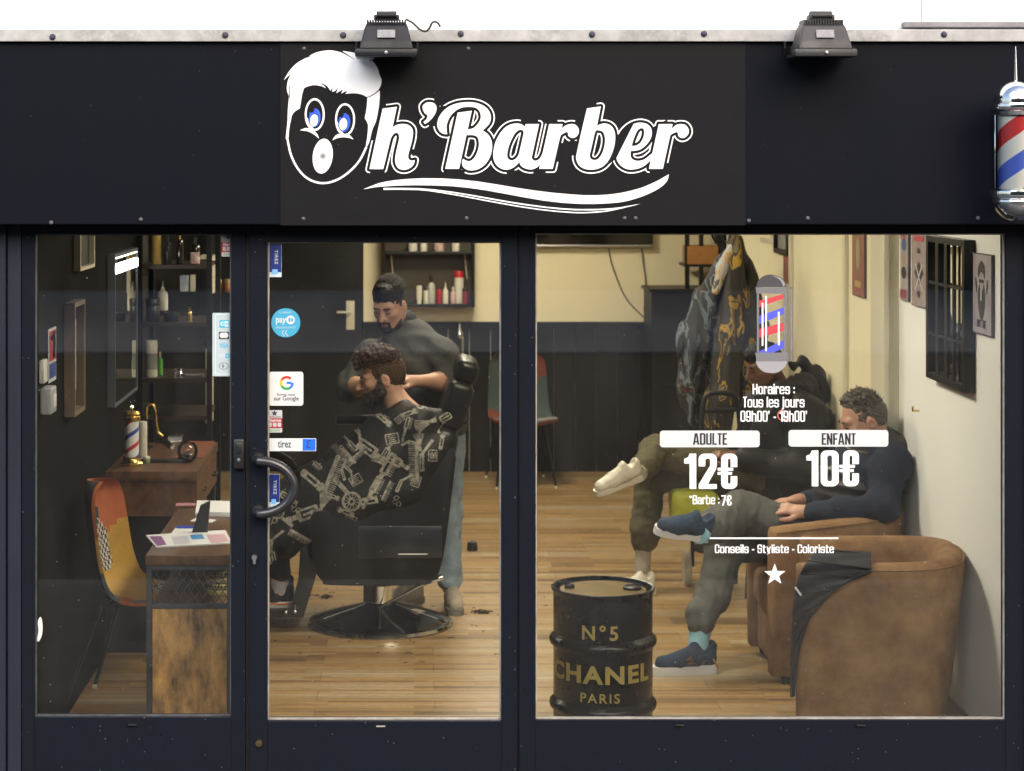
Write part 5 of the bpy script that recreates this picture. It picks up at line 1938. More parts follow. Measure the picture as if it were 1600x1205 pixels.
pur = mat('magazine_purple', (.20, .06, .22), .5)
pin = mat('magazine_pink', (.60, .38, .46), .5)
lbl = mat('magazine_blue', (.05, .25, .55), .5)
sheet('magazine', 'open white magazine with purple print on the desk front', 'magazine', ((228, 838), (352, 830), (363, 850), (244, 856)), .7625, M['paper'], .005, None,
      [([(233, 838), (252, 838), (260, 851), (246, 853)], pur), ([(297, 836), (316, 835), (320, 842), (300, 843)], lbl), ([(322, 836), (350, 834), (358, 846), (330, 849)], pin), ([(268, 839), (292, 837), (297, 849), (272, 851)], mat('magazine_grey', (.5, .5, .6), .5))])
sheet('note_pad', 'small white note pad under the blue pen', 'note pad', ((274, 826), (312, 825), (306, 835), (267, 836)), .7625, M['paper'], .004)
sheet('paper_sheet', 'stack of white papers at the back of the desk', 'papers', ((308, 786), (364, 787), (364, 808), (305, 806)), .7625, M['paper'], .012, None, [([(318, 800), (360, 801), (360, 803), (317, 802)], mat('print_grey', (.3, .32, .4), .5))])
sheet('business_card', 'white card lying beside the phone stand', 'card', ((297, 815), (308, 809), (338, 813), (330, 817)), .7625, M['paper'], .002)
sheet('colour_leaflet', 'narrow coloured leaflet at the far desk edge', 'leaflet', ((276, 787), (306, 787), (306, 791), (274, 791)), .7625, mat('leaflet_print', (.3, .25, .35), .5, var=.8, vscale=60, rgb2=(.5, .1, .08)), .003)
a_, b_ = OZ(275, 824, .772), OZ(325, 823, .772)
t = thing('pen', 'blue ballpoint pen lying across the note pad', 'pen', a_)
MB().tube([a_, a_.lerp(b_, .12), a_.lerp(b_, .8)], [.003, .0055, .0055], 10).build('barrel', mat('pen_blue', (.02, .05, .50), .3), t)
MB().tube([a_.lerp(b_, .81), b_], [.005, .004], 10).build('cap', M['steel'], t)
p = OZ(312, 834, .7625)
t = thing('phone_stand', 'slanted black phone stand on the desk', 'stand', p)
vs = [W(x, y, p.y) for x, y in ((299, 834), (324, 834), (328, 783), (313, 790))]
MB().add([v + Vector((0, d, 0)) for d in (0, .03) for v in vs], [(0, 1, 2, 3), (7, 6, 5, 4), (0, 4, 5, 1), (1, 5, 6, 2), (2, 6, 7, 3), (3, 7, 4, 0)]).build('plate', M['black_plastic'], t, smooth=0, bevel=.003)


# patchwork shell chairs
PATCH = [mat('mustard_patch', (.42, .24, .035), .85, var=.2, vscale=30, bump=.1, bscale=200), mat('rust_patch', (.38, .095, .03), .85, var=.2, vscale=30, bump=.1, bscale=200),
         mat('teal_patch', (.085, .13, .135), .85, var=.2, vscale=30, bump=.1, bscale=200), mat('dark_patch', (.02, .018, .018), .85, var=.3, vscale=30)]
hp = mat('dogtooth_patch', (.02, .02, .02), .85)
nt = hp.node_tree
ck = nt.nodes.new('ShaderNodeTexChecker'); ck.inputs['Scale'].default_value = 55
ck.inputs['Color1'].default_value = (.45, .42, .38, 1); ck.inputs['Color2'].default_value = (.03, .02, .02, 1)
v2 = nt.nodes.new('ShaderNodeTexCoord')
nt.links.new(v2.outputs['Object'], ck.inputs[0]); nt.links.new(ck.outputs[0], nt.nodes['Principled BSDF'].inputs['Base Color'])
PATCH.append(hp)


def patch_chair(label, loc, rz, mats=None):
    t = thing('patchwork_chair', label, 'chair', (0, 0, 0), 'patchwork shell chairs')
    prof = smooth_loop([(.0, .96), (.012, .86), (.03, .74), (.05, .62), (.085, .53), (.15, .48), (.25, .463), (.36, .468), (.45, .47), (.485, .455)], 5, False)
    n = len(prof)
    ws = 18
    vs, fs, mi = [], [], []
    pos = []
    for i, (f, z) in enumerate(prof):
        u = i / (n - 1)
        half = .20 + .035 * math.sin(min(1, u * 1.35) * math.pi * .5)
        if u < .13:
            half *= math.sqrt(max(.03, 1 - ((.13 - u) / .135) ** 2))
        if u > .93:
            half *= math.sqrt(max(.3, 1 - ((u - .93) / .085) ** 2))
        nx, nz = 1, 0
        for j in range(ws + 1):
            w = -1 + 2 * j / ws
            bend = (w * w) ** 1.3
            ff = f + (.075 * bend if u < .55 else .075 * bend * max(0, 1 - (u - .55) / .3))
            zz_ = z + (.0 if u < .45 else .03 * bend * min(1, (u - .45) / .3))
            pos.append((ff, w * half, zz_, u, w))
    for p in pos:
        vs.append((p[0], p[1], p[2]))
    th = .016
    for p in pos:
        u = p[3]
        vs.append((p[0] - th * (1 if u < .5 else max(0, 1 - (u - .5) / .15)), p[1], p[2] - th * (0 if u < .35 else min(1, (u - .35) / .2))))
    N = len(pos)
    seeds = [(.08, -.5, 0), (.10, .55, 1), (.28, .0, 4), (.30, -.9, 0), (.33, .9, 0), (.45, -.3, 0), (.5, .6, 0), (.16, -.2, 3), (.62, .1, 0), (.66, -.9, 2), (.75, .7, 4), (.82, -.4, 1), (.93, .3, 0), (.58, -.85, 1)]
    for i in range(n - 1):
        for j in range(ws):
            a = i * (ws + 1) + j
            u, w = (i + .5) / (n - 1), -1 + 2 * (j + .5) / ws
            m_ = min(seeds, key=lambda s_: ((s_[0] - u) * 2.2) ** 2 + ((s_[1] - w) * .6) ** 2)[2]
            fs.append((a, a + ws + 1, a + ws + 2, a + 1)); mi.append(m_)
            fs.append((N + a, N + a + 1, N + a + ws + 2, N + a + ws + 1)); mi.append(3 if u < .55 else 1)
    rim = [(i * (ws + 1), (i + 1) * (ws + 1)) for i in range(n - 1)] + [((n - 1) * (ws + 1) + j, (n - 1) * (ws + 1) + j + 1) for j in range(ws)]
    rim2 = [((i + 1) * (ws + 1) + ws, i * (ws + 1) + ws) for i in range(n - 1)][::-1] + [(j + 1, j) for j in range(ws)][::-1]
    for k, (a, b) in enumerate(rim + rim2):
        fs.append((a, a + N, b + N, b)); u = (min(a, b) // (ws + 1)) / n
        mi.append(1 if u < .2 else (0 if u < .33 else (2 if u < .52 else 1)))
    m = MB()
    m.v, m.f, m.m = vs, fs, mi
    m.build('shell', mats or PATCH, t, smooth=60)
    for x, y in ((.10, -.15), (.10, .15), (.40, -.15), (.40, .15)):
        ex, ey = (-.05 if x < .2 else .5), (-.215 if y < 0 else .215)
        lg = MB().tube([(x, y, .455), (ex, ey, .012)], .0085, 8).build('leg', M['black_metal'], t)
        MB().lathe([(.011, 0), (.011, .018)], (ex, ey, 0), 10).build('foot_cap', M['cream_plastic'], lg)
    MB().tube([(.10, -.15, .452), (.40, -.15, .452), (.40, .15, .452), (.10, .15, .452)], .008, 8, closed=True).build('seat_frame', M['black_metal'], t)
    t.location = loc
    t.rotation_euler = (0, 0, rz)
    return t


patch_chair('patchwork chair with mustard and rust patches beside the reception desk', (-1.41, 1.18, 0), R(-9))
patch_chair('red and teal patchwork chair, darkened for the dim rear, at the black back wall', (.737, 7.55, 0), R(-84), [mat('dimmed_teal_patch', (.045, .065, .062), .85, var=.2, vscale=30), mat('dimmed_rust_patch', (.15, .032, .014), .85, var=.2, vscale=30), PATCH[2], PATCH[3], PATCH[4]])  # patch colours darkened to stand in for the dim, reflection-veiled rear

# ------------------------------------------------------------------ left wall: station, mirror, shelving, frames
def crate(px0, px1, py0, py1, y):
    return W(px0, py1, y), W(px1, py0, y)


t = thing('barber_station', 'dark wood barber station table along the black wall', 'table', (-1.25, 2.53, 0))
MB().box(XL + .001, -1.036, 2.02, 3.05, .825, .87).build('table_top', M['rustic_h'], t, bevel=.003)
MB().box(XL + .001, -1.052, 2.035, 3.04, .655, .8245).build('drawer_case', M['rustic_h'], t, smooth=0, bevel=.002)
for y0_, y1_ in ((2.06, 2.52), (2.54, 3.02)):
    dr = MB().box(-1.0515, -1.040, y0_, y1_, .67, .815).build('drawer', M['rustic_h'], t, smooth=0, bevel=.002)
    MB().tube([(-1.036, (y0_ + y1_) / 2 - .05, .745), (-1.018, (y0_ + y1_) / 2 - .05, .745), (-1.018, (y0_ + y1_) / 2 + .05, .745), (-1.036, (y0_ + y1_) / 2 + .05, .745)], .005, 8).build('handle', M['black_metal'], dr)
MB().box(XL + .001, -1.12, 2.06, 3.0, 0.0, .6545).build('cabinet', M['black_metal'], t, smooth=0, bevel=.003)
for x, y in ((-1.075, 2.045), (-1.075, 3.01)):
    MB().box(x, x + .025, y, y + .025, 0, .6548).build('leg', M['black_metal'], t, smooth=0)

t = thing('wall_mirror', 'tall mirror with lit bar along its top above the station', 'mirror', (-1.45, 2.48, 1.16))
my0, my1, mz0, mz1 = 2.08, 2.88, 1.165, 1.895
mb = MB()
mb.box(XL + .0005, -1.433, my0, my0 + .012, mz0, mz1)
mb.box(XL + .0005, -1.433, my1 - .012, my1, mz0, mz1)
mb.box(XL + .0005, -1.433, my0 + .0121, my1 - .0121, mz0, mz0 + .012)
mb.box(XL + .0005, -1.433, my0 + .0121, my1 - .0121, mz1 - .012, mz1)
MB.build(mb, 'mirror_frame', mat('grey_blue_mirror_edge', (.10, .11, .14), .4), t, smooth=0)
MB().box(XL + .0006, -1.437, my0 + .0122, my1 - .0122, mz0 + .0122, mz1 - .0122).build('mirror_glass', M['mirror'], t, smooth=0)
MB().rbox(-1.4368, -1.428, my0 + .03, my1 - .03, mz1 - .095, mz1 - .05, .003, 2).build('light_bar', mat('lit_light_bar', (1, 1, 1), .5, emit=(1, .95, .86), estr=9), t)
MB().rbox(-1.4368, -1.432, my0 + .02, my1 - .02, mz1 - .024, mz1 - .018, .002, 2).build('light_line', mat('lit_edge_line', (1, 1, 1), .5, emit=(.85, 1, .75), estr=2.2), t)

# tall black shelving
sy0, sy1 = 3.12, 3.62
sxr = -1.075
SHB = mat('dark_shelf_board', (0.035, 0.020, 0.012), 0.45, var=0.5, vscale=6)
t = thing('shelving_unit', 'tall black shelving unit loaded with bottles at the left wall', 'shelves', (-1.27, 3.37, 0))
for x, y in ((XL + .002, sy0), (sxr - .028, sy0), (XL + .002, sy1 - .028), (sxr - .028, sy1 - .028)):
    MB().box(x, x + .028, y, y + .028, 0, 2.2).build('post', M['black_metal'], t, smooth=0)
shelfz = [W(0, 414, sy0).z, W(0, 460, sy1).z - .02, W(0, 504, sy0).z, W(0, 591, sy0).z, W(0, 650, sy0).z]
for z in shelfz[:1] + shelfz[2:]:
    MB().box(XL + .0305, sxr - .0285, sy0 + .001, sy1 - .001, z - .022, z).build('shelf', SHB, t, smooth=0, bevel=.002)
MB().box(XL + .002, XL + .006, sy0 + .03, sy1 - .03, .1, 2.19).build('back_panel', M['black_metal'], t, smooth=0)


def bottle(label, px, base_z, y, hpx, wpx, kind, m, m2=None, group=None, cat='bottle'):
    """bottles and jars turned from a profile; sizes measured in pixels at their depth"""
    s_ = S(y)
    x = (px - VPX) / s_
    hh, r_ = hpx / s_, wpx / s_ / 2
    c_ = Vector((x, y, base_z))
    nm = {'can': 'spray_can', 'jar': 'jar', 'nozzle': 'nozzle_bottle', 'bottle': 'bottle', 'tube': 'tube', 'pump': 'pump_bottle'}[kind]
    t_ = thing(nm, label, cat, c_, group)
    m2 = m2 or M['black_plastic']
    if kind == 'can':
        MB().lathe([(r_ * .96, 0), (r_, .004), (r_, hh * .8)], c_, 24).build('body', m, t_)
        MB().lathe([(r_ * 1.01, hh * .8), (r_ * 1.01, hh * .97), (r_ * .9, hh)], c_, 24).build('cap', m2, t_)
    elif kind == 'jar':
        MB().lathe([(r_ * .95, 0), (r_, .004), (r_, hh * .68), (r_ * .95, hh * .7)], c_, 24).build('body', m, t_)
        MB().lathe([(r_ * 1.04, hh * .7), (r_ * 1.04, hh * .97), (r_ * .97, hh)], c_, 24).build('lid', m2, t_)
    elif kind == 'nozzle':
        MB().lathe([(r_ * .95, 0), (r_, .004), (r_, hh * .5), (r_ * .85, hh * .62), (r_ * .4, hh * .68)], c_, 24).build('body', m, t_)
        MB().lathe([(r_ * .42, hh * .68), (r_ * .42, hh * .76), (r_ * .22, hh * .78), (r_ * .1, hh)], c_, 16).build('nozzle', m2, t_)
    elif kind == 'tube':
        MB().lathe([(r_ * .8, 0), (r_ * .8, hh * .16)], c_, 20).build('cap', m2, t_)
        MB().lathe([(r_ * .75, hh * .16), (r_, hh * .22), (r_, hh * .9), (r_ * .9, hh)], c_, 20, sy=.6).build('body', m, t_)
    else:
        MB().lathe([(r_ * .95, 0), (r_, .004), (r_, hh * .6), (r_ * .8, hh * .7), (r_ * .36, hh * .76)], c_, 24).build('body', m, t_)
        MB().lathe([(r_ * .38, hh * .76), (r_ * .38, hh)], c_, 16).build('neck' if kind == 'bottle' else 'pump', m2, t_)
        if kind == 'pump':
            MB().tube([c_ + Vector((0, 0, hh)), c_ + Vector((-r_, -r_ * .5, hh))], r_ * .22, 8).build('spout', m2, t_)
    return t_


WH = mat('ivory_plastic_bottle', (.66, .63, .54), .35)
BK = M['black_plastic']
YG_ = mat('yellow_carton', (.55, .36, .08), .5, var=.3, vscale=25)
AM = mat('dark_brown_bottle', (.018, .010, .006), .15, coat=.5)
GO = M['brassy']
RDc = mat('red_plastic', (.42, .02, .02), .35)
GRc = mat('green_plastic', (.10, .38, .05), .4)
z0_, z2_, z3_, z4_ = shelfz[0], shelfz[2], shelfz[3], shelfz[4]
ym = sy0 + .07
bottle('tall yellow carton tube on the top shelf', 244, z0_, ym, 52, 15, 'can', YG_, YG_)
bottle('slim black bottle beside the yellow tube on the top shelf', 262, z0_, ym, 46, 12, 'bottle', BK)
bottle('black bottle with a gold cap on the top shelf', 281, z0_, ym, 52, 11, 'bottle', AM, GO)
bottle('dark bottle with a red label on the top shelf end', 305, z0_, ym, 42, 15, 'bottle', AM)
t_ = thing('bottle_label', 'red and white label on the end bottle of the top shelf', 'label', W(305, 408, ym))
c_ = W(305, 403, ym)
MB().lathe([(.0262, -.03), (.0262, .03)], c_, 20, a0=R(200), a1=R(340)).build('paper_band', mat('label_red', (.4, .06, .06), .5, var=.9, vscale=45, rgb2=(.7, .66, .6)), t_)
bottle('white nozzle bottle standing on the second shelf', 254, z2_ + .05, ym + .12, 46, 17, 'nozzle', WH, WH)
bottle('large black jar on the second shelf', 239, z2_, ym, 36, 22, 'jar', BK)
bottle('flat black tin on the second shelf', 268, z2_, ym, 14, 24, 'jar', M['black_metal'])
bottle('small gold topped bottle on the second shelf', 296, z2_, ym, 22, 8, 'bottle', GO, GO)
bottle('white spray can with grey label on the third shelf', 236.5, z3_, ym, 57, 19, 'can', WH, WH)
bottle('green and white bottle beside the white spray can', 250, z3_, ym + .1, 36, 9, 'bottle', GRc, WH)
t_ = thing('can_label', 'grey label band round the white spray can', 'label', W(236.5, 588, ym))
MB().lathe([(.0325, -.05), (.0325, .035)], W(236.5, 562, ym), 24).build('paper_band', mat('label_grey', (.32, .33, .33), .5, var=.3, vscale=30), t_)
for i, px in enumerate((273, 281)):
    p = Vector(((px - VPX) / S(ym), ym, z3_))
    MB().lathe([(.012, 0), (.014, .02), (.007, .03), (.011, .045), (.0001, .05)], p, 16).build('chrome_cap', M['chrome'])
    o_ = bpy.context.scene.objects[-1]
for o_ in [o for o in COL.objects if o.name.startswith('chrome_cap')]:
    tag(o_, 'small chrome cap on the third shelf', 'cap', 'chrome caps on the shelf')
a_, b_ = crate(288, 318, 576, 580.5, ym)
tag(MB().rbox(a_.x, b_.x, ym - .02, ym + .02, z3_, z3_ + .016, .005, 2).build('hair_clipper', M['steel']), 'silver hair clipper lying on the third shelf', 'clipper')
# white box frame and boxes behind the shelving
yb2 = 4.3
a_, b_ = crate(312, 332, 400, 459, yb2)
t_ = thing('white_cabinet', 'white box frame fixed behind the shelving', 'cabinet', a_)
MB().box(b_.x - .022, b_.x, yb2, yb2 + .2, a_.z, b_.z).build('side', M['cream_plastic'], t_, smooth=0)
MB().box(a_.x, b_.x - .0225, yb2, yb2 + .2, b_.z - .02, b_.z).build('top', M['cream_plastic'], t_, smooth=0)
MB().box(a_.x - .1, b_.x - .0225, yb2, yb2 + .2, a_.z, a_.z + .012).build('bottom', M['black_metal'], t_, smooth=0)
for px0, px1, py0, m_, lab in ((281, 294, 431, mat('blue_white_box', (.25, .35, .55), .5, var=.9, vscale=16, rgb2=(.7, .7, .68)), 'blue and white carton between the shelves'), (297, 304.5, 430, WH, 'slim white carton between the shelves')):
    a_, b_ = crate(px0, px1, py0, 459, yb2 + .02)
    tag(MB().rbox(a_.x, b_.x, yb2 + .02, yb2 + .08, a_.z + .012, b_.z, .002, 1).build('carton', m_), lab, 'carton')
tw_a, tw_b = crate(321, 330, 545, 662, 4.6)
tag(MB().rbox(tw_a.x, tw_b.x, 4.6, 4.75, tw_a.z, tw_b.z, .006, 2).build('door_post', M['cream_plastic']), 'narrow white upright panel right of the shelving', 'panel')
# small shelf of orange tins at the back left
a_, b_ = crate(326, 372, 458, 463, 6.2)
t_ = thing('wall_shelf', 'small dark wall shelf carrying orange tins', 'shelf', a_)
MB().box(a_.x, b_.x, 6.2, 6.5, a_.z, b_.z).build('board', M['black_metal'], t_, smooth=0)
MB().box(a_.x - .1, a_.x - .001, 6.2, 7.88, a_.z - .3, a_.z + .6).build('upright', M['dado'], t_, smooth=0)
for px in (341, 356):
    bottle('orange ' + ('tin nearer the shelving on the small wall shelf' if px < 350 else 'tin behind the payment sticker on the small wall shelf'), px, b_.z, 6.3, 20, 11, 'jar', mat('orange_tin', (.50, .26, .06), .5, var=.5, vscale=30, rgb2=(.35, .06, .03)), mat('orange_lid', (.45, .30, .12), .5), 'orange tins', 'tin')

# things on the station
p = Vector(((206 - VPX) / S(2.22), 2.22, .87))
t = thing('barber_pole_lamp', 'small table barber pole with gold base and striped cylinder', 'barber pole', p)


def stripes(name, r_, z0, z1, c_, turns, parent, cols, n=64, m=40, tilt=1.0):
    mb_ = MB()
    vs, fs, mi = [], [], []
    for i in range(m + 1):
        for j in range(n):
            a = 2 * math.pi * j / n
            z = z0 + (z1 - z0) * i / m
            tw = 2 * math.pi * turns * i / m
            vs.append((c_[0] + r_ * math.cos(a + tw), c_[1] + r_ * math.sin(a + tw), c_[2] + z))
    for i in range(m):
        for j in range(n):
            k = (j + 1) % n
            fs.append((i * n + j, i * n + k, (i + 1) * n + k, (i + 1) * n + j))
            mi.append(cols[int(j * len(cols) / n)])
    mb_.v, mb_.f, mb_.m = vs, fs, mi
    return mb_


stw, str_, stb = mat('stripe_white', (.72, .72, .72), .35), mat('stripe_red', (.50, .025, .03), .35), mat('stripe_blue', (.03, .06, .42), .35)
MB().lathe([(.052, 0), (.054, .012), (.044, .02), (.040, .035), (.046, .042)], p, 32).build('base', GO, t)
stripes('striped_cylinder', .034, .043, .215, p, 1.3, t, [0, 0, 1, 0, 0, 2]).build('striped_cylinder', [stw, str_, stb], t)
MB().lathe([(.038, .2155), (.042, .222), (.042, .235), (.036, .24), (.040, .25), (.032, .262), (.0001, .264)], p, 32).build('cap', GO, t)
MB().lathe([(.006, .262), (.006, .275), (.010, .28), (.0001, .292)], p, 12).build('finial', M['chrome'], t)
bottle('white spray can beside the small barber pole', 223, .87, 2.45, 58, 14, 'can', WH, WH)
bottle('small open jar at the foot of the barber pole', 229, .87, 2.3, 10, 11, 'jar', mat('jar_green', (.25, .30, .15), .4), WH)
t_ = thing('styling_arm', 'curved brass tap like arm on the station', 'arm', OZ(245, 690, .87))
pts = [W(x, y, 2.6) for x, y in ((229, 655), (229, 638), (236, 632), (242, 640), (244, 660), (247, 675), (254, 682))]
MB().tube(smooth_loop([tuple(v) for v in pts], 4, False), .007, 8).build('tube', GO, t_)
MB().lathe([(.03, 0), (.03, .01), (.008, .014), (.008, .06)], OZ(230, 700, .87), 16).build('base', M['black_metal'], t_)
p = OZ(293, 722, .87)
t_ = thing('glass_bowl', 'round clear glass bowl on the station corner', 'bowl', p)
MB().lathe([(.02, .001), (.045, .02), (.052, .05), (.047, .078), (.036, .092), (.033, .091), (.044, .077), (.048, .05), (.042, .023), (.02, .006)], p, 32).build('bowl', M['clear'], t_)
MB().ball(p + Vector((0, 0, .03)), (.03, .03, .018), 14).build('contents', mat('dark_beads', (.05, .04, .03), .2, var=.5, vscale=60), t_)
a_, b_ = OZ(256, 688, .88), OZ(270, 698, .88)
tag(MB().tube([a_, b_], [.014, .012], 12).build('clipper', M['chrome']), 'short chrome clipper lying on the station', 'clipper')
sheet('leather_mat', 'rust brown leather mat on the far end of the station', 'mat', ((295, 690), (336, 690), (318, 716), (270, 716)), .8705, mat('rust_leather', (.22, .07, .03), .5, var=.3, vscale=20), .003)
sheet('paper_sheet', 'folded papers near the brass arm on the station', 'papers', ((262, 682), (286, 680), (284, 690), (262, 692)), .8705, M['paper'], .004)
p = OZ(250, 722, .87)
tag(MB().rbox(p.x - .10, p.x + .12, p.y - .03, p.y + .02, .8702, .885, .004, 2).build('scissor_tray', BK), 'low black tray along the front of the station', 'tray')


# frames and plates on the left wall (they stand off the wall and face the room)
def wall_frame(name, label, cat, y0_, y1_, z0_, z1_, dep, fw, fm, art, side=-1, group=None):
    X = XL if side < 0 else XR
    s_ = 1 if side < 0 else -1
    t_ = thing(name, label, cat, (X + s_ * dep / 2, (y0_ + y1_) / 2, z0_), group)
    xs = sorted((X + s_ * .0006, X + s_ * dep))
    m = MB()
    m.box(xs[0], xs[1], y0_, y0_ + fw, z0_, z1_)
    m.box(xs[0], xs[1], y1_ - fw, y1_, z0_, z1_)
    m.box(xs[0], xs[1], y0_ + fw + .0002, y1_ - fw - .0002, z0_, z0_ + fw)
    m.box(xs[0], xs[1], y0_ + fw + .0002, y1_ - fw - .0002, z1_ - fw, z1_)
    m.build('frame', fm, t_, smooth=0, bevel=.001)
    xs = sorted((X + s_ * .0008, X + s_ * .006))
    m = MB().box(xs[0], xs[1], y0_ + fw + .0004, y1_ - fw - .0004, z0_ + fw + .0002, z1_ - fw - .0002)
    m.build('backing', art, t_, smooth=0)
    return t_


wf = mat('oak_frame', (.17, .12, .075), .6, var=.4, vscale=20, stretch=(1, 4, .5))
t = wall_frame('box_frame', 'deep oak box frame hanging on the black wall', 'picture frame', .86, 1.135, 1.268, 1.745, .045, .02, wf, mat('dark_picture', (.03, .022, .018), .5, var=.8, vscale=14, rgb2=(.10, .06, .04)))
MB().box(XL + .0065, XL + .012, 1.0, 1.09, 1.36, 1.66).build('picture', M['paper'], t, smooth=0)
MB().box(XL + .0065, XL + .012, .90, .985, 1.33, 1.52).build('picture', mat('brown_picture', (.12, .06, .035), .5, var=.7, vscale=30), t, smooth=0)
wall_frame('small_frame', 'dark framed picture with a pale edge high on the black wall', 'picture frame', 1.1, 1.5, 1.865, 2.25, .03, .014, M['cream_plastic'], mat('dark_poster', (.03, .03, .03), .4, var=.5, vscale=8))
t = thing('wall_light_box', 'white box edge high in the corner of the left window', 'box', (XL + .07, .75, 2.05))
MB().rbox(XL + .001, XL + .16, .52, 1.0, 2.07, 2.11, .006, 2, rot=(0, -.35, 0)).build('tray', M['white'], t)
t = thing('wall_notice', 'small red, white and blue notice on the black wall', 'notice', (XL + .004, .56, 1.45))
MB().box(XL + .0006, XL + .004, .475, .645, 1.45, 1.665).build('card', M['sticker_white'], t, smooth=0)
MB().box(XL + .0042, XL + .005, .485, .635, 1.535, 1.655).build('red_field', red_s, t, smooth=0)
MB().box(XL + .0042, XL + .005, .485, .635, 1.465, 1.525).build('blue_field', mat('notice_blue', (.02, .06, .30), .4), t, smooth=0)
tm = flat_mesh(gothic('18'), 'lettering', .0008)
fit(tm, 0, .11, 0, .10, 0)
for v in tm.vertices:
    v.co = Vector((XL + .0056, .505 + v.co.x, 1.545 + v.co.z))
mesh_data(tm, 'lettering', M['sticker_white'], t)
t = thing('light_switch', 'white switch plate on the black wall by the window', 'switch', (XL + .01, .32, 1.47))
MB().rbox(XL + .0006, XL + .02, .28, .36, 1.47, 1.56, .004, 2).build('plate', M['white'], t)
t = thing('thermostat', 'grey white thermostat box under the switch', 'thermostat', (XL + .02, .38, 1.34))
MB().rbox(XL + .0006, XL + .045, .30, .42, 1.345, 1.45, .008, 3).build('housing', mat('pale_grey_plastic', (.42, .44, .48), .4), t)
MB().rbox(XL + .0455, XL + .05, .33, .39, 1.37, 1.42, .002, 2).build('button', M['white'], t)

# ------------------------------------------------------------------ right wall: posters, window mirror
def art_on_wall(pts_list, parent, y0_, y1_, z0_, z1_, x):
    """printed shapes: outlines in 0..1 across and up, seen from the room (left is deeper in the shop)"""
    for k, (loops_, m_) in enumerate(pts_list):
        me = flat_mesh(loops_, 'print', .0004)
        for v in me.vertices:
            v.co = Vector((x - .0006 * (k + 1) - v.co.z, y1_ - v.co.x * (y1_ - y0_), z0_ + v.co.y * (z1_ - z0_)))
        mesh_data(me, 'print', m_, parent)


ink = mat('poster_ink', (.035, .025, .022), .5)
pk = mat('poster_red', (.45, .05, .07), .5)


def poster(label, y0_, y1_, z0_, z1_, m_, art, edge=.004):
    t_ = thing('poster', label, 'poster', (XR - .004, (y0_ + y1_) / 2, z0_), 'barber posters on the white wall')
    MB().box(XR - .012, XR - .0006, y0_, y1_, z0_, z1_).build('board', mat('poster_edge', (.10, .08, .09), .5), t_, smooth=0)
    MB().box(XR - .0136, XR - .0124, y0_ + edge, y1_ - edge, z0_ + edge, z1_ - edge).build('sheet', m_, t_, smooth=0)
    art_on_wall(art, t_, y0_, y1_, z0_, z1_, XR - .0138)
    return t_


beard = [(.38, .62), (.30, .52), (.30, .40), (.36, .27), (.44, .18), (.52, .17), (.62, .26), (.68, .40), (.68, .52), (.62, .62), (.56, .55), (.5, .5), (.44, .55)]
hairp = [(.32, .70), (.30, .78), (.36, .86), (.48, .91), (.60, .88), (.68, .80), (.66, .70), (.58, .76), (.44, .77)]
pale = mat('lilac_paper', (.40, .37, .42), .5, var=.25, vscale=14, rgb2=(.30, .25, .28))
ps_ = poster('lilac poster of a bearded face with red wording, nearest the window', .255, .527, 1.652, 1.972, pale, [([smooth_loop(beard, 4)], ink), ([smooth_loop(hairp, 4)], ink), ([[(.38, .64), (.62, .64), (.60, .68), (.4, .68)]], ink), ([ellipse(.22, .60, .02, .10, .3), ellipse(.80, .60, .02, .10, -.3)], ink), ([[(.47, .56), (.53, .56), (.53, .42), (.47, .42)]], M['sticker_white'])])
me = flat_mesh(gothic('BARBER', .09), 'lettering', .0004)
fit(me, 0, 1, 0, 1, 0)
for v in me.vertices:
    v.co = Vector((XR - .0165, .455 - v.co.x * .13, 1.68 + v.co.z * .03))
mesh_data(me, 'lettering', pk, ps_)
sc_ = [[(.2, .45), (.5, .30), (.8, .45), (.5, .60)]]
bl_ = lambda a, b, w_: [(a[0] - w_, a[1]), (a[0] + w_, a[1]), (b[0] + w_, b[1]), (b[0] - w_, b[1])]
poster('beige poster with crossed razors and red heading, left of the window mirror', 1.275, 1.56, 1.69, 2.03, mat('beige_paper', (.36, .30, .30), .5, var=.3, vscale=14, rgb2=(.26, .19, .18)),
       [(sc_, ink), ([bl_((.28, .56), (.72, .22), .03)], M['sticker_white']), ([bl_((.72, .56), (.28, .22), .03)], M['sticker_white']), ([[(.2, .86), (.8, .86), (.8, .93), (.2, .93)]], pk), ([smooth_loop([(.4, .72), (.5, .78), (.6, .72), (.5, .7)], 3), smooth_loop([(.4, .18), (.5, .22), (.6, .18), (.5, .12)], 3)], ink)])
poster('narrow poster with stacked round faces and striped edges', 1.625, 1.775, 1.70, 2.02, mat('faded_paper', (.42, .38, .38), .5, var=.3, vscale=14),
       [([ellipse(.5, .8, .3, .09)], mat('poster_blue', (.06, .09, .25), .5)), ([ellipse(.5, .6, .3, .09)], mat('poster_tan', (.35, .27, .2), .5)), ([ellipse(.5, .4, .3, .09)], ink), ([[(.0 + k * .12, .03), (.06 + k * .12, .03), (.12 + k * .12, .16), (.06 + k * .12, .16)] for k in range(7)], pk), ([[(.0 + k * .12, .88), (.06 + k * .12, .88), (.12 + k * .12, .99), (.06 + k * .12, .99)] for k in range(7)], pk)])
poster('faded red poster with tan emblem between the mouldings', 2.55, 2.84, 1.655, 2.05, mat('faded_red_paper', (.34, .13, .10), .5, var=.3, vscale=10, rgb2=(.25, .10, .08)),
       [([ellipse(.5, .55, .22, .30)], mat('poster_olive', (.22, .17, .08), .5)), ([ellipse(.5, .55, .14, .2)], mat('poster_sand', (.40, .30, .18), .5)), ([[(.25, .12), (.75, .12), (.75, .2), (.25, .2)]], mat('poster_gold', (.45, .33, .14), .5))])
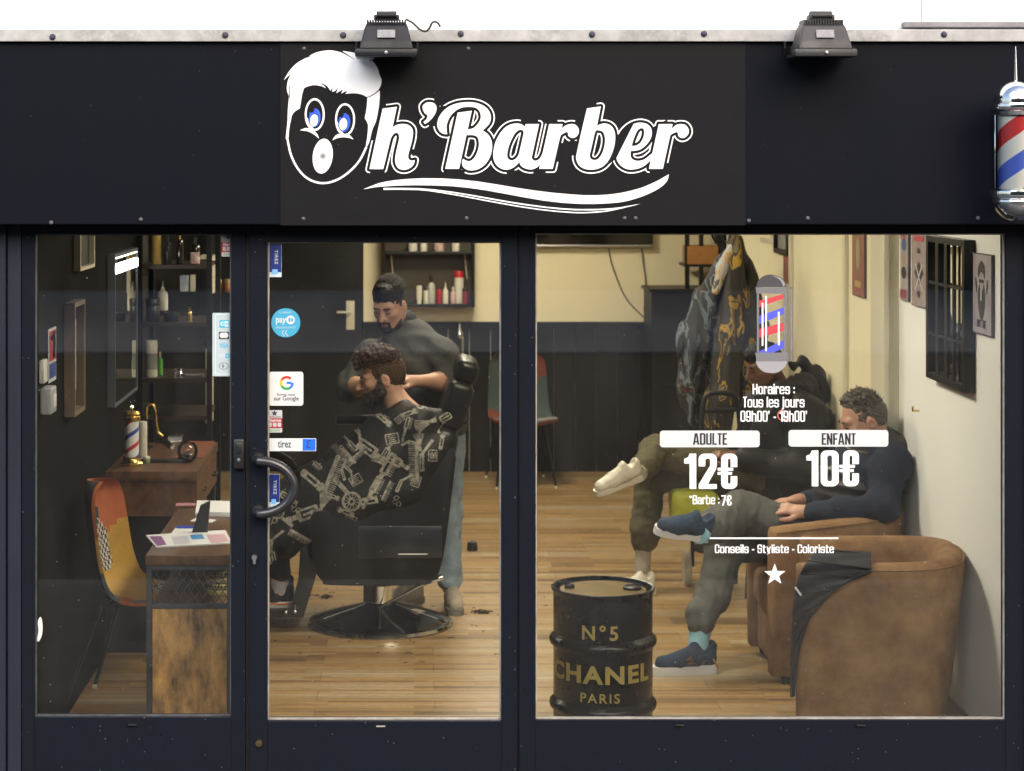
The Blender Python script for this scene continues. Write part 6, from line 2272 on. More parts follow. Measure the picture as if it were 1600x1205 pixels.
wall_frame('small_frame', 'black framed picture above a red card near the coats', 'picture frame', 4.64, 5.1, 1.775, 2.2, .03, .03, M['black_metal'], mat('grey_picture', (.4, .4, .38), .4, var=.5, vscale=8), 1)
tag(MB().box(XR - .006, XR - .0006, 4.72, 4.88, 1.60, 1.772).build('red_card', mat('red_card', (.36, .09, .06), .5, var=.5, vscale=30)), 'small red card pinned under the black frame', 'card')
t = thing('fuse_box', 'flush cream fuse box cover high on the wall by the coats', 'fuse box', (XR - .006, 5.45, 1.82))
MB().rbox(XR - .014, XR - .0006, 5.2, 5.7, 1.82, 2.1, .006, 2).build('cover', M['trim_cream'], t)
MB().rbox(XR - .018, XR - .0145, 5.26, 5.64, 1.85, 2.07, .002, 1).build('flap', M['cream_wall'], t)

t = thing('window_mirror', 'black window shaped mirror with upright bars on white wall', 'mirror', (XR - .02, .85, 1.4))
wy0, wy1, wz0, wz1 = .535, 1.165, 1.405, 2.02
dp = .046
m = MB()
m.box(XR - dp, XR - .0006, wy0, wy0 + .04, wz0, wz1)
m.box(XR - dp, XR - .0006, wy1 - .04, wy1, wz0, wz1)
m.box(XR - dp, XR - .0006, wy0 + .0402, wy1 - .0402, wz0, wz0 + .028)
m.box(XR - dp, XR - .0006, wy0 + .0402, wy1 - .0402, wz1 - .028, wz1)
for yy, w_ in ((.72, .022), (.84, .05), (.985, .05)):
    m.box(XR - dp + .002, XR - dp + .010, yy - w_ / 2, yy + w_ / 2, wz0 + .0282, wz1 - .0282)
m.build('frame', M['black_metal'], t, smooth=0, bevel=.002)
m = MB()
for zz_ in (1.60, 1.82):
    m.box(XR - dp + .0025, XR - dp + .009, wy0 + .0404, wy1 - .0404, zz_ - .006, zz_ + .006)
m.build('glazing_bar', M['black_metal'], t, smooth=0)
MB().add([(XR - a_, y_, z_) for a_, y_ in ((.0345, wy0 + .0404), (.0105, wy1 - .0404), (.0012, wy1 - .0404), (.0012, wy0 + .0404)) for z_ in (wz0 + .0284, wz1 - .0284)], [(0, 1, 3, 2), (2, 3, 5, 4), (4, 5, 7, 6), (6, 7, 1, 0), (0, 2, 4, 6), (7, 5, 3, 1)]).build('mirror_glass', M['mirror'], t, smooth=0)

# ------------------------------------------------------------------ back wall
t = thing('television', 'wall mounted black television with silver lower edge', 'television', (1.3, YB - .06, 1.7))
a_, b_ = W(812, 385, YB - .08), W(1020, 360, YB - .08)
MB().rbox(a_.x, b_.x, YB - .08, YB - .03, a_.z + .012, a_.z + .58, .006, 2).build('screen_case', mat('television_black', (.006, .006, .006), .12), t)
MB().rbox(a_.x, b_.x, YB - .085, YB - .03, a_.z - .004, a_.z + .0115, .004, 2).build('lower_bezel', mat('silver_bezel', (.45, .44, .42), .35, metal=.6), t)
MB().box(a_.x + .3, b_.x - .3, YB - .029, YB - .0006, a_.z + .2, a_.z + .4).build('wall_bracket', M['black_metal'], t, smooth=0)
yw = YB - .012
for pts, lab in ((((951, 388), (955, 410), (962, 430), (972, 455), (985, 475), (1000, 490), (1010, 500)), 'black cable curving down from the television'), (((1003, 388), (1005, 410), (1009, 440), (1008, 465), (1006, 485)), 'black cable hanging straight from the television')):
    tag(MB().tube(smooth_loop([tuple(W(x, y, yw)) for x, y in pts], 4, False), .005, 6).build('cable', mat('grey_cable', (.09, .08, .06), .5)), lab, 'cable')
a_, b_ = W(1018, 470, 7.35), W(1110, 452, 7.35)
t = thing('black_cabinet', 'tall black cabinet in the far corner under the crate shelf', 'cabinet', (2.0, 7.6, 0))
MB().box(a_.x, XR - .016, 7.35, YB - .035, .05, b_.z - .02).build('carcass', M['dado'], t, smooth=0, bevel=.003)
MB().box(a_.x - .02, XR - .016, 7.33, YB - .035, b_.z - .0195, b_.z).build('top', M['black_metal'], t, smooth=0, bevel=.003)
MB().box(a_.x + .02, XR - .03, 7.37, YB - .06, 0.0, .0495).build('plinth', M['rubber'], t, smooth=0)
t = thing('metal_rack', 'black metal rack with a wooden crate in the far corner', 'rack', (2.1, 7.6, b_.z))
for px in (1074, 1096, 1124):
    p = W(px, 450, 7.45)
    MB().box(p.x - .016, p.x + .016, 7.45, 7.48, b_.z + .0005, 2.3).build('post', M['black_metal'], t, smooth=0)
zs_ = W(0, 413, 7.45).z
MB().box(W(1070, 0, 7.45).x, XR - .02, 7.4495, 7.8, zs_ - .02, zs_).build('shelf', M['black_metal'], t, smooth=0)
a_, b_ = W(1074, 412, 7.44), W(1122, 385, 7.44)
t = thing('wooden_crate', 'orange brown wooden crate on the black rack', 'crate', (a_.x, 7.5, zs_))
MB().box(a_.x, b_.x, 7.44, 7.455, zs_ + .0005, b_.z).build('front_board', mat('orange_wood', (.40, .18, .05), .5, var=.3, vscale=10), t, smooth=0, bevel=.002)
MB().box(a_.x, b_.x, 7.70, 7.715, zs_ + .0005, b_.z).build('back_board', mat('orange_wood', (.40, .18, .05), .5, var=.3, vscale=10), t, smooth=0)
for x in (a_.x, b_.x - .014):
    MB().box(x, x + .014, 7.4555, 7.6995, zs_ + .0005, b_.z).build('side_board', mat('orange_wood', (.36, .16, .05), .5), t, smooth=0)
p = W(1124, 384, 7.5)
t = thing('mug', 'white mug with a red print on the crate', 'mug', (p.x, 7.5, b_.z))
MB().lathe([(.032, .0005), (.036, .005), (.038, .08), (.034, .08), (.032, .01), (.0001, .008)], (p.x, 7.5, b_.z), 24).build('cup', mat('mug_glaze', (.6, .52, .35), .3, var=.6, vscale=14, rgb2=(.45, .08, .04)), t)
MB().tube([(p.x - .036 - .028 * math.sin(k * math.pi / 8), 7.5, b_.z + .04 + .026 * math.cos(k * math.pi / 8)) for k in range(9)], .006, 8).build('handle', M['cream_plastic'], t)
# black back door with its handle
p0, p1 = W(541, 515, YB - .02), W(554, 470, YB - .02)
bd = MB().box(W(410, 0, YB).x, W(565, 0, YB).x, YB - .03, YB - .0125, .01, 2.1).build('back_door', mat('black_door_paint', (.006, .0057, .0055), .4, var=.3, vscale=4), SHOP, smooth=0, bevel=.004)
MB().rbox(p0.x, p1.x, YB - .038, YB - .0305, p0.z, p1.z, .003, 2).build('handle_plate', M['cream_plastic'], bd)
hz = W(0, 487, YB).z
MB().tube([(p1.x - .03, YB - .039, hz), (p1.x - .03, YB - .075, hz), (W(527, 0, YB).x, YB - .075, hz)], .009, 10).build('handle', M['cream_plastic'], bd)
# back wall cabinet with bottles
yk = YB - .2
a_, b_ = W(598, 480, yk), W(742, 370, yk)
t = thing('wall_cabinet', 'open dark wall cabinet full of bottles behind the barber', 'cabinet', (0.1, YB - .1, a_.z))
olive = mat('dark_olive_board', (.035, .033, .014), .5, var=.5, vscale=5, rgb2=(.05, .02, .012))
MB().box(a_.x, b_.x, YB - .02, YB - .0006, a_.z, b_.z + .25).build('back_panel', olive, t, smooth=0)
for z in (a_.z, W(0, 398, yk).z):
    MB().box(a_.x + .0205, b_.x - .0205, yk, YB - .021, z, z + .022).build('shelf', M['black_metal'], t, smooth=0, bevel=.002)
for x in (a_.x, b_.x - .02):
    MB().box(x, x + .02, yk, YB - .021, a_.z - .001, b_.z + .25).build('side', M['black_metal'], t, smooth=0, bevel=.002)
for px in (611, 726):
    MB().tube([W(px, 398, yk + .05), W(px + 2, 420, yk + .1), W(px + 4, 436, yk + .12)], .004, 6).build('cable', M['cream_plastic'], t)
zb_ = a_.z + .0225
for i, (px, hp_, wp_, kd, m1, m2, lab) in enumerate(((655, 28, 9, 'tube', WH, WH, 'white squeeze tube left in the wall cabinet'), (666, 26, 9, 'can', WH, BK, 'white can with a black cap in the wall cabinet'), (674, 44, 12, 'pump', mat('clear_grey_bottle', (.42, .42, .38), .2), BK, 'tall grey pump bottle in the wall cabinet'),
                                                    (686, 22, 8, 'can', RDc, RDc, 'red can in the wall cabinet'), (696, 34, 9, 'nozzle', WH, WH, 'white nozzle bottle in the wall cabinet'), (708, 26, 9, 'bottle', mat('pink_white_bottle', (.55, .35, .36), .4), WH, 'pink and white bottle in the wall cabinet'),
                                                    (717, 50, 15, 'can', WH, RDc, 'large white can with a red cap in the wall cabinet'), (727, 24, 9, 'can', mat('dark_red_can', (.22, .04, .07), .4), BK, 'dark red can at the right of the wall cabinet'))):
    bottle(lab, px, zb_, yk + (.05 if i != 6 else .11), hp_, wp_, kd, m1, m2, 'bottles in the wall cabinet')
zt_ = W(0, 398, yk).z + .0225
for px, hp_, wp_, m1, lab in ((645, 18, 14, WH, 'white jar on the top cabinet shelf'), (662, 16, 10, WH, 'small white jar on the top cabinet shelf'), (686, 18, 16, mat('red_white_tub', (.45, .15, .13), .4, var=.8, vscale=30, rgb2=(.65, .6, .55)), 'red and white tub on the top cabinet shelf'), (712, 16, 12, WH, 'plain white tub right on the top cabinet shelf')):
    bottle(lab, px, zt_, yk + .07, hp_, wp_, 'jar', m1, WH, 'jars on the top cabinet shelf', 'jar')
# wash basin tap by the back wall
t = thing('basin_tap', 'grey upright basin tap in front of the black wainscot', 'tap', W(720, 560, 6.9))
MB().tube([W(722, 575, 6.9), W(722, 528, 6.9), W(719, 520, 6.9), W(716, 522, 6.9)], .012, 8).build('spout', M['steel'], t)
MB().lathe([(.022, -.03), (.028, .0), (.010, .03), (.006, .07), (.0001, .075)], W(718, 522, 6.9), 14).build('lever', M['steel'], t)
# ------------------------------------------------------------------ floodlights and barber pole on the fascia
def floodlight(px, label, body_m, cable):
    cx = W(px, 0, -.27).x
    z0 = W(0, 88, -.27).z
    t = thing('floodlight', label, 'floodlight', (cx, -.16, z0), 'floodlights above the sign')
    rim = MB()
    rim.rbox(cx - .112, cx + .112, -.37, -.17, z0 - .006, z0 + .022, .006, 2)
    rim.build('lamp_frame', body_m, t)
    MB().box(cx - .09, cx + .09, -.352, -.19, z0 - .009, z0 - .0062).build('front_glass', M['clear'], t, smooth=0)
    vs = []
    for hx, ya_, yb_, z in ((.096, -.362, -.185, z0 + .0225), (.09, -.352, -.19, z0 + .05), (.078, -.325, -.205, z0 + .105), (.070, -.300, -.215, z0 + .122)):
        vs += [(cx - hx, ya_, z), (cx + hx, ya_, z), (cx + hx, yb_, z), (cx - hx, yb_, z)]
    fs = [(3, 2, 1, 0), (12, 13, 14, 15)]
    for k in range(3):
        for j in range(4):
            fs.append((4 * k + j, 4 * k + (j + 1) % 4, 4 * k + 4 + (j + 1) % 4, 4 * k + 4 + j))
    MB().add(vs, fs).build('housing', body_m, t, smooth=0, bevel=.006)
    m = MB()
    for k in range(15):
        x = cx - .068 + .136 * k / 14
        m.rbox(x - .0028, x + .0028, -.318, -.216, z0 + .112, z0 + .130, .001, 1)
    m.build('cooling_fins', body_m, t, smooth=0)
    MB().rbox(cx - .046, cx + .046, -.29, -.225, z0 + .1305, z0 + .150, .004, 2).build('terminal_box', body_m, t)
    MB().lathe([(.0001, -.036), (.042, -.036), (.042, .036), (.0001, .036)], (cx, -.257, z0 + .147), 28, axis='x', sy=.42).build('terminal_cap', body_m, t)
    # sticker on the sloping face, bracket to the flashing
    a = Vector((cx + .0, -.3405, z0 + .077))
    MB().box(a.x - .032, a.x + .032, a.y - .0075, a.y - .0055, a.z - .016, a.z + .016, rot=(R(-26), 0, 0)).build('rating_label', mat('silver_label', (.26, .26, .28), .4, var=.4, vscale=60), t, smooth=0)
    m = MB()
    for sx in (-1, 1):
        m.box(cx + sx * .113 - .002, cx + sx * .113 + .002, -.30, -.155, z0 + .01, z0 + .034)
        m.box(cx + sx * .113 - .004, cx + sx * .113 + .004, -.166, -.1625, z0 + .01, z0 + .06)
    m.build('bracket', M['black_metal'], t, smooth=0)
    MB().lathe([(.0001, -.006), (.006, -.005), (.007, 0)], (cx, -.3705, z0 + .008), 10, axis='y').build('clip_screw', M['steel'], t)
    if cable:
        pts = [W(x, y, -.24) for x, y in ((634, 30), (645, 36), (656, 46), (665, 49), (671, 44), (675, 36), (680, 34), (685, 37), (688, 42))]
        MB().tube(smooth_loop([tuple(p) for p in pts], 5, False), .0042, 8).build('cable', M['black_plastic'], t)
    return t


M['flood'] = mat('black_floodlight_casting', (.013, .014, .019), .42, spec=.3, var=.4, vscale=14, rvar=.1, bump=.05, bscale=120)
M['flood_worn'] = mat('weathered_floodlight_casting', (.034, .034, .038), .5, var=.5, vscale=12, rgb2=(.02, .02, .022), rvar=.1, bump=.05, bscale=120)
floodlight(604, 'black floodlight with a curly loose cable above the face', M['flood'], True)
floodlight(1283, 'weathered grey floodlight above the right end of the fascia', M['flood_worn'], False)

# chrome barber pole
yp = -.32
sp_ = S(yp)
pcx = W(1587, 0, yp).x
pz = lambda py: W(0, py, yp).z
rr = lambda w: w / sp_
t = thing('barber_pole', 'chrome barber pole with red white and blue stripes on the fascia', 'barber pole', (pcx, yp, pz(346)))
c0 = (pcx, yp, 0)
MB().lathe([(rr(3), pz(128)), (rr(2.2), pz(110)), (rr(.9), pz(78)), (.0001, pz(72))], c0, 16).build('spike', M['chrome'], t)
dm = [(rr(34), pz(163))] + [(rr(34) * math.cos(R(a)), pz(158) + (pz(126) - pz(158)) * math.sin(R(a))) for a in range(0, 90, 9)] + [(.0001, pz(126))]
MB().lathe(dm, c0, 48).build('dome', M['chrome'], t, smooth=60)
MB().lathe([(rr(34), pz(180)), (rr(36), pz(174)), (rr(39.5), pz(172)), (rr(40.5), pz(168)), (rr(39.5), pz(163)), (rr(35), pz(161.5))], c0, 48).build('collar', M['chrome'], t)
stw2 = mat('pole_white', (.80, .80, .78), .3)
stripes('striped_cylinder', rr(27.5), pz(296), pz(178), c0, 1.0, t, [0, 0, 1, 1, 0, 0, 2, 2]).build('striped_cylinder', [stw2, mat('pole_blue', (.07, .14, .68), .3), mat('pole_red', (.62, .03, .04), .3)], t)
MB().lathe([(rr(30), pz(299)), (rr(30), pz(177))], c0, 48).build('glass_tube', M['clear'], t)
MB().lathe([(rr(35), pz(311)), (rr(40), pz(309)), (rr(41), pz(304)), (rr(40), pz(298)), (rr(34), pz(295))], c0, 48).build('collar', M['chrome'], t)
bw_ = [(.0001, pz(346))] + [(rr(36) * math.cos(R(a)), pz(312) - (pz(312) - pz(346)) * math.sin(R(a))) for a in range(81, -1, -9)] + [(rr(34), pz(310))]
MB().lathe(bw_, c0, 48).build('bottom_bowl', M['chrome'], t, smooth=60)
m = MB()
for z in (pz(168), pz(304)):
    m.rbox(pcx - .02, pcx + .02, yp + .06, yf - .0005, z - .012, z + .012, .003, 1)
m.rbox(pcx - .03, pcx + .03, yf - .012, yf - .0006, pz(320), pz(150), .004, 1)
m.build('wall_bracket', M['chrome'], t)
# unseen dark row of houses added across the street to block low sky
t = thing('sky_block_house', 'unseen dark brick house added across the street to block sky', 'house', (0, -42, -.2))
MB().box(-30, 34, -46, -42, -.2, 15).build('wall', mat('brown_brick', (.10, .065, .05), .85, var=.4, vscale=4), t, smooth=0)
m, m2_ = MB(), MB()
for k in range(15):
    for z in (1.2, 4.7, 8.2, 11.7):
        x = -28 + k * 4
        m.box(x, x + 1.2, -41.999, -41.95, z, z + 1.9)
        m2_.box(x - .1, x + 1.3, -41.999, -41.9, z - .1, z - .001)
m.build('window', mat('dark_house_glass', (.02, .022, .025), .1), t, smooth=0)
m2_.build('sill', M['grey_wall'], t, smooth=0)
# ------------------------------------------------------------------ people: soft bodies, clothes as their own parts
V3 = Vector


def frame3(f, up=(0, 0, 1)):
    f = V3(f).normalized()
    l = V3(up).cross(f).normalized()
    u = f.cross(l).normalized()
    return f, l, u


class Head:
    """head in its own axes: forward, left, up; sizes in metres"""

    def __init__(s, c, f, up=(0, 0, 1), k=1.0):
        s.c = V3(c)
        s.f, s.l, s.u = frame3(f, up)
        s.k = k
        s.m = Matrix((s.f, s.l, s.u)).transposed()

    def p(s, f, l, u):
        return s.c + (s.f * f + s.l * l + s.u * u) * s.k

    def e(s, so, c, r, k=.02, op='u', rot=(0, 0, 0)):
        q = (s.m @ Euler(rot).to_matrix()).to_euler()
        so.ell(s.p(*c), [x * s.k for x in r], k, tuple(q), op)

    def c_(s, so, a, b, ra, rb, k=.015, op='u'):
        so.cone(s.p(*a), s.p(*b), ra * s.k, rb * s.k, k, op)

    def skin(s, so, neck_to=None):
        s.e(so, (-.012, 0, .022), (.098, .077, .098))
        s.e(so, (.030, 0, -.035), (.066, .062, .082), .03)
        for g in (-1, 1):
            s.c_(so, (-.005, g * .055, -.045), (.055, g * .020, -.100), .022, .018, .03)
            s.e(so, (.060, g * .040, -.022), (.025, .022, .020), .02)
        s.e(so, (.070, 0, -.100), (.024, .026, .018), .025)
        s.c_(so, (.076, -.040, .022), (.076, .040, .022), .013, .013, .02)
        for g in (-1, 1):
            s.e(so, (.104, g * .032, .001), (.020, .018, .012), .012, 's')
            s.e(so, (.080, g * .031, .000), (.013, .015, .0105), .004)
            s.e(so, (-.012, g * .080, -.012), (.020, .011, .032), .008, rot=(0, .2, 0))
            s.e(so, (-.006, g * .091, -.010), (.009, .007, .018), .006, 's')
            s.e(so, (.098, g * .012, -.036), (.010, .009, .008), .008)
        s.c_(so, (.090, 0, .014), (.1215, 0, -.034), .009, .0118, .012)
        s.e(so, (.092, 0, -.066), (.010, .024, .0055), .006)
        s.e(so, (.090, 0, -.078), (.011, .021, .0065), .006)
        s.c_(so, (.104, -.02, -.0715), (.104, .02, -.0715), .0018, .0018, .003, 's')
        s.e(so, (.093, 0, -.054), (.012, .02, .012), .012)
        if neck_to is not None:
            so.cone(s.p(-.025, 0, -.06), neck_to, .056 * s.k, .062, .03)


def shoe(parent, heel, d, up, L, up_m, sole_m, accent=None, name='shoe', sole_t=.022, laces=True, high=.075):
    """a trainer: shaped upper, sole and laces; heel is the back of the sole on the ground"""
    f, l, u = frame3(d, up)
    P = lambda a, b, c: V3(heel) + f * (a * L) + l * (b * L) + u * c
    so = Soft()
    so.cone(P(.12, 0, sole_t + .032), P(.30, 0, sole_t + .034), .034, .036, .03)
    so.cone(P(.30, 0, sole_t + .034), P(.62, .01, sole_t + .022), .036, .036, .03)
    so.cone(P(.62, .01, sole_t + .024), P(.84, .015, sole_t + .018), .039, .036, .03)
    so.cone(P(.5, 0, sole_t + .05), P(.30, 0, sole_t + high * .95), .026, .026, .03)
    so.cone(P(.10, 0, sole_t + .03), P(.08, 0, sole_t + high), .030, .030, .02)
    so.cone(P(.26, 0, sole_t + .045), P(.30, 0, sole_t + high + .012), .030, .022, .02)
    so.ell(P(.17, 0, sole_t + high + .02), (.028, .028, .03), .012, None, 's')
    me = so.mesh('upper', .004, waves(11, .0008, 120))
    # cut flat under the upper
    o = mesh_data(me, name, up_m, parent)
    out = []
    for a, w in ((0.0, .085), (.06, .115), (.2, .125), (.4, .115), (.62, .155), (.8, .158), (.93, .125), (1.0, .055)):
        out.append((a, w))
    ring = [(a, w) for a, w in out] + [(a, -w) for a, w in out[::-1]]
    ring = smooth_loop(ring, 3)
    n = len(ring)
    vs = [P(a, w, 0) for a, w in ring] + [P(a, w * 1.04, sole_t * .5) for a, w in ring] + [P(a, w * .98, sole_t + .012 * (1 if a < .3 else .6)) for a, w in ring]
    fs = [tuple(range(n))[::-1], tuple(range(2 * n, 3 * n))] + [(k * n + i, k * n + (i + 1) % n, (k + 1) * n + (i + 1) % n, (k + 1) * n + i) for k in range(2) for i in range(n)]
    m = MB().add(vs, fs).build('sole', sole_m, o)
    if laces:
        m = MB()
        for k in range(5):
            a = .36 + .065 * k
            z = sole_t + .066 - .022 * (k / 4) ** .8
            m.tube([P(a, -.09, z - .012), P(a + .02, 0, z + .002), P(a, .09, z - .012)], .0022, 6)
            m.tube([P(a, .09, z - .012), P(a + .03, 0, z + .003), P(a + .06, -.09, z - .014)], .0022, 6)
        m.build('laces', accent or sole_m, o)
    return o


def hand(so, wrist, d, n, side, curl=.6, r=.0085, spread=.5):
    """palm, four bent fingers of different lengths and a thumb from the side of the palm"""
    f, l, u = frame3(d, n)
    w = V3(wrist)
    P = lambda a, b, c: w + f * a + l * b * side + u * c
    so.cone(w, P(.03, 0, 0), .024, .026, .02)
    for b in (-.024, -.008, .008, .024):
        so.cone(P(.02, b * .7, 0), P(.085, b, 0), .0145, .0115, .012)
    for b, L in ((-.029, .062), (-.010, .078), (.010, .083), (.029, .074)):
        p0 = P(.088, b, 0)
        a = curl * .5
        d1 = f * math.cos(a) - u * math.sin(a)
        p1 = p0 + d1 * L * .45 + l * side * b * .12 * spread
        a += curl * .9
        d2 = f * math.cos(a) - u * math.sin(a)
        p2 = p1 + d2 * L * .32
        a += curl * .6
        d3 = f * math.cos(a) - u * math.sin(a)
        p3 = p2 + d3 * L * .23
        so.chain([p0, p1, p2, p3], [r * 1.12, r * 1.02, r * .93, r * .8], .003)
    so.chain([P(.025, .026, -.006), P(.055, .050, -.014), P(.082, .054, -.022), P(.104, .050, -.030)], [.014, .0115, .0100, .0085], .008)


def grow(me_src, name, m, parent):
    return mesh_data(me_src, name, m, parent)


def strands(h, name, m, parent, n, gen, r, seed):
    """separate locks of hair: tapered curved tubes, points given in the head's own axes"""
    rg = random.Random(seed)
    mb = MB()
    for _ in range(n):
        pts = gen(rg)
        if pts is None:
            continue
        k = len(pts)
        mb.tube([h.p(*p) for p in pts], [r * h.k * rg.uniform(.7, 1.25) * (1 - .75 * i / (k - 1)) for i in range(k)], 4, caps=False)
    return mb.build(name, m, parent, smooth=180)


def on_scalp(rg, umin=.02, fmax=.06, c=(-.012, 0, .03), r=(.1, .079, .098)):
    while True:
        a, z = rg.uniform(0, 6.283), rg.uniform(-1, 1)
        q = math.sqrt(1 - z * z)
        n = (q * math.cos(a), q * math.sin(a), z)
        p = tuple(c[i] + n[i] * r[i] for i in range(3))
        if p[2] > umin and p[0] < fmax:
            return p, n


SK1 = mat('olive_skin', (.44, .24, .155), .5, var=.12, vscale=18, sss=.12)
SK2 = mat('fair_skin', (.48, .27, .19), .5, var=.12, vscale=18, sss=.12)
SK3 = mat('dark_skin', (.16, .075, .042), .45, var=.15, vscale=18, sss=.08)
SK4 = mat('ruddy_skin', (.47, .25, .175), .5, var=.15, vscale=18, sss=.12)
HR1 = mat('black_hair', (.012, .0095, .008), .55, spec=.18, var=.5, vscale=90, stretch=(1, 1, .3), bump=.5, bscale=180)
HR2 = mat('dark_brown_curls', (.070, .036, .017), .55, spec=.2, var=.6, vscale=60, bump=.6, bscale=150)
HR3 = mat('greying_hair', (.13, .11, .09), .6, var=.7, vscale=110, rgb2=(.035, .027, .02), bump=.6, bscale=160)
EYEM = mat('dark_eye', (.02, .014, .012), .2)
LIP = mat('lip', (.33, .13, .11), .5)


def face_bits(h, parent, hair_m, brow=.0042, lids=True):
    m = MB()
    for g in (-1, 1):
        pts = [h.p(.100, g * .014, .020), h.p(.101, g * .030, .0255), h.p(.090, g * .048, .020)]
        m.tube(smooth_loop([tuple(p) for p in pts], 4, False), [brow * .8 * h.k] * 5 + [brow * h.k] * 2 + [brow * .5 * h.k] * 2, 6)
    m.build('eyebrows', hair_m, parent)
    m = MB()
    for g in (-1, 1):
        pts = [h.p(.0925, g * .020, -.0035), h.p(.0955, g * .031, -.0060), h.p(.088, g * .043, -.0035)]
        m.tube(smooth_loop([tuple(p) for p in pts], 4, False), .0024 * h.k, 6)
    m.build('eyelashes', EYEM, parent)
    m = MB()
    m.ball(h.p(.096, 0, -.0665), (.0075 * h.k, .021 * h.k, .0035 * h.k), 12, rot=tuple(h.m.to_euler()))
    m.ball(h.p(.0945, 0, -.0775), (.0075 * h.k, .019 * h.k, .0045 * h.k), 12, rot=tuple(h.m.to_euler()))
    m.build('lips', LIP, parent)


def cloth(name, rgb, **k):
    return mat(name, rgb, k.pop('rough', .85), var=k.pop('var', .2), vscale=k.pop('vscale', 14), bump=k.pop('bump', .55), bscale=k.pop('bscale', 30), spec=k.pop('spec', .25), **k)


# ---- the barber, standing behind the chair
def make_barber():
    t = thing('person', 'standing barber in a grey olive sweater and jeans cutting hair', 'person', (.05, 3.12, 0))
    h = Head(W(608, 476, 3.03), (-.38, -.86, -.40))
    neckb = W(640, 517, 3.12)
    shL, shR = W(690, 553, 3.02), W(580, 555, 3.24)
    elL, elR = W(703, 597, 2.98), W(546, 606, 3.14)
    wrL, wrR = W(650, 596, 2.80), W(578, 600, 3.00)
    hip = V3((.10, 3.20, .92))
    b = Soft()
    h.skin(b, neckb)
    b.cone(neckb + V3((0, 0, -.08)), hip, .09, .11, .04)
    b.cone(neckb + V3((0, 0, -.07)), shL, .04, .045, .02).cone(neckb + V3((0, 0, -.07)), shR, .04, .045, .02)
    for s_, e_, w_, hd, nn, sd in ((shL, elL, wrL, (-1, -.35, .25), (0, -.5, 1), 1), (shR, elR, wrR, (1, -.35, .2), (0, -.5, 1), -1)):
        b.cone(s_, e_, .047, .042, .03)
        b.cone(e_, e_.lerp(w_, .35), .044, .047, .02).cone(e_.lerp(w_, .35), w_, .047, .030, .03)
        hand(b, w_, hd, nn, sd, .55)
    knL, anL = V3((.165, 3.12, .48)), V3((.172, 3.10, .10))
    knR, anR = V3((.02, 3.20, .48)), V3((-.02, 3.18, .10))
    for kn, an, hx in ((knL, anL, .16), (knR, anR, .02)):
        b.cone(V3((hx, 3.18, .90)), kn, .075, .052, .04).cone(kn, an, .05, .036, .03)
    mesh_data(b.mesh('body', .0055), 'body', SK1, t)
    face_bits(h, t, HR1, .0042)
    hr = Soft()
    h.e(hr, (-.017, 0, .020), (.0985, .0803, .1005))
    h.e(hr, (.006, .0, .085), (.082, .060, .052), .04)
    h.e(hr, (.054, .0, .102), (.034, .046, .030), .03)
    h.e(hr, (.118, 0, -.030), (.085, .11, .098), .012, 's')
    h.e(hr, (.03, 0, -.13), (.16, .15, .10), .02, 's')
    mesh_data(hr.mesh('hair', .004, waves(5, .0016, 210, 7)), 'hair', HR1, t)
    def quiff(rg):
        p, n = on_scalp(rg, .048, .098)
        b_ = (p[0] + .1) / .17
        L = .030 + .040 * max(0, b_)
        up = .012 + .030 * max(0, b_) ** 1.5
        j = lambda q: rg.uniform(-q, q)
        return [tuple(p), (p[0] - L * .2, p[1] + j(.004), p[2] + up * .8), (p[0] - L * .65, p[1] * .97 + j(.006), p[2] + up * 1.1 + j(.003)), (p[0] - L * 1.1, p[1] * .95 + j(.008), p[2] + up * .8 + j(.005))]
    strands(h, 'hair_strands', HR1, t, 620, quiff, .0030, 5)
    bd = Soft()
    for g in (-1, 1):
        h.c_(bd, (.0, g * .071, -.030), (.035, g * .054, -.090), .008, .013, .02)
        h.c_(bd, (.035, g * .050, -.092), (.078, g * .012, -.108), .013, .016, .02)
        h.c_(bd, (.103, g * .003, -.053), (.092, g * .026, -.062), .0048, .0045, .006)
        h.c_(bd, (.092, g * .026, -.062), (.084, g * .026, -.095), .0045, .008, .006)
    h.e(bd, (.088, 0, -.100), (.016, .024, .016), .02)
    mesh_data(bd.mesh('beard', .0035, waves(6, .0018, 260)), 'beard', HR1, t)
    sw_ = Soft()
    ch = W(640, 560, 3.12)
    sw_.cone(neckb + V3((.0, 0, -.045)), ch, .115, .165, .10)
    sw_.cone(neckb + V3((0, 0, -.03)), neckb + V3((-.012, -.012, .02)), .078, .070, .03)
    sw_.cone(ch, V3((.10, 3.18, 1.02)), .165, .165, .08)
    sw_.cone(V3((.10, 3.18, 1.02)), V3((.10, 3.19, .88)), .165, .155, .05)
    for s_, e_ in ((shL, elL), (shR, elR)):
        sw_.cone(neckb + V3((0, 0, -.05)), s_, .062, .074, .06)
        sw_.cone(s_, e_, .078, .066, .05)
        w_ = wrL if e_ is elL else wrR
        sw_.cone(e_, e_.lerp(w_, .14), .068, .060, .03)
        for q_ in (.55, .72, .88):
            c_ = s_.lerp(e_, q_)
            d_ = (e_ - s_).normalized()
            sw_.cone(c_ - d_.cross(V3((0, 1, 0))) * .03, c_ + d_.cross(V3((0, 1, 0))) * .03 + d_ * .02, .052, .050, .012)
    mesh_data(sw_.mesh('sweater', .0065, waves(21, .0065, 34, 7)), 'sweater', cloth('grey_olive_knit', (.058, .058, .053), vscale=30), t)
    cl = Soft()
    cl.cone(neckb + V3((-.010, -.010, .012)), neckb + V3((-.022, -.02, .045)), .074, .068, .02)
    mesh_data(cl.mesh('collar', .005), 'collar', cloth('black_collar', (.010, .010, .011)), t)
    jn = Soft()
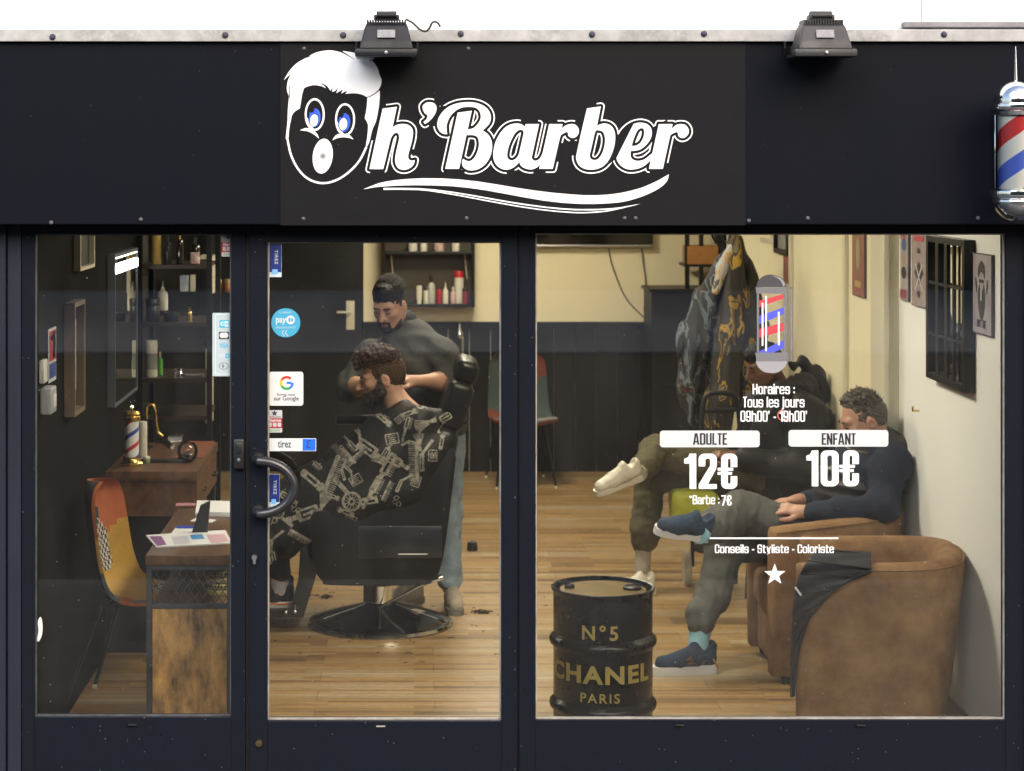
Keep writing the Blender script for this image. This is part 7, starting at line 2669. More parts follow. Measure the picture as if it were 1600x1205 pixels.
    jn.cone(V3((.09, 3.19, .98)), V3((.09, 3.19, .86)), .15, .155, .05)
    for kn, an, hx in ((knL, anL, .165), (knR, anR, .01)):
        jn.cone(V3((hx, 3.17, .86)), kn, .092, .076, .05)
        jn.cone(kn, an + V3((0, 0, .06)), .076, .062, .03)
        for q_ in (.10, .065, .035):
            jn.cone(an + V3((-.008, 0, q_ + .012)), an + V3((.008, 0, q_ + .004)), .057, .058, .010)
    mesh_data(jn.mesh('jeans', .006, waves(31, .0042, 55, 7)), 'jeans', cloth('blue_denim', (.25, .32, .40), vscale=9, var=.45, rgb2=(.13, .18, .25)), t)
    sm = cloth('taupe_suede_shoe', (.36, .31, .25), var=.3)
    ss = mat('grey_rubber_sole', (.13, .12, .11), .7)
    lm = mat('dark_lace', (.05, .045, .04), .7)
    shoe(t, (.180, 3.155, .0), (.10, -1, 0), (0, 0, 1), .29, sm, ss, lm)
    shoe(t, (.03, 3.22, .0), (-.75, -.65, 0), (0, 0, 1), .29, sm, ss, lm)
    return t


make_barber()


# ---- the client under the cape
def make_client():
    t = thing('person', 'bearded client with curly hair sitting in the barber chair', 'person', (-.2, 2.69, .5))
    h = Head(W(597, 589, 2.69), (-1, -.06, -.20), k=1.08)
    neckb = W(632, 648, 2.69)
    b = Soft()
    h.skin(b, neckb)
    hipc = V3((.0, 2.69, .66))
    b.cone(neckb + V3((.01, 0, -.06)), hipc, .11, .12, .08)
    for g, y in ((1, 2.585), (-1, 2.795)):
        kn = W(424, 815, y)
        an = W(438, 925, y)
        b.cone(V3((-.05, y, .64)), kn, .075, .052, .04).cone(kn, an, .052, .036, .03)
        b.cone(an, an + V3((-.10, 0, -.02)), .036, .028, .02)
        shd = V3((.0, 2.69 - g * .19, 1.02))
        el = V3((-.10, 2.69 - g * .20, .78))
        wr = V3((-.36, 2.69 - g * .09, .74))
        b.cone(neckb + V3((.01, 0, -.10)), shd, .035, .04, .02).cone(shd, el, .045, .04, .03).cone(el, wr, .04, .028, .03)
        hand(b, wr, (-1, g * .15, -.1), (0, 0, 1), g, .4)
    mesh_data(b.mesh('body', .0055), 'body', SK2, t)
    face_bits(h, t, HR1, .0045)
    hr = Soft()
    h.e(hr, (-.018, 0, .020), (.1005, .0815, .1005))
    h.e(hr, (.015, 0, .100), (.098, .080, .048), .02)
    rg_ = random.Random(4)
    for k in range(150):
        a, r_ = rg_.uniform(0, 6.28), math.sqrt(rg_.random())
        x, y = .015 + .094 * r_ * math.cos(a), .076 * r_ * math.sin(a)
        z = .100 + .046 * math.sqrt(max(0, 1 - r_ * r_)) + rg_.uniform(-.006, .008)
        h.e(hr, (x, y, z), (rg_.uniform(.008, .014),) * 3, .006)
    for k in range(26):
        h.e(hr, (.108 + rg_.uniform(-.012, .008), rg_.uniform(-.06, .06), .082 + rg_.uniform(-.02, .02)), (rg_.uniform(.008, .013),) * 3, .006)
    h.e(hr, (.148, 0, -.030), (.095, .12, .092), .012, 's')
    h.e(hr, (.03, 0, -.165), (.18, .15, .094), .02, 's')
    hm = hr.mesh('hair', .004, waves(8, .0018, 240))
    dark = mat('short_dark_sides', (.022, .014, .009), .5, var=.4, vscale=120, bump=.4, bscale=200)
    u_, c_ = np.array(h.u), np.array(h.p(0, 0, .055))
    def rule(x, y, z, idx):
        d = (x - c_[0]) * u_[0] + (y - c_[1]) * u_[1] + (z - c_[2]) * u_[2]
        idx[d < 0] = 1
    paint(hm, rule, 2)
    ho_ = mesh_data(hm, 'hair', [HR2, dark], t)
    paint(ho_.data, lambda x, y, z, i: None, 2) if False else None
    def curl(rg):
        p, n = on_scalp(rg, .062, .095, (.004, 0, .045), (.104, .084, .092))
        t1 = V3((rg.uniform(-1, 1), rg.uniform(-1, 1), rg.uniform(-.4, .4))).normalized()
        nn = V3(n)
        rr_ = rg.uniform(.005, .009)
        out = []
        for k in range(6):
            a = k * 1.0 + .3
            out.append(tuple(V3(p) + nn * (.004 + rr_ * (1 - math.cos(a)) * .9) + t1 * rr_ * math.sin(a) + nn.cross(t1) * .0022 * k))
        return out
    strands(h, 'curls', HR2, t, 420, curl, .0034, 6)

    def fuzz(rg):
        g = rg.choice((-1, 1))
        q = rg.random()
        c_ = (.016 + .05 * q, g * (.088 - .045 * q * q), -.01 - .108 * q)
        p = (c_[0] + rg.uniform(-.016, .016), c_[1] + rg.uniform(-.008, .004), c_[2] + rg.uniform(-.012, .016))
        return [p, (p[0] + .006, p[1] * 1.05, p[2] - .008), (p[0] + .010, p[1] * 1.04 + rg.uniform(-.003, .003), p[2] - .018)]
    strands(h, 'beard_strands', dark, t, 260, fuzz, .0016, 7)
    bd = Soft()
    for g in (-1, 1):
        h.c_(bd, (.012, g * .074, .005), (.018, g * .070, -.065), .009, .017, .02)
        h.c_(bd, (.018, g * .070, -.065), (.060, g * .036, -.108), .019, .024, .03)
        h.c_(bd, (.101, g * .006, -.052), (.080, g * .034, -.068), .0075, .010, .008)
        h.e(bd, (.050, g * .050, -.072), (.034, .024, .030), .02)
    h.e(bd, (.070, 0, -.112), (.034, .034, .026), .03)
    h.e(bd, (.088, 0, -.098), (.018, .024, .014), .02)
    mesh_data(bd.mesh('beard', .0035, waves(9, .002, 240)), 'beard', dark, t)
    tr = Soft()
    for y in (2.585, 2.795):
        kn, an = W(424, 815, y), W(437, 910, y)
        tr.cone(V3((-.02, y, .64)), kn, .095, .075, .05).cone(kn, an + V3((0, 0, .055)), .072, .055, .03)
    tr.ell((.0, 2.69, .62), (.15, .19, .13), .06)
    mesh_data(tr.mesh('trousers', .0065, waves(12, .004, 34)), 'trousers', cloth('black_trouser', (.012, .013, .018)), t)
    for i, y in enumerate((2.585, 2.795)):
        hl = W(456, 951, y)
        MB().tube([W(436, 925, y), W(437, 908, y)], [.045, .046], 20).build('sock', cloth('grey_sock', (.32, .31, .32)), t)
        shoe(t, (hl.x, y, .105), (-1, 0, .03), (0, 0, 1), .28, cloth('black_trainer_mesh', (.010, .010, .011)), mat('white_sole', (.55, .53, .5), .5), mat('orange_lace', (.45, .09, .03), .6))
        MB().tube([V3((hl.x, y - .0405, .134)), V3((hl.x - .06, y - .043, .130)), V3((hl.x - .15, y - .045, .136))], .004, 6).build('orange_line', mat('orange_trim', (.60, .12, .03), .5), t)
    # ---- the cape
    q = Soft()
    for y in (2.60, 2.78):
        q.chain([W(634, 668, y), W(612, 705, y), W(560, 752, y), W(490, 785, y), W(430, 805, y), W(395, 815, y)], [.115, .165, .175, .150, .120, .105], .12)
    for g in (-1, 1):
        yy = 2.69 + g * .19
        q.chain([W(640, 652, 2.69 + g * .07), W(656, 668, yy), W(665, 715, yy + g * .04), W(640, 765, yy + g * .045), W(560, 785, yy + g * .02), W(490, 810, yy)], [.060, .085, .085, .085, .085, .07], .06)
        q.chain([W(652, 655, yy), W(700, 652, yy), W(724, 658, yy)], [.05, .035, .014], .03)
        # hanging hem
        hem = [(700, 690), (690, 735), (655, 770), (620, 786), (560, 808), (500, 834), (450, 862), (415, 878), (385, 880)]
        q.chain([W(x, y, yy + g * .055) for x, y in hem], [.018] * 9, .05)
        up_ = [(690, 690), (670, 735), (640, 765), (600, 775), (550, 790), (490, 815), (445, 835), (410, 850), (385, 850)]
        q.chain([W(x, y, yy + g * .045) for x, y in up_], [.035] * 9, .06)
    q.cone(neckb + V3((-.012, 0, .028)), neckb + V3((0, 0, -.02)), .068, .088, .03)
    cm = q.mesh('cape', .0075, waves(33, .007, 20, 7, (1, .6, .7)))
    cp = thing('barber_cape', 'black cape printed with cream barber tools over the client', 'cape', (-.3, 2.6, .7))
    co = mesh_data(cm, 'cloth', cloth('black_cape_nylon', (.0055, .0052, .0052), rough=.55, var=.2), cp)
    return t, cp, co


CLIENT, CAPE, CAPE_CLOTH = make_client()


# prints on the cape: small tool drawings laid onto the cloth
def icon(kind):
    P = Plane2D(-1.35, 1.35, -1.35, 1.35, .045)
    if kind == 'dryer':
        P.stroke([(.45 * math.cos(R(a)) + .2, .45 * math.sin(R(a)) + .2) for a in range(0, 361, 15)], .13)
        for a in range(0, 360, 30):
            P.stroke([(.2 + .1 * math.cos(R(a)), .2 + .1 * math.sin(R(a))), (.2 + .36 * math.cos(R(a)), .2 + .36 * math.sin(R(a)))], .05)
        P.add([(-.1, .55), (-1.1, .75), (-1.15, .35), (-.2, .2)]); P.sub([(-.3, .5), (-.95, .63), (-.98, .5), (-.3, .38)])
        P.add([(.1, -.2), (.35, -.25), (.75, -1.2), (.5, -1.3)])
    elif kind == 'label':
        P.rect(-.9, .9, -.7, .7, .1); P.rect(-.75, .75, -.55, .55, .05, 's')
        for k in range(4):
            P.rect(-.55, .55 - .2 * (k % 2), -.42 + k * .24, -.30 + k * .24)
    elif kind == 'comb':
        P.rect(-1.2, 1.2, .1, .32, .08)
        for k in range(22):
            P.rect(-1.15 + k * .105, -1.10 + k * .105, -.3, .15)
    elif kind == 'scissors':
        for g in (-1, 1):
            P.stroke([(.75 + .28 * math.cos(R(a)), g * .38 + .24 * math.sin(R(a))) for a in range(0, 361, 20)], .12)
            P.add([(.5, g * .28), (.45, g * .16), (-1.2, -g * .12), (-.4, -g * .02)])
    elif kind == 'brush':
        P.rect(-1.2, .1, -.1, .12, .1); P.rect(0, 1.2, -.2, .22, .15)
        for k in range(10):
            P.rect(.1 + k * .11, .15 + k * .11, -.45, -.2)
        P.rect(.15, 1.05, -.05, .08, .04, 's')
    elif kind == 'bottle':
        P.rect(-.9, .45, -.36, .36, .12); P.rect(.4, .75, -.15, .15, .03); P.rect(.8, 1.15, -.2, .2, .04)
        P.rect(-.7, .2, -.22, .22, .05, 's'); P.rect(-.6, .1, -.06, .08, .02)
    elif kind == 'razor':
        P.add([(-1.2, .1), (.1, .22), (.1, -.12), (-1.15, -.25)]); P.add([(.05, .15), (1.2, -.55), (1.1, -.75), (0, -.05)]); P.sub([(-1.0, .02), (-.1, .1), (-.1, .04), (-1.0, -.06)])
    elif kind == 'shave':
        P.add([(-1.1, .25), (-.35, .12), (-.35, -.12), (-1.1, -.25)]); P.rect(-.35, -.2, -.25, .25)
        for k in range(9):
            a = -.5 + k * .125
            P.stroke([(-.2, a * .4), (.9 + .1 * math.cos(a * 5), a * 1.2)], .06)
    else:
        P.rect(-1.1, .5, -.27, .27, .2); P.rect(.5, .85, -.33, .33, .05); P.rect(-.6, .3, -.1, .1, .06, 's')
        for k in range(8):
            P.rect(.88, 1.05, -.32 + k * .085, -.28 + k * .085)
    return P.loops()


def print_cape():
    me = CAPE_CLOTH.data
    off = wloc(CAPE_CLOTH)
    vs = [v.co + off for v in me.vertices]
    bvh = BVHTree.FromPolygons(vs, [tuple(p.vertices) for p in me.polygons])
    place = [('brush', 634, 671, 75, 17), ('label', 613, 686, 10, 12), ('bottle', 579, 704, -35, 25), ('shave', 664, 662, 200, 17), ('razor', 660, 711, 85, 22), ('comb', 646, 722, -88, 26), ('label', 676, 712, 88, 10), ('bottle', 620, 722, -28, 19),
             ('brush', 597, 742, 60, 32), ('brush', 580, 770, 62, 24), ('dryer', 553, 776, 200, 30), ('razor', 628, 752, 60, 16), ('comb', 522, 747, 68, 30), ('clipper', 490, 752, -40, 22), ('bottle', 476, 804, 200, 26), ('shave', 516, 822, 155, 24),
             ('comb', 470, 841, -28, 18), ('scissors', 437, 760, 150, 24), ('clipper', 640, 646, 20, 13), ('scissors', 672, 640, 130, 20), ('bottle', 700, 650, 30, 16), ('razor', 560, 676, -48, 22), ('clipper', 600, 656, -40, 15), ('comb', 533, 706, -48, 24),
             ('shave', 505, 786, 70, 17), ('dryer', 432, 806, 30, 22), ('razor', 548, 738, -50, 15), ('scissors', 612, 786, 20, 13), ('label', 548, 812, -22, 10), ('brush', 490, 722, -40, 14), ('clipper', 690, 668, 60, 10), ('razor', 425, 845, 70, 18), ('scissors', 610, 652, 210, 11), ('shave', 655, 690, 95, 14), ('clipper', 690, 690, 80, 12), ('bottle', 604, 706, 60, 14), ('razor', 640, 690, 20, 12), ('comb', 560, 712, 40, 14), ('brush', 545, 690, -48, 16), ('label', 556, 750, 30, 11), ('clipper', 520, 776, -20, 12), ('scissors', 455, 800, 40, 14),
             ('bottle', 450, 778, -30, 15), ('razor', 535, 735, 100, 14), ('shave', 592, 720, 140, 12), ('label', 650, 752, 70, 10), ('comb', 606, 768, 64, 14), ('brush', 500, 808, 150, 15), ('clipper', 540, 800, 160, 13), ('scissors', 420, 822, 70, 15), ('bottle', 425, 868, 100, 15), ('razor', 710, 658, 30, 10), ('label', 625, 655, 40, 8)]
    cache = {}
    o_ = Vector((0, CAM_Y, CAM_Z))
    out = MB()
    for kind, px, py, ang, sc in place:
        if kind not in cache:
            m = flat_mesh(icon(kind), 'icon', .0)
            bm = bmesh.new(); bm.from_mesh(m)
            bmesh.ops.triangulate(bm, faces=bm.faces)
            for _ in range(3):
                lg = [e for e in bm.edges if e.calc_length() > .22]
                if not lg:
                    break
                bmesh.ops.subdivide_edges(bm, edges=lg, cuts=1)
                bmesh.ops.triangulate(bm, faces=bm.faces)
            bmesh.ops.remove_doubles(bm, verts=bm.verts, dist=1e-4)
            bm.verts.index_update()
            cache[kind] = ([(v.co.x, v.co.y) for v in bm.verts], [tuple(v.index for v in f.verts) for f in bm.faces])
            bm.free()
        V_, F_ = cache[kind]
        ca, sa = math.cos(R(ang)), math.sin(R(ang))
        hits = []
        for x, y in V_:
            qx, qy = px + (x * ca - y * sa) * sc, py - (x * sa + y * ca) * sc
            d = (W(qx, qy, 2.6) - o_).normalized()
            loc, nor, _, _ = bvh.ray_cast(o_, d)
            hits.append(loc + nor * .0022 if loc is not None and loc.y < 2.95 else None)
        n0 = len(out.v)
        remap = {}
        for i, hpt in enumerate(hits):
            if hpt is not None:
                remap[i] = len(out.v)
                out.v.append(tuple(hpt))
        for f in F_:
            if all(i in remap for i in f):
                a, b_, c_ = (Vector(out.v[remap[i]]) for i in f)
                if max((a - b_).length, (b_ - c_).length, (c_ - a).length) < .06:
                    out.f.append(tuple(remap[i] for i in f)); out.m.append(0)
    out.build('print', mat('cream_print', (.36, .335, .28), .7, var=.75, vscale=45, rgb2=(.06, .057, .05)), CAPE, smooth=180)


print_cape()


# ---- the older man in the tub armchair
def make_older():
    t = thing('person', 'greying man in navy jacket and grey trousers sitting with crossed legs', 'person', (1.9, 1.78, .4))
    h = Head(W(1349, 656, 1.76), (-1, -.10, -.34), k=1.04)
    neckb = W(1383, 706, 1.78)
    shN, shF = W(1392, 728, 1.56), W(1368, 722, 1.98)
    elN, elF = W(1378, 793, 1.47), W(1330, 780, 2.02)
    wrN, wrF = W(1258, 800, 1.60), W(1250, 782, 1.84)
    b = Soft()
    h.skin(b, neckb)
    hipc = V3((1.98, 1.78, .56))
    b.cone(neckb + V3((.02, 0, -.05)), hipc, .11, .12, .08)
    for s_, e_, w_ in ((shN, elN, wrN), (shF, elF, wrF)):
        b.cone(neckb + V3((.01, 0, -.07)), s_, .04, .045, .02).cone(s_, e_, .047, .042, .03).cone(e_, w_, .042, .029, .03)
    hand(b, wrN, (-.85, .42, .10), (-.1, -.5, .85), 1, .7, .0092)
    hand(b, wrF, (-.80, -.35, .02), (.0, .0, 1), -1, .6, .0092)
    # bottom leg planted, top leg crossed over it
    k1, a1 = W(1135, 848, 1.86), W(1094, 1003, 1.70)
    k2, a2 = W(1158, 800, 1.72), W(1100, 830, 1.43)
    b.cone(hipc + V3((0, .10, 0)), k1, .08, .055, .04).cone(k1, a1, .052, .038, .03)
    b.cone(hipc + V3((0, -.08, .03)), k2, .08, .055, .04).cone(k2, a2, .052, .038, .03)
    mesh_data(b.mesh('body', .0055), 'body', SK4, t)
    face_bits(h, t, HR3, .004)
    hr = Soft()
    h.e(hr, (-.017, 0, .020), (.0980, .0800, .1000))
    h.e(hr, (-.002, 0, .082), (.070, .060, .042), .03)
    rg_ = random.Random(9)
    for k in range(70):
        a, r_ = rg_.uniform(0, 6.28), math.sqrt(rg_.random())
        h.e(hr, (-.005 + .080 * r_ * math.cos(a), .066 * r_ * math.sin(a), .090 + .040 * math.sqrt(max(0, 1 - r_ * r_)) + rg_.uniform(-.006, .007)), (rg_.uniform(.006, .011),) * 3, .006)
    h.e(hr, (.128, 0, -.005), (.098, .12, .110), .014, 's')
    h.e(hr, (.050, 0, -.130), (.16, .15, .098), .02, 's')
    for g in (-1, 1):
        h.e(hr, (.085, g * .060, .070), (.040, .030, .045), .014, 's')
    mesh_data(hr.mesh('hair', .004, waves(15, .0022, 230)), 'hair', HR3, t)
    def tuft(rg):
        p, n = on_scalp(rg, .045, .070, (-.010, 0, .034), (.094, .078, .094))
        if p[0] > .045 and abs(p[1]) > .035 or p[0] > .03 and p[2] < .085:
            return None
        d = V3((rg.uniform(-.3, 1.0), rg.uniform(-.7, .7), .5)).normalized()
        q = V3(p)
        nn = V3(n)
        L = rg.uniform(.008, .017)
        return [tuple(q), tuple(q + nn * L * .4 + d * L * .3), tuple(q + nn * L * .6 + d * L * .8), tuple(q + nn * L * .55 + d * L * 1.3)]
    strands(h, 'hair_strands', HR3, t, 520, tuft, .0024, 12)
    jk = Soft()
    jk.cone(neckb + V3((.02, 0, -.05)), V3((2.05, 1.78, .86)), .12, .165, .10)
    jk.cone(V3((2.05, 1.78, .86)), V3((2.0, 1.78, .58)), .165, .18, .08)
    for s_, e_, w_ in ((shN, elN, wrN), (shF, elF, wrF)):
        jk.cone(neckb + V3((.01, 0, -.03)), s_, .07, .085, .06)
        jk.cone(s_, e_, .086, .070, .05).cone(e_, e_.lerp(w_, .88), .068, .046, .04)
    mesh_data(jk.mesh('jacket', .0065, waves(41, .006, 28, 7)), 'jacket', cloth('navy_fleece', (.013, .019, .038), vscale=22), t)
    vt = Soft()
    vt.cone(neckb + V3((.02, 0, -.03)), V3((2.05, 1.78, .84)), .128, .178, .10)
    vt.cone(V3((2.05, 1.78, .84)), V3((1.99, 1.78, .60)), .178, .19, .08)
    vt.cone(neckb + V3((-.01, 0, -.02)), neckb + V3((-.015, 0, .035)), .082, .080, .03)
    ribs = lambda X, Y, Z: .008 * np.abs(np.sin(Z * 55 + X * 8)) - .004 + 0 * Y
    mesh_data(vt.mesh('quilted_vest', .0065, ribs), 'quilted_vest', mat('black_quilted_nylon', (.006, .006, .007), .45, bump=.1), t)
    tr = Soft()
    tr.ell((1.98, 1.78, .54), (.17, .21, .15), .06)
    tr.cone(hipc + V3((0, .10, 0)), k1, .105, .088, .06).cone(k1, k1.lerp(a1, .55), .088, .076, .04).cone(k1.lerp(a1, .55), a1 + V3((.0, 0, .11)), .076, .060, .03)
    for q_ in (.13, .105, .082):
        tr.cone(a1 + V3((-.012, 0, q_ + .008)), a1 + V3((.012, .0, q_)), .054, .055, .010)
    tr.cone(hipc + V3((0, -.09, .03)), k2, .105, .090, .06).cone(k2, k2.lerp(a2, .6), .088, .078, .05).cone(k2.lerp(a2, .6), k2.lerp(a2, .93), .078, .066, .03)
    mesh_data(tr.mesh('trousers', .006, waves(51, .0038, 60, 8, (1, 1, .8))), 'trousers', cloth('grey_green_cotton', (.085, .088, .078), vscale=20), t)
    sk_m = cloth('light_blue_sock', (.32, .58, .68))
    MB().tube([a1 + V3((0, 0, .10)), a1 + V3((-.01, -.01, -.05))], [.048, .048], 20).build('sock', sk_m, t)
    MB().tube([a2.lerp(k2, .10), a2 + (a2 - k2).normalized() * .05], [.046, .046], 20).build('sock', sk_m, t)
    um = cloth('navy_knit_trainer', (.030, .048, .085), bump=.3, bscale=320)
    wm = mat('white_foam_sole', (.62, .62, .63), .5)
    lm = mat('black_lace', (.012, .012, .014), .7)
    hl = W(1118, 1046, 1.68)
    s1 = shoe(t, (hl.x, 1.68, 0), (-1, -.12, 0), (0, 0, 1), .295, um, wm, lm, sole_t=.032, high=.090)
    hl2 = W(1102, 842, 1.41)
    s2 = shoe(t, hl2 + V3((.01, .02, -.01)), (-1, -.18, .18), (.15, -.35, 1), .25, um, wm, lm, sole_t=.026, high=.080)
    # crossing side stripes on the trainer
    f_, l_, u_ = frame3((-1, -.12, 0))
    P = lambda a, c, o=.0: V3((hl.x, 1.68, 0)) + f_ * a + l_ * (.039 + o) + u_ * c
    m = MB()
    for pts in (((.06, .05), (.12, .075), (.19, .062)), ((.08, .085), (.13, .06), (.17, .035)), ((.12, .09), (.15, .065), (.17, .035)), ((.05, .065), (.10, .055), (.20, .05))):
        m.tube([P(a, c) for a, c in pts], .0028, 5)
    m.build('side_stripe', mat('bronze_stripe', (.16, .085, .025), .5), s1)
    m = MB()
    m.tube([P(.0, .03, .002), P(.01, .055, -.002), P(.02, .07, -.006)], .004, 5)
    m.build('heel_tab', mat('orange_tab', (.5, .16, .04), .5), s1)
    return t


make_older()


# ---- the young man in the black hooded jacket
def make_young():
    t = thing('person', 'young man in a black hooded jacket and olive trousers, head bowed', 'person', (2.0, 3.45, .4))
    h = Head(W(1194, 570, 3.40), (-.90, -.34, -.34))
    neckb = W(1226, 622, 3.47)
    hipc = V3((2.0, 3.50, .58))
    shN, shF = W(1258, 645, 3.27), W(1190, 640, 3.66)
    elN, elF = W(1262, 735, 3.20), W(1165, 720, 3.66)
    wrN, wrF = W(1150, 715, 3.30), W(1128, 700, 3.50)
    b = Soft()
    h.skin(b, neckb)
    b.cone(neckb + V3((.02, 0, -.05)), hipc, .10, .11, .08)
    for s_, e_, w_ in ((shN, elN, wrN), (shF, elF, wrF)):
        b.cone(neckb + V3((.01, 0, -.06)), s_, .04, .045, .02).cone(s_, e_, .045, .04, .03).cone(e_, w_, .04, .028, .03)
    hand(b, wrN, (-.95, .2, .15), (0, -.4, 1), 1, .6)
    hand(b, wrF, (-.95, -.2, .1), (0, .2, 1), -1, .6)
    k1, a1 = W(1016, 744, 3.55), W(1003, 885, 3.45)
    k2, a2 = W(1026, 706, 3.42), W(1000, 738, 3.10)
    b.cone(hipc + V3((0, .09, 0)), k1, .075, .05, .04).cone(k1, a1, .048, .035, .03)
    b.cone(hipc + V3((0, -.07, .04)), k2, .075, .05, .04).cone(k2, a2, .048, .035, .03)
    mesh_data(b.mesh('body', .0055), 'body', SK3, t)
    face_bits(h, t, HR1, .004)
    hr = Soft()
    h.e(hr, (-.017, 0, .021), (.0990, .0810, .1020))
    h.e(hr, (.020, 0, .075), (.080, .066, .045), .03)
    h.e(hr, (.132, 0, -.028), (.085, .12, .094), .012, 's')
    h.e(hr, (.04, 0, -.140), (.17, .15, .10), .02, 's')
    mesh_data(hr.mesh('hair', .004, waves(16, .003, 260)), 'hair', HR1, t)
    jm_ = mat('black_puffer', (.008, .0078, .0078), .6, spec=.3, var=.3, vscale=12, bump=.12, bscale=60)
    jk = Soft()
    jk.cone(neckb + V3((.01, 0, -.06)), V3((2.04, 3.49, .90)), .14, .20, .10)
    jk.cone(V3((2.04, 3.49, .90)), V3((2.0, 3.49, .62)), .20, .20, .08)
    for s_, e_, w_ in ((shN, elN, wrN), (shF, elF, wrF)):
        jk.cone(neckb + V3((.01, 0, -.04)), s_, .085, .105, .06)
        jk.cone(s_, e_, .105, .090, .05).cone(e_, e_.lerp(w_, .9), .085, .060, .04)
    mesh_data(jk.mesh('jacket', .007, waves(61, .008, 26, 7)), 'jacket', jm_, t)
    hd = Soft()
    hd.chain([W(1190, 624, 3.33), W(1222, 612, 3.29), W(1256, 604, 3.36), W(1262, 600, 3.55), W(1222, 612, 3.66)], [.045, .058, .066, .066, .05], .03)
    hd.chain([W(1240, 572, 3.44), W(1256, 566, 3.46), W(1276, 590, 3.48), W(1284, 622, 3.48)], [.030, .022, .045, .05], .03)
    hd.ell(W(1216, 585, 3.42), (.085, .09, .10), .03, None, 's')
    mesh_data(hd.mesh('hood', .006, waves(62, .008, 48)), 'hood', jm_, t)
    tr = Soft()
    tr.ell((2.0, 3.50, .56), (.17, .19, .13), .06)
    tr.cone(hipc + V3((0, .09, 0)), k1, .100, .080, .06).cone(k1, k1.lerp(a1, .6), .080, .078, .04).cone(k1.lerp(a1, .6), k1.lerp(a1, .72), .078, .070, .03)
    tr.cone(hipc + V3((0, -.08, .04)), k2, .100, .084, .06).cone(k2, k2.lerp(a2, .86), .084, .066, .05)
    mesh_data(tr.mesh('trousers', .0065, waves(71, .0038, 60, 8)), 'trousers', cloth('olive_cotton', (.095, .084, .045), vscale=20), t)
    sm_ = cloth('beige_sock', (.36, .31, .24))
    MB().tube([k1.lerp(a1, .78), a1 + V3((0, 0, -.03))], [.042, .046], 20).build('sock', sm_, t)
    MB().tube([a2.lerp(k2, .2), a2 + (a2 - k2).normalized() * .03], [.043, .044], 20).build('sock', sm_, t)
    um = mat('white_leather_trainer', (.60, .56, .47), .45, var=.1, vscale=20)
    wm = mat('off_white_sole', (.56, .52, .43), .5)
    hl = W(1020, 926, 3.44)
    shoe(t, (hl.x, 3.42, 0), (-.85, -.5, 0), (0, 0, 1), .29, um, wm)
    hl2 = W(1003, 748, 3.08)
    shoe(t, hl2, (-1, -.25, -.32), (-.3, -.3, 1), .27, um, wm, mat('grey_lace', (.45, .43, .38), .6))
    # chair under him
    c = thing('waiting_chair', 'plain black chair under the young man against the wall', 'chair', (2.02, 3.5, 0))
    MB().rbox(1.76, 2.2, 3.27, 3.73, .40, .455, .02, 3).build('seat', M['leather'], c)
    MB().rbox(2.175, 2.225, 3.27, 3.73, .50, 1.02, .02, 3).build('backrest', M['leather'], c)
    for x in (1.79, 2.19):
        for y in (3.3, 3.7):
            MB().tube([(x, y, .40), (x - (.02 if x < 2 else 0), y, 0)], .012, 8).build('leg', M['black_metal'], c)
    return t


make_young()

# ---- hair clumps on the floor
for px, py, lab in ((505, 934, 'small dark hair clump on the floor left of the column'), (752, 958, 'thin dark hair wisp on floor right of the chair base'), (738, 860, 'dark rubber stop lying on the floor behind the barber')):
    c = OZ(px, py, 0)
    m = MB()
    rg_ = random.Random(px)
    if px == 738:
        m.lathe([(.03, 0), (.032, .01), (.028, .05), (.012, .055)], c, 18)
        tag(m.build('door_stop', M['rubber']), lab, 'door stop')
        continue
    for k in range(26):
        p = c + V3((rg_.gauss(0, .022), rg_.gauss(0, .02), .004))
        a = rg_.uniform(0, 6.28)
        m.tube([p, p + V3((math.cos(a) * .018, math.sin(a) * .018, .006)), p + V3((math.cos(a + .6) * .034, math.sin(a + .6) * .034, .0))], .0018, 4)
    tag(m.build('hair_clump', HR1), lab, 'hair', 'hair clumps on the floor')

m = MB()
rg_ = random.Random(77)
for _ in range(70):
    a, d = rg_.uniform(0, 6.283), .42 + abs(rg_.gauss(0, .35))
    c = V3((-.18 + d * math.cos(a), 2.69 + d * math.sin(a) * .8, .0035))
    b_ = rg_.uniform(0, 6.283)
    L = rg_.uniform(.008, .022)
    m.tube([c, c + V3((math.cos(b_) * L, math.sin(b_) * L, .002)), c + V3((math.cos(b_ + .5) * L * 1.8, math.sin(b_ + .5) * L * 1.8, 0))], .0013, 4)
tag(m.build('hair_clippings', HR1), 'fine dark hair clippings scattered on floor round the barber chair', 'hair', kind='stuff')
# ------------------------------------------------------------------ hanging capes, shopping trolley
yk = 4.6
t = thing('coat_stand', 'slim black coat stand hidden under the hanging capes', 'coat stand', W(1135, 0, yk).xy.to_3d())
cs = W(1135, 380, yk)
m = MB().tube([(cs.x, yk + .1, .02), (cs.x, yk + .1, 1.95)], .016, 10)
m.build('pole', M['black_metal'], t)
m = MB()
for k in range(4):
    a = k * math.pi / 2 + .5
    m.tube([(cs.x, yk + .1, 1.86), (cs.x + .06 * math.cos(a), yk + .1 + .06 * math.sin(a), 1.85), (cs.x + .09 * math.cos(a), yk + .1 + .09 * math.sin(a), 1.90)], .008, 8)
m.build('hooks', M['black_metal'], t)
MB().lathe([(.19, 0), (.19, .015), (.03, .03)], (cs.x, yk + .1, 0), 30).build('base', M['black_metal'], t)


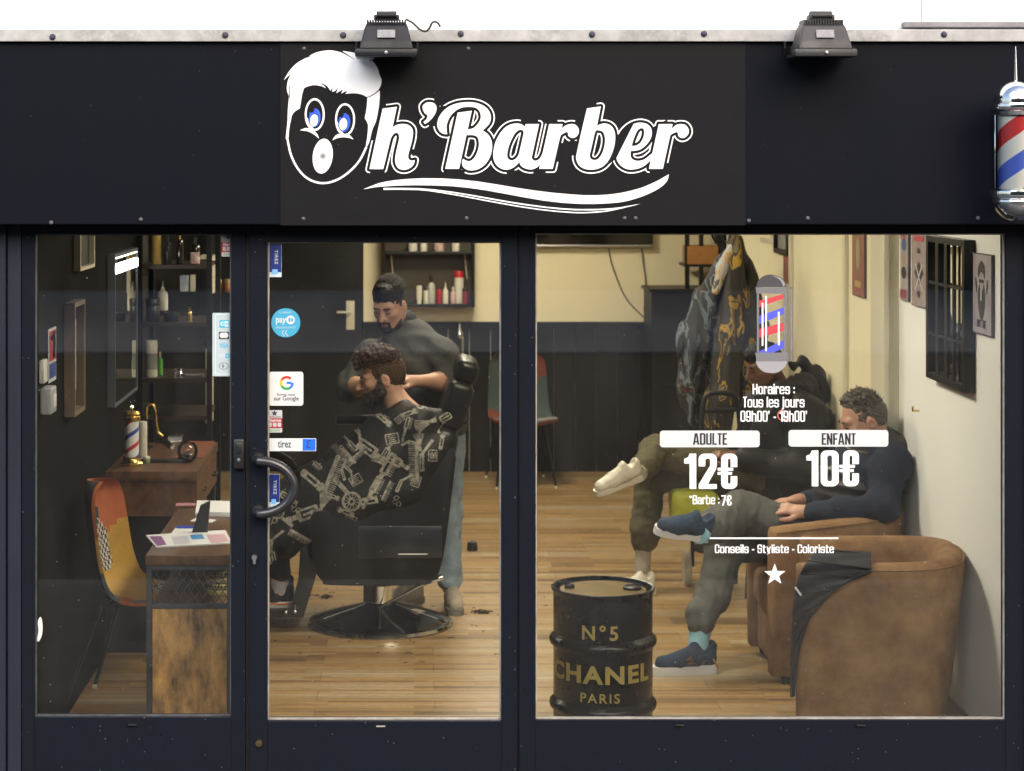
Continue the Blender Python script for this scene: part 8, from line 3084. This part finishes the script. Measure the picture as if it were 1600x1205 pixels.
def hanging(name, label, strands, m_list, seed, y, rule=None, cat='cape', amp=.012):
    q = Soft()
    for pts, rs in strands:
        q.chain([W(px, py, y + dy) for px, py, dy in pts], rs, .035)
    folds = waves(seed, amp, 30, 6, (1.6, 1.2, .22))
    me = q.mesh(name, .008, folds)
    c0, c1 = q.bounds()
    t_ = thing(name, label, cat, ((c0[0] + c1[0]) / 2, (c0[1] + c1[1]) / 2, c0[2]), 'capes hanging on the coat stand')
    o = mesh_data(me, 'cloth', m_list, t_)
    if rule:
        paint(o.data, rule, len(m_list))
        # keep the slots filled
    return t_


def swirl(name, c1, c2, c3, scale, seed):
    m = bpy.data.materials.new(name)
    m.use_nodes = True
    nt = m.node_tree
    b = nt.nodes['Principled BSDF']
    b.inputs['Roughness'].default_value = .7
    tc = nt.nodes.new('ShaderNodeTexCoord')
    mp = nt.nodes.new('ShaderNodeMapping'); mp.inputs['Location'].default_value = (seed, seed, seed); mp.inputs['Scale'].default_value = (1.4, 1, .45)
    n = nt.nodes.new('ShaderNodeTexNoise'); n.inputs['Scale'].default_value = scale; n.inputs['Detail'].default_value = 2; n.inputs['Distortion'].default_value = 1.2
    cr = nt.nodes.new('ShaderNodeValToRGB')
    cr.color_ramp.interpolation = 'CONSTANT'
    e = cr.color_ramp.elements
    e[0].position, e[0].color = 0, (*c1, 1)
    e[1].position, e[1].color = .54, (*c2, 1)
    x = e.new(.60); x.color = (*c1, 1)
    x = e.new(.66); x.color = (*c3, 1)
    nt.links.new(tc.outputs['Object'], mp.inputs[0]); nt.links.new(mp.outputs[0], n.inputs[0]); nt.links.new(n.outputs[0], cr.inputs[0]); nt.links.new(cr.outputs[0], b.inputs['Base Color'])
    return m


hanging('patterned_cape', 'pale blue and black patterned cape hanging at the left of the stand', [([(1133, 400, 0), (1105, 470, .0), (1085, 530, -.02), (1078, 600, -.02), (1082, 660, 0)], [.035, .075, .09, .075, .03]), ([(1135, 400, .05), (1120, 500, .05), (1105, 620, .04)], [.03, .07, .06])],
        [swirl('blue_grey_print', (.020, .020, .020), (.12, .15, .175), (.12, .035, .03), 9, 1.0)], 81, yk - .05)
hanging('striped_cape', 'black cape with yellow stripes hanging at front of the stand', [([(1146, 372, 0), (1150, 420, 0), (1140, 520, -.04), (1128, 620, -.05), (1120, 700, -.04)], [.028, .055, .085, .085, .06]), ([(1150, 390, .03), (1165, 520, .02), (1165, 640, .0)], [.03, .075, .06])],
        [swirl('black_yellow_print', (.022, .020, .016), (.34, .20, .02), (.16, .13, .07), 10, 3.0)], 82, yk - .12)
hanging('grey_cape', 'plain dark grey cape hanging at the right of the stand', [([(1152, 380, 0), (1168, 440, 0), (1182, 510, 0), (1186, 560, 0)], [.03, .06, .07, .04]), ([(1150, 390, .05), (1172, 560, .05), (1170, 690, .04)], [.03, .08, .06])],
        [cloth('charcoal_nylon', (.040, .040, .040), rough=.5)], 83, yk + .03)
hanging('white_towel', 'white and yellow cloth folded over the top of stand', [([(1142, 385, 0), (1130, 420, -.02), (1118, 455, -.03)], [.022, .03, .02])], [swirl('white_yellow_print', (.45, .45, .45), (.55, .30, .03), (.08, .08, .08), 14, 5.0)], 84, yk - .13, cat='cloth', amp=.006)

# wheeled shopping trolley
yt = 3.78
s_ = S(yt)
t = thing('shopping_trolley', 'wheeled shopping trolley with lime bag and black loop handle', 'trolley', (W(1100, 0, yt).x, yt, 0))
loop = [W(x, y, yt) for x, y in ((1096, 672), (1099, 630), (1106, 617), (1120, 614), (1140, 615), (1149, 620), (1153, 635), (1156, 668))]
MB().tube(smooth_loop([tuple(p) for p in loop], 4, False), .014, 10).build('handle', M['rubber'], t)
a_, b_ = W(1097, 642, yt), W(1155, 640, yt)
MB().tube([a_, b_], .013, 10).build('cross_bar', M['rubber'], t)
m = MB()
for x0_, x1_ in ((1098, 1082), (1155, 1120)):
    m.tube([W(x0_, 668, yt), W(x1_, 800, yt + .05), W(x1_, 885, yt + .05)], .011, 8)
m.build('frame', M['black_metal'], t)
q = Soft()
c_ = W(1082, 800, 3.46)
q.box(c_, (.125, .10, .125), .04, .02)
bm_ = q.mesh('bag', .007, waves(91, .005, 34))
bo = mesh_data(bm_, 'bag', mat('lime_fabric', (.42, .44, .03), .6, var=.2, vscale=14), t)
for dx, dy in ((1073, -.12), (1110, .05)):
    p = W(dx, 885, yt + dy)
    w_ = MB().lathe([(.052, -.016), (.088, -.018), (.096, -.010), (.096, .010), (.088, .018), (.052, .016)], (p.x, p.y, .096), 32, axis='x').build('wheel', mat('cream_tyre', (.40, .35, .25), .7), t)
    MB().lathe([(.0001, -.012), (.051, -.012), (.051, .012), (.0001, .012)], (p.x, p.y, .096), 24, axis='x').build('hub', M['black_plastic'], w_)
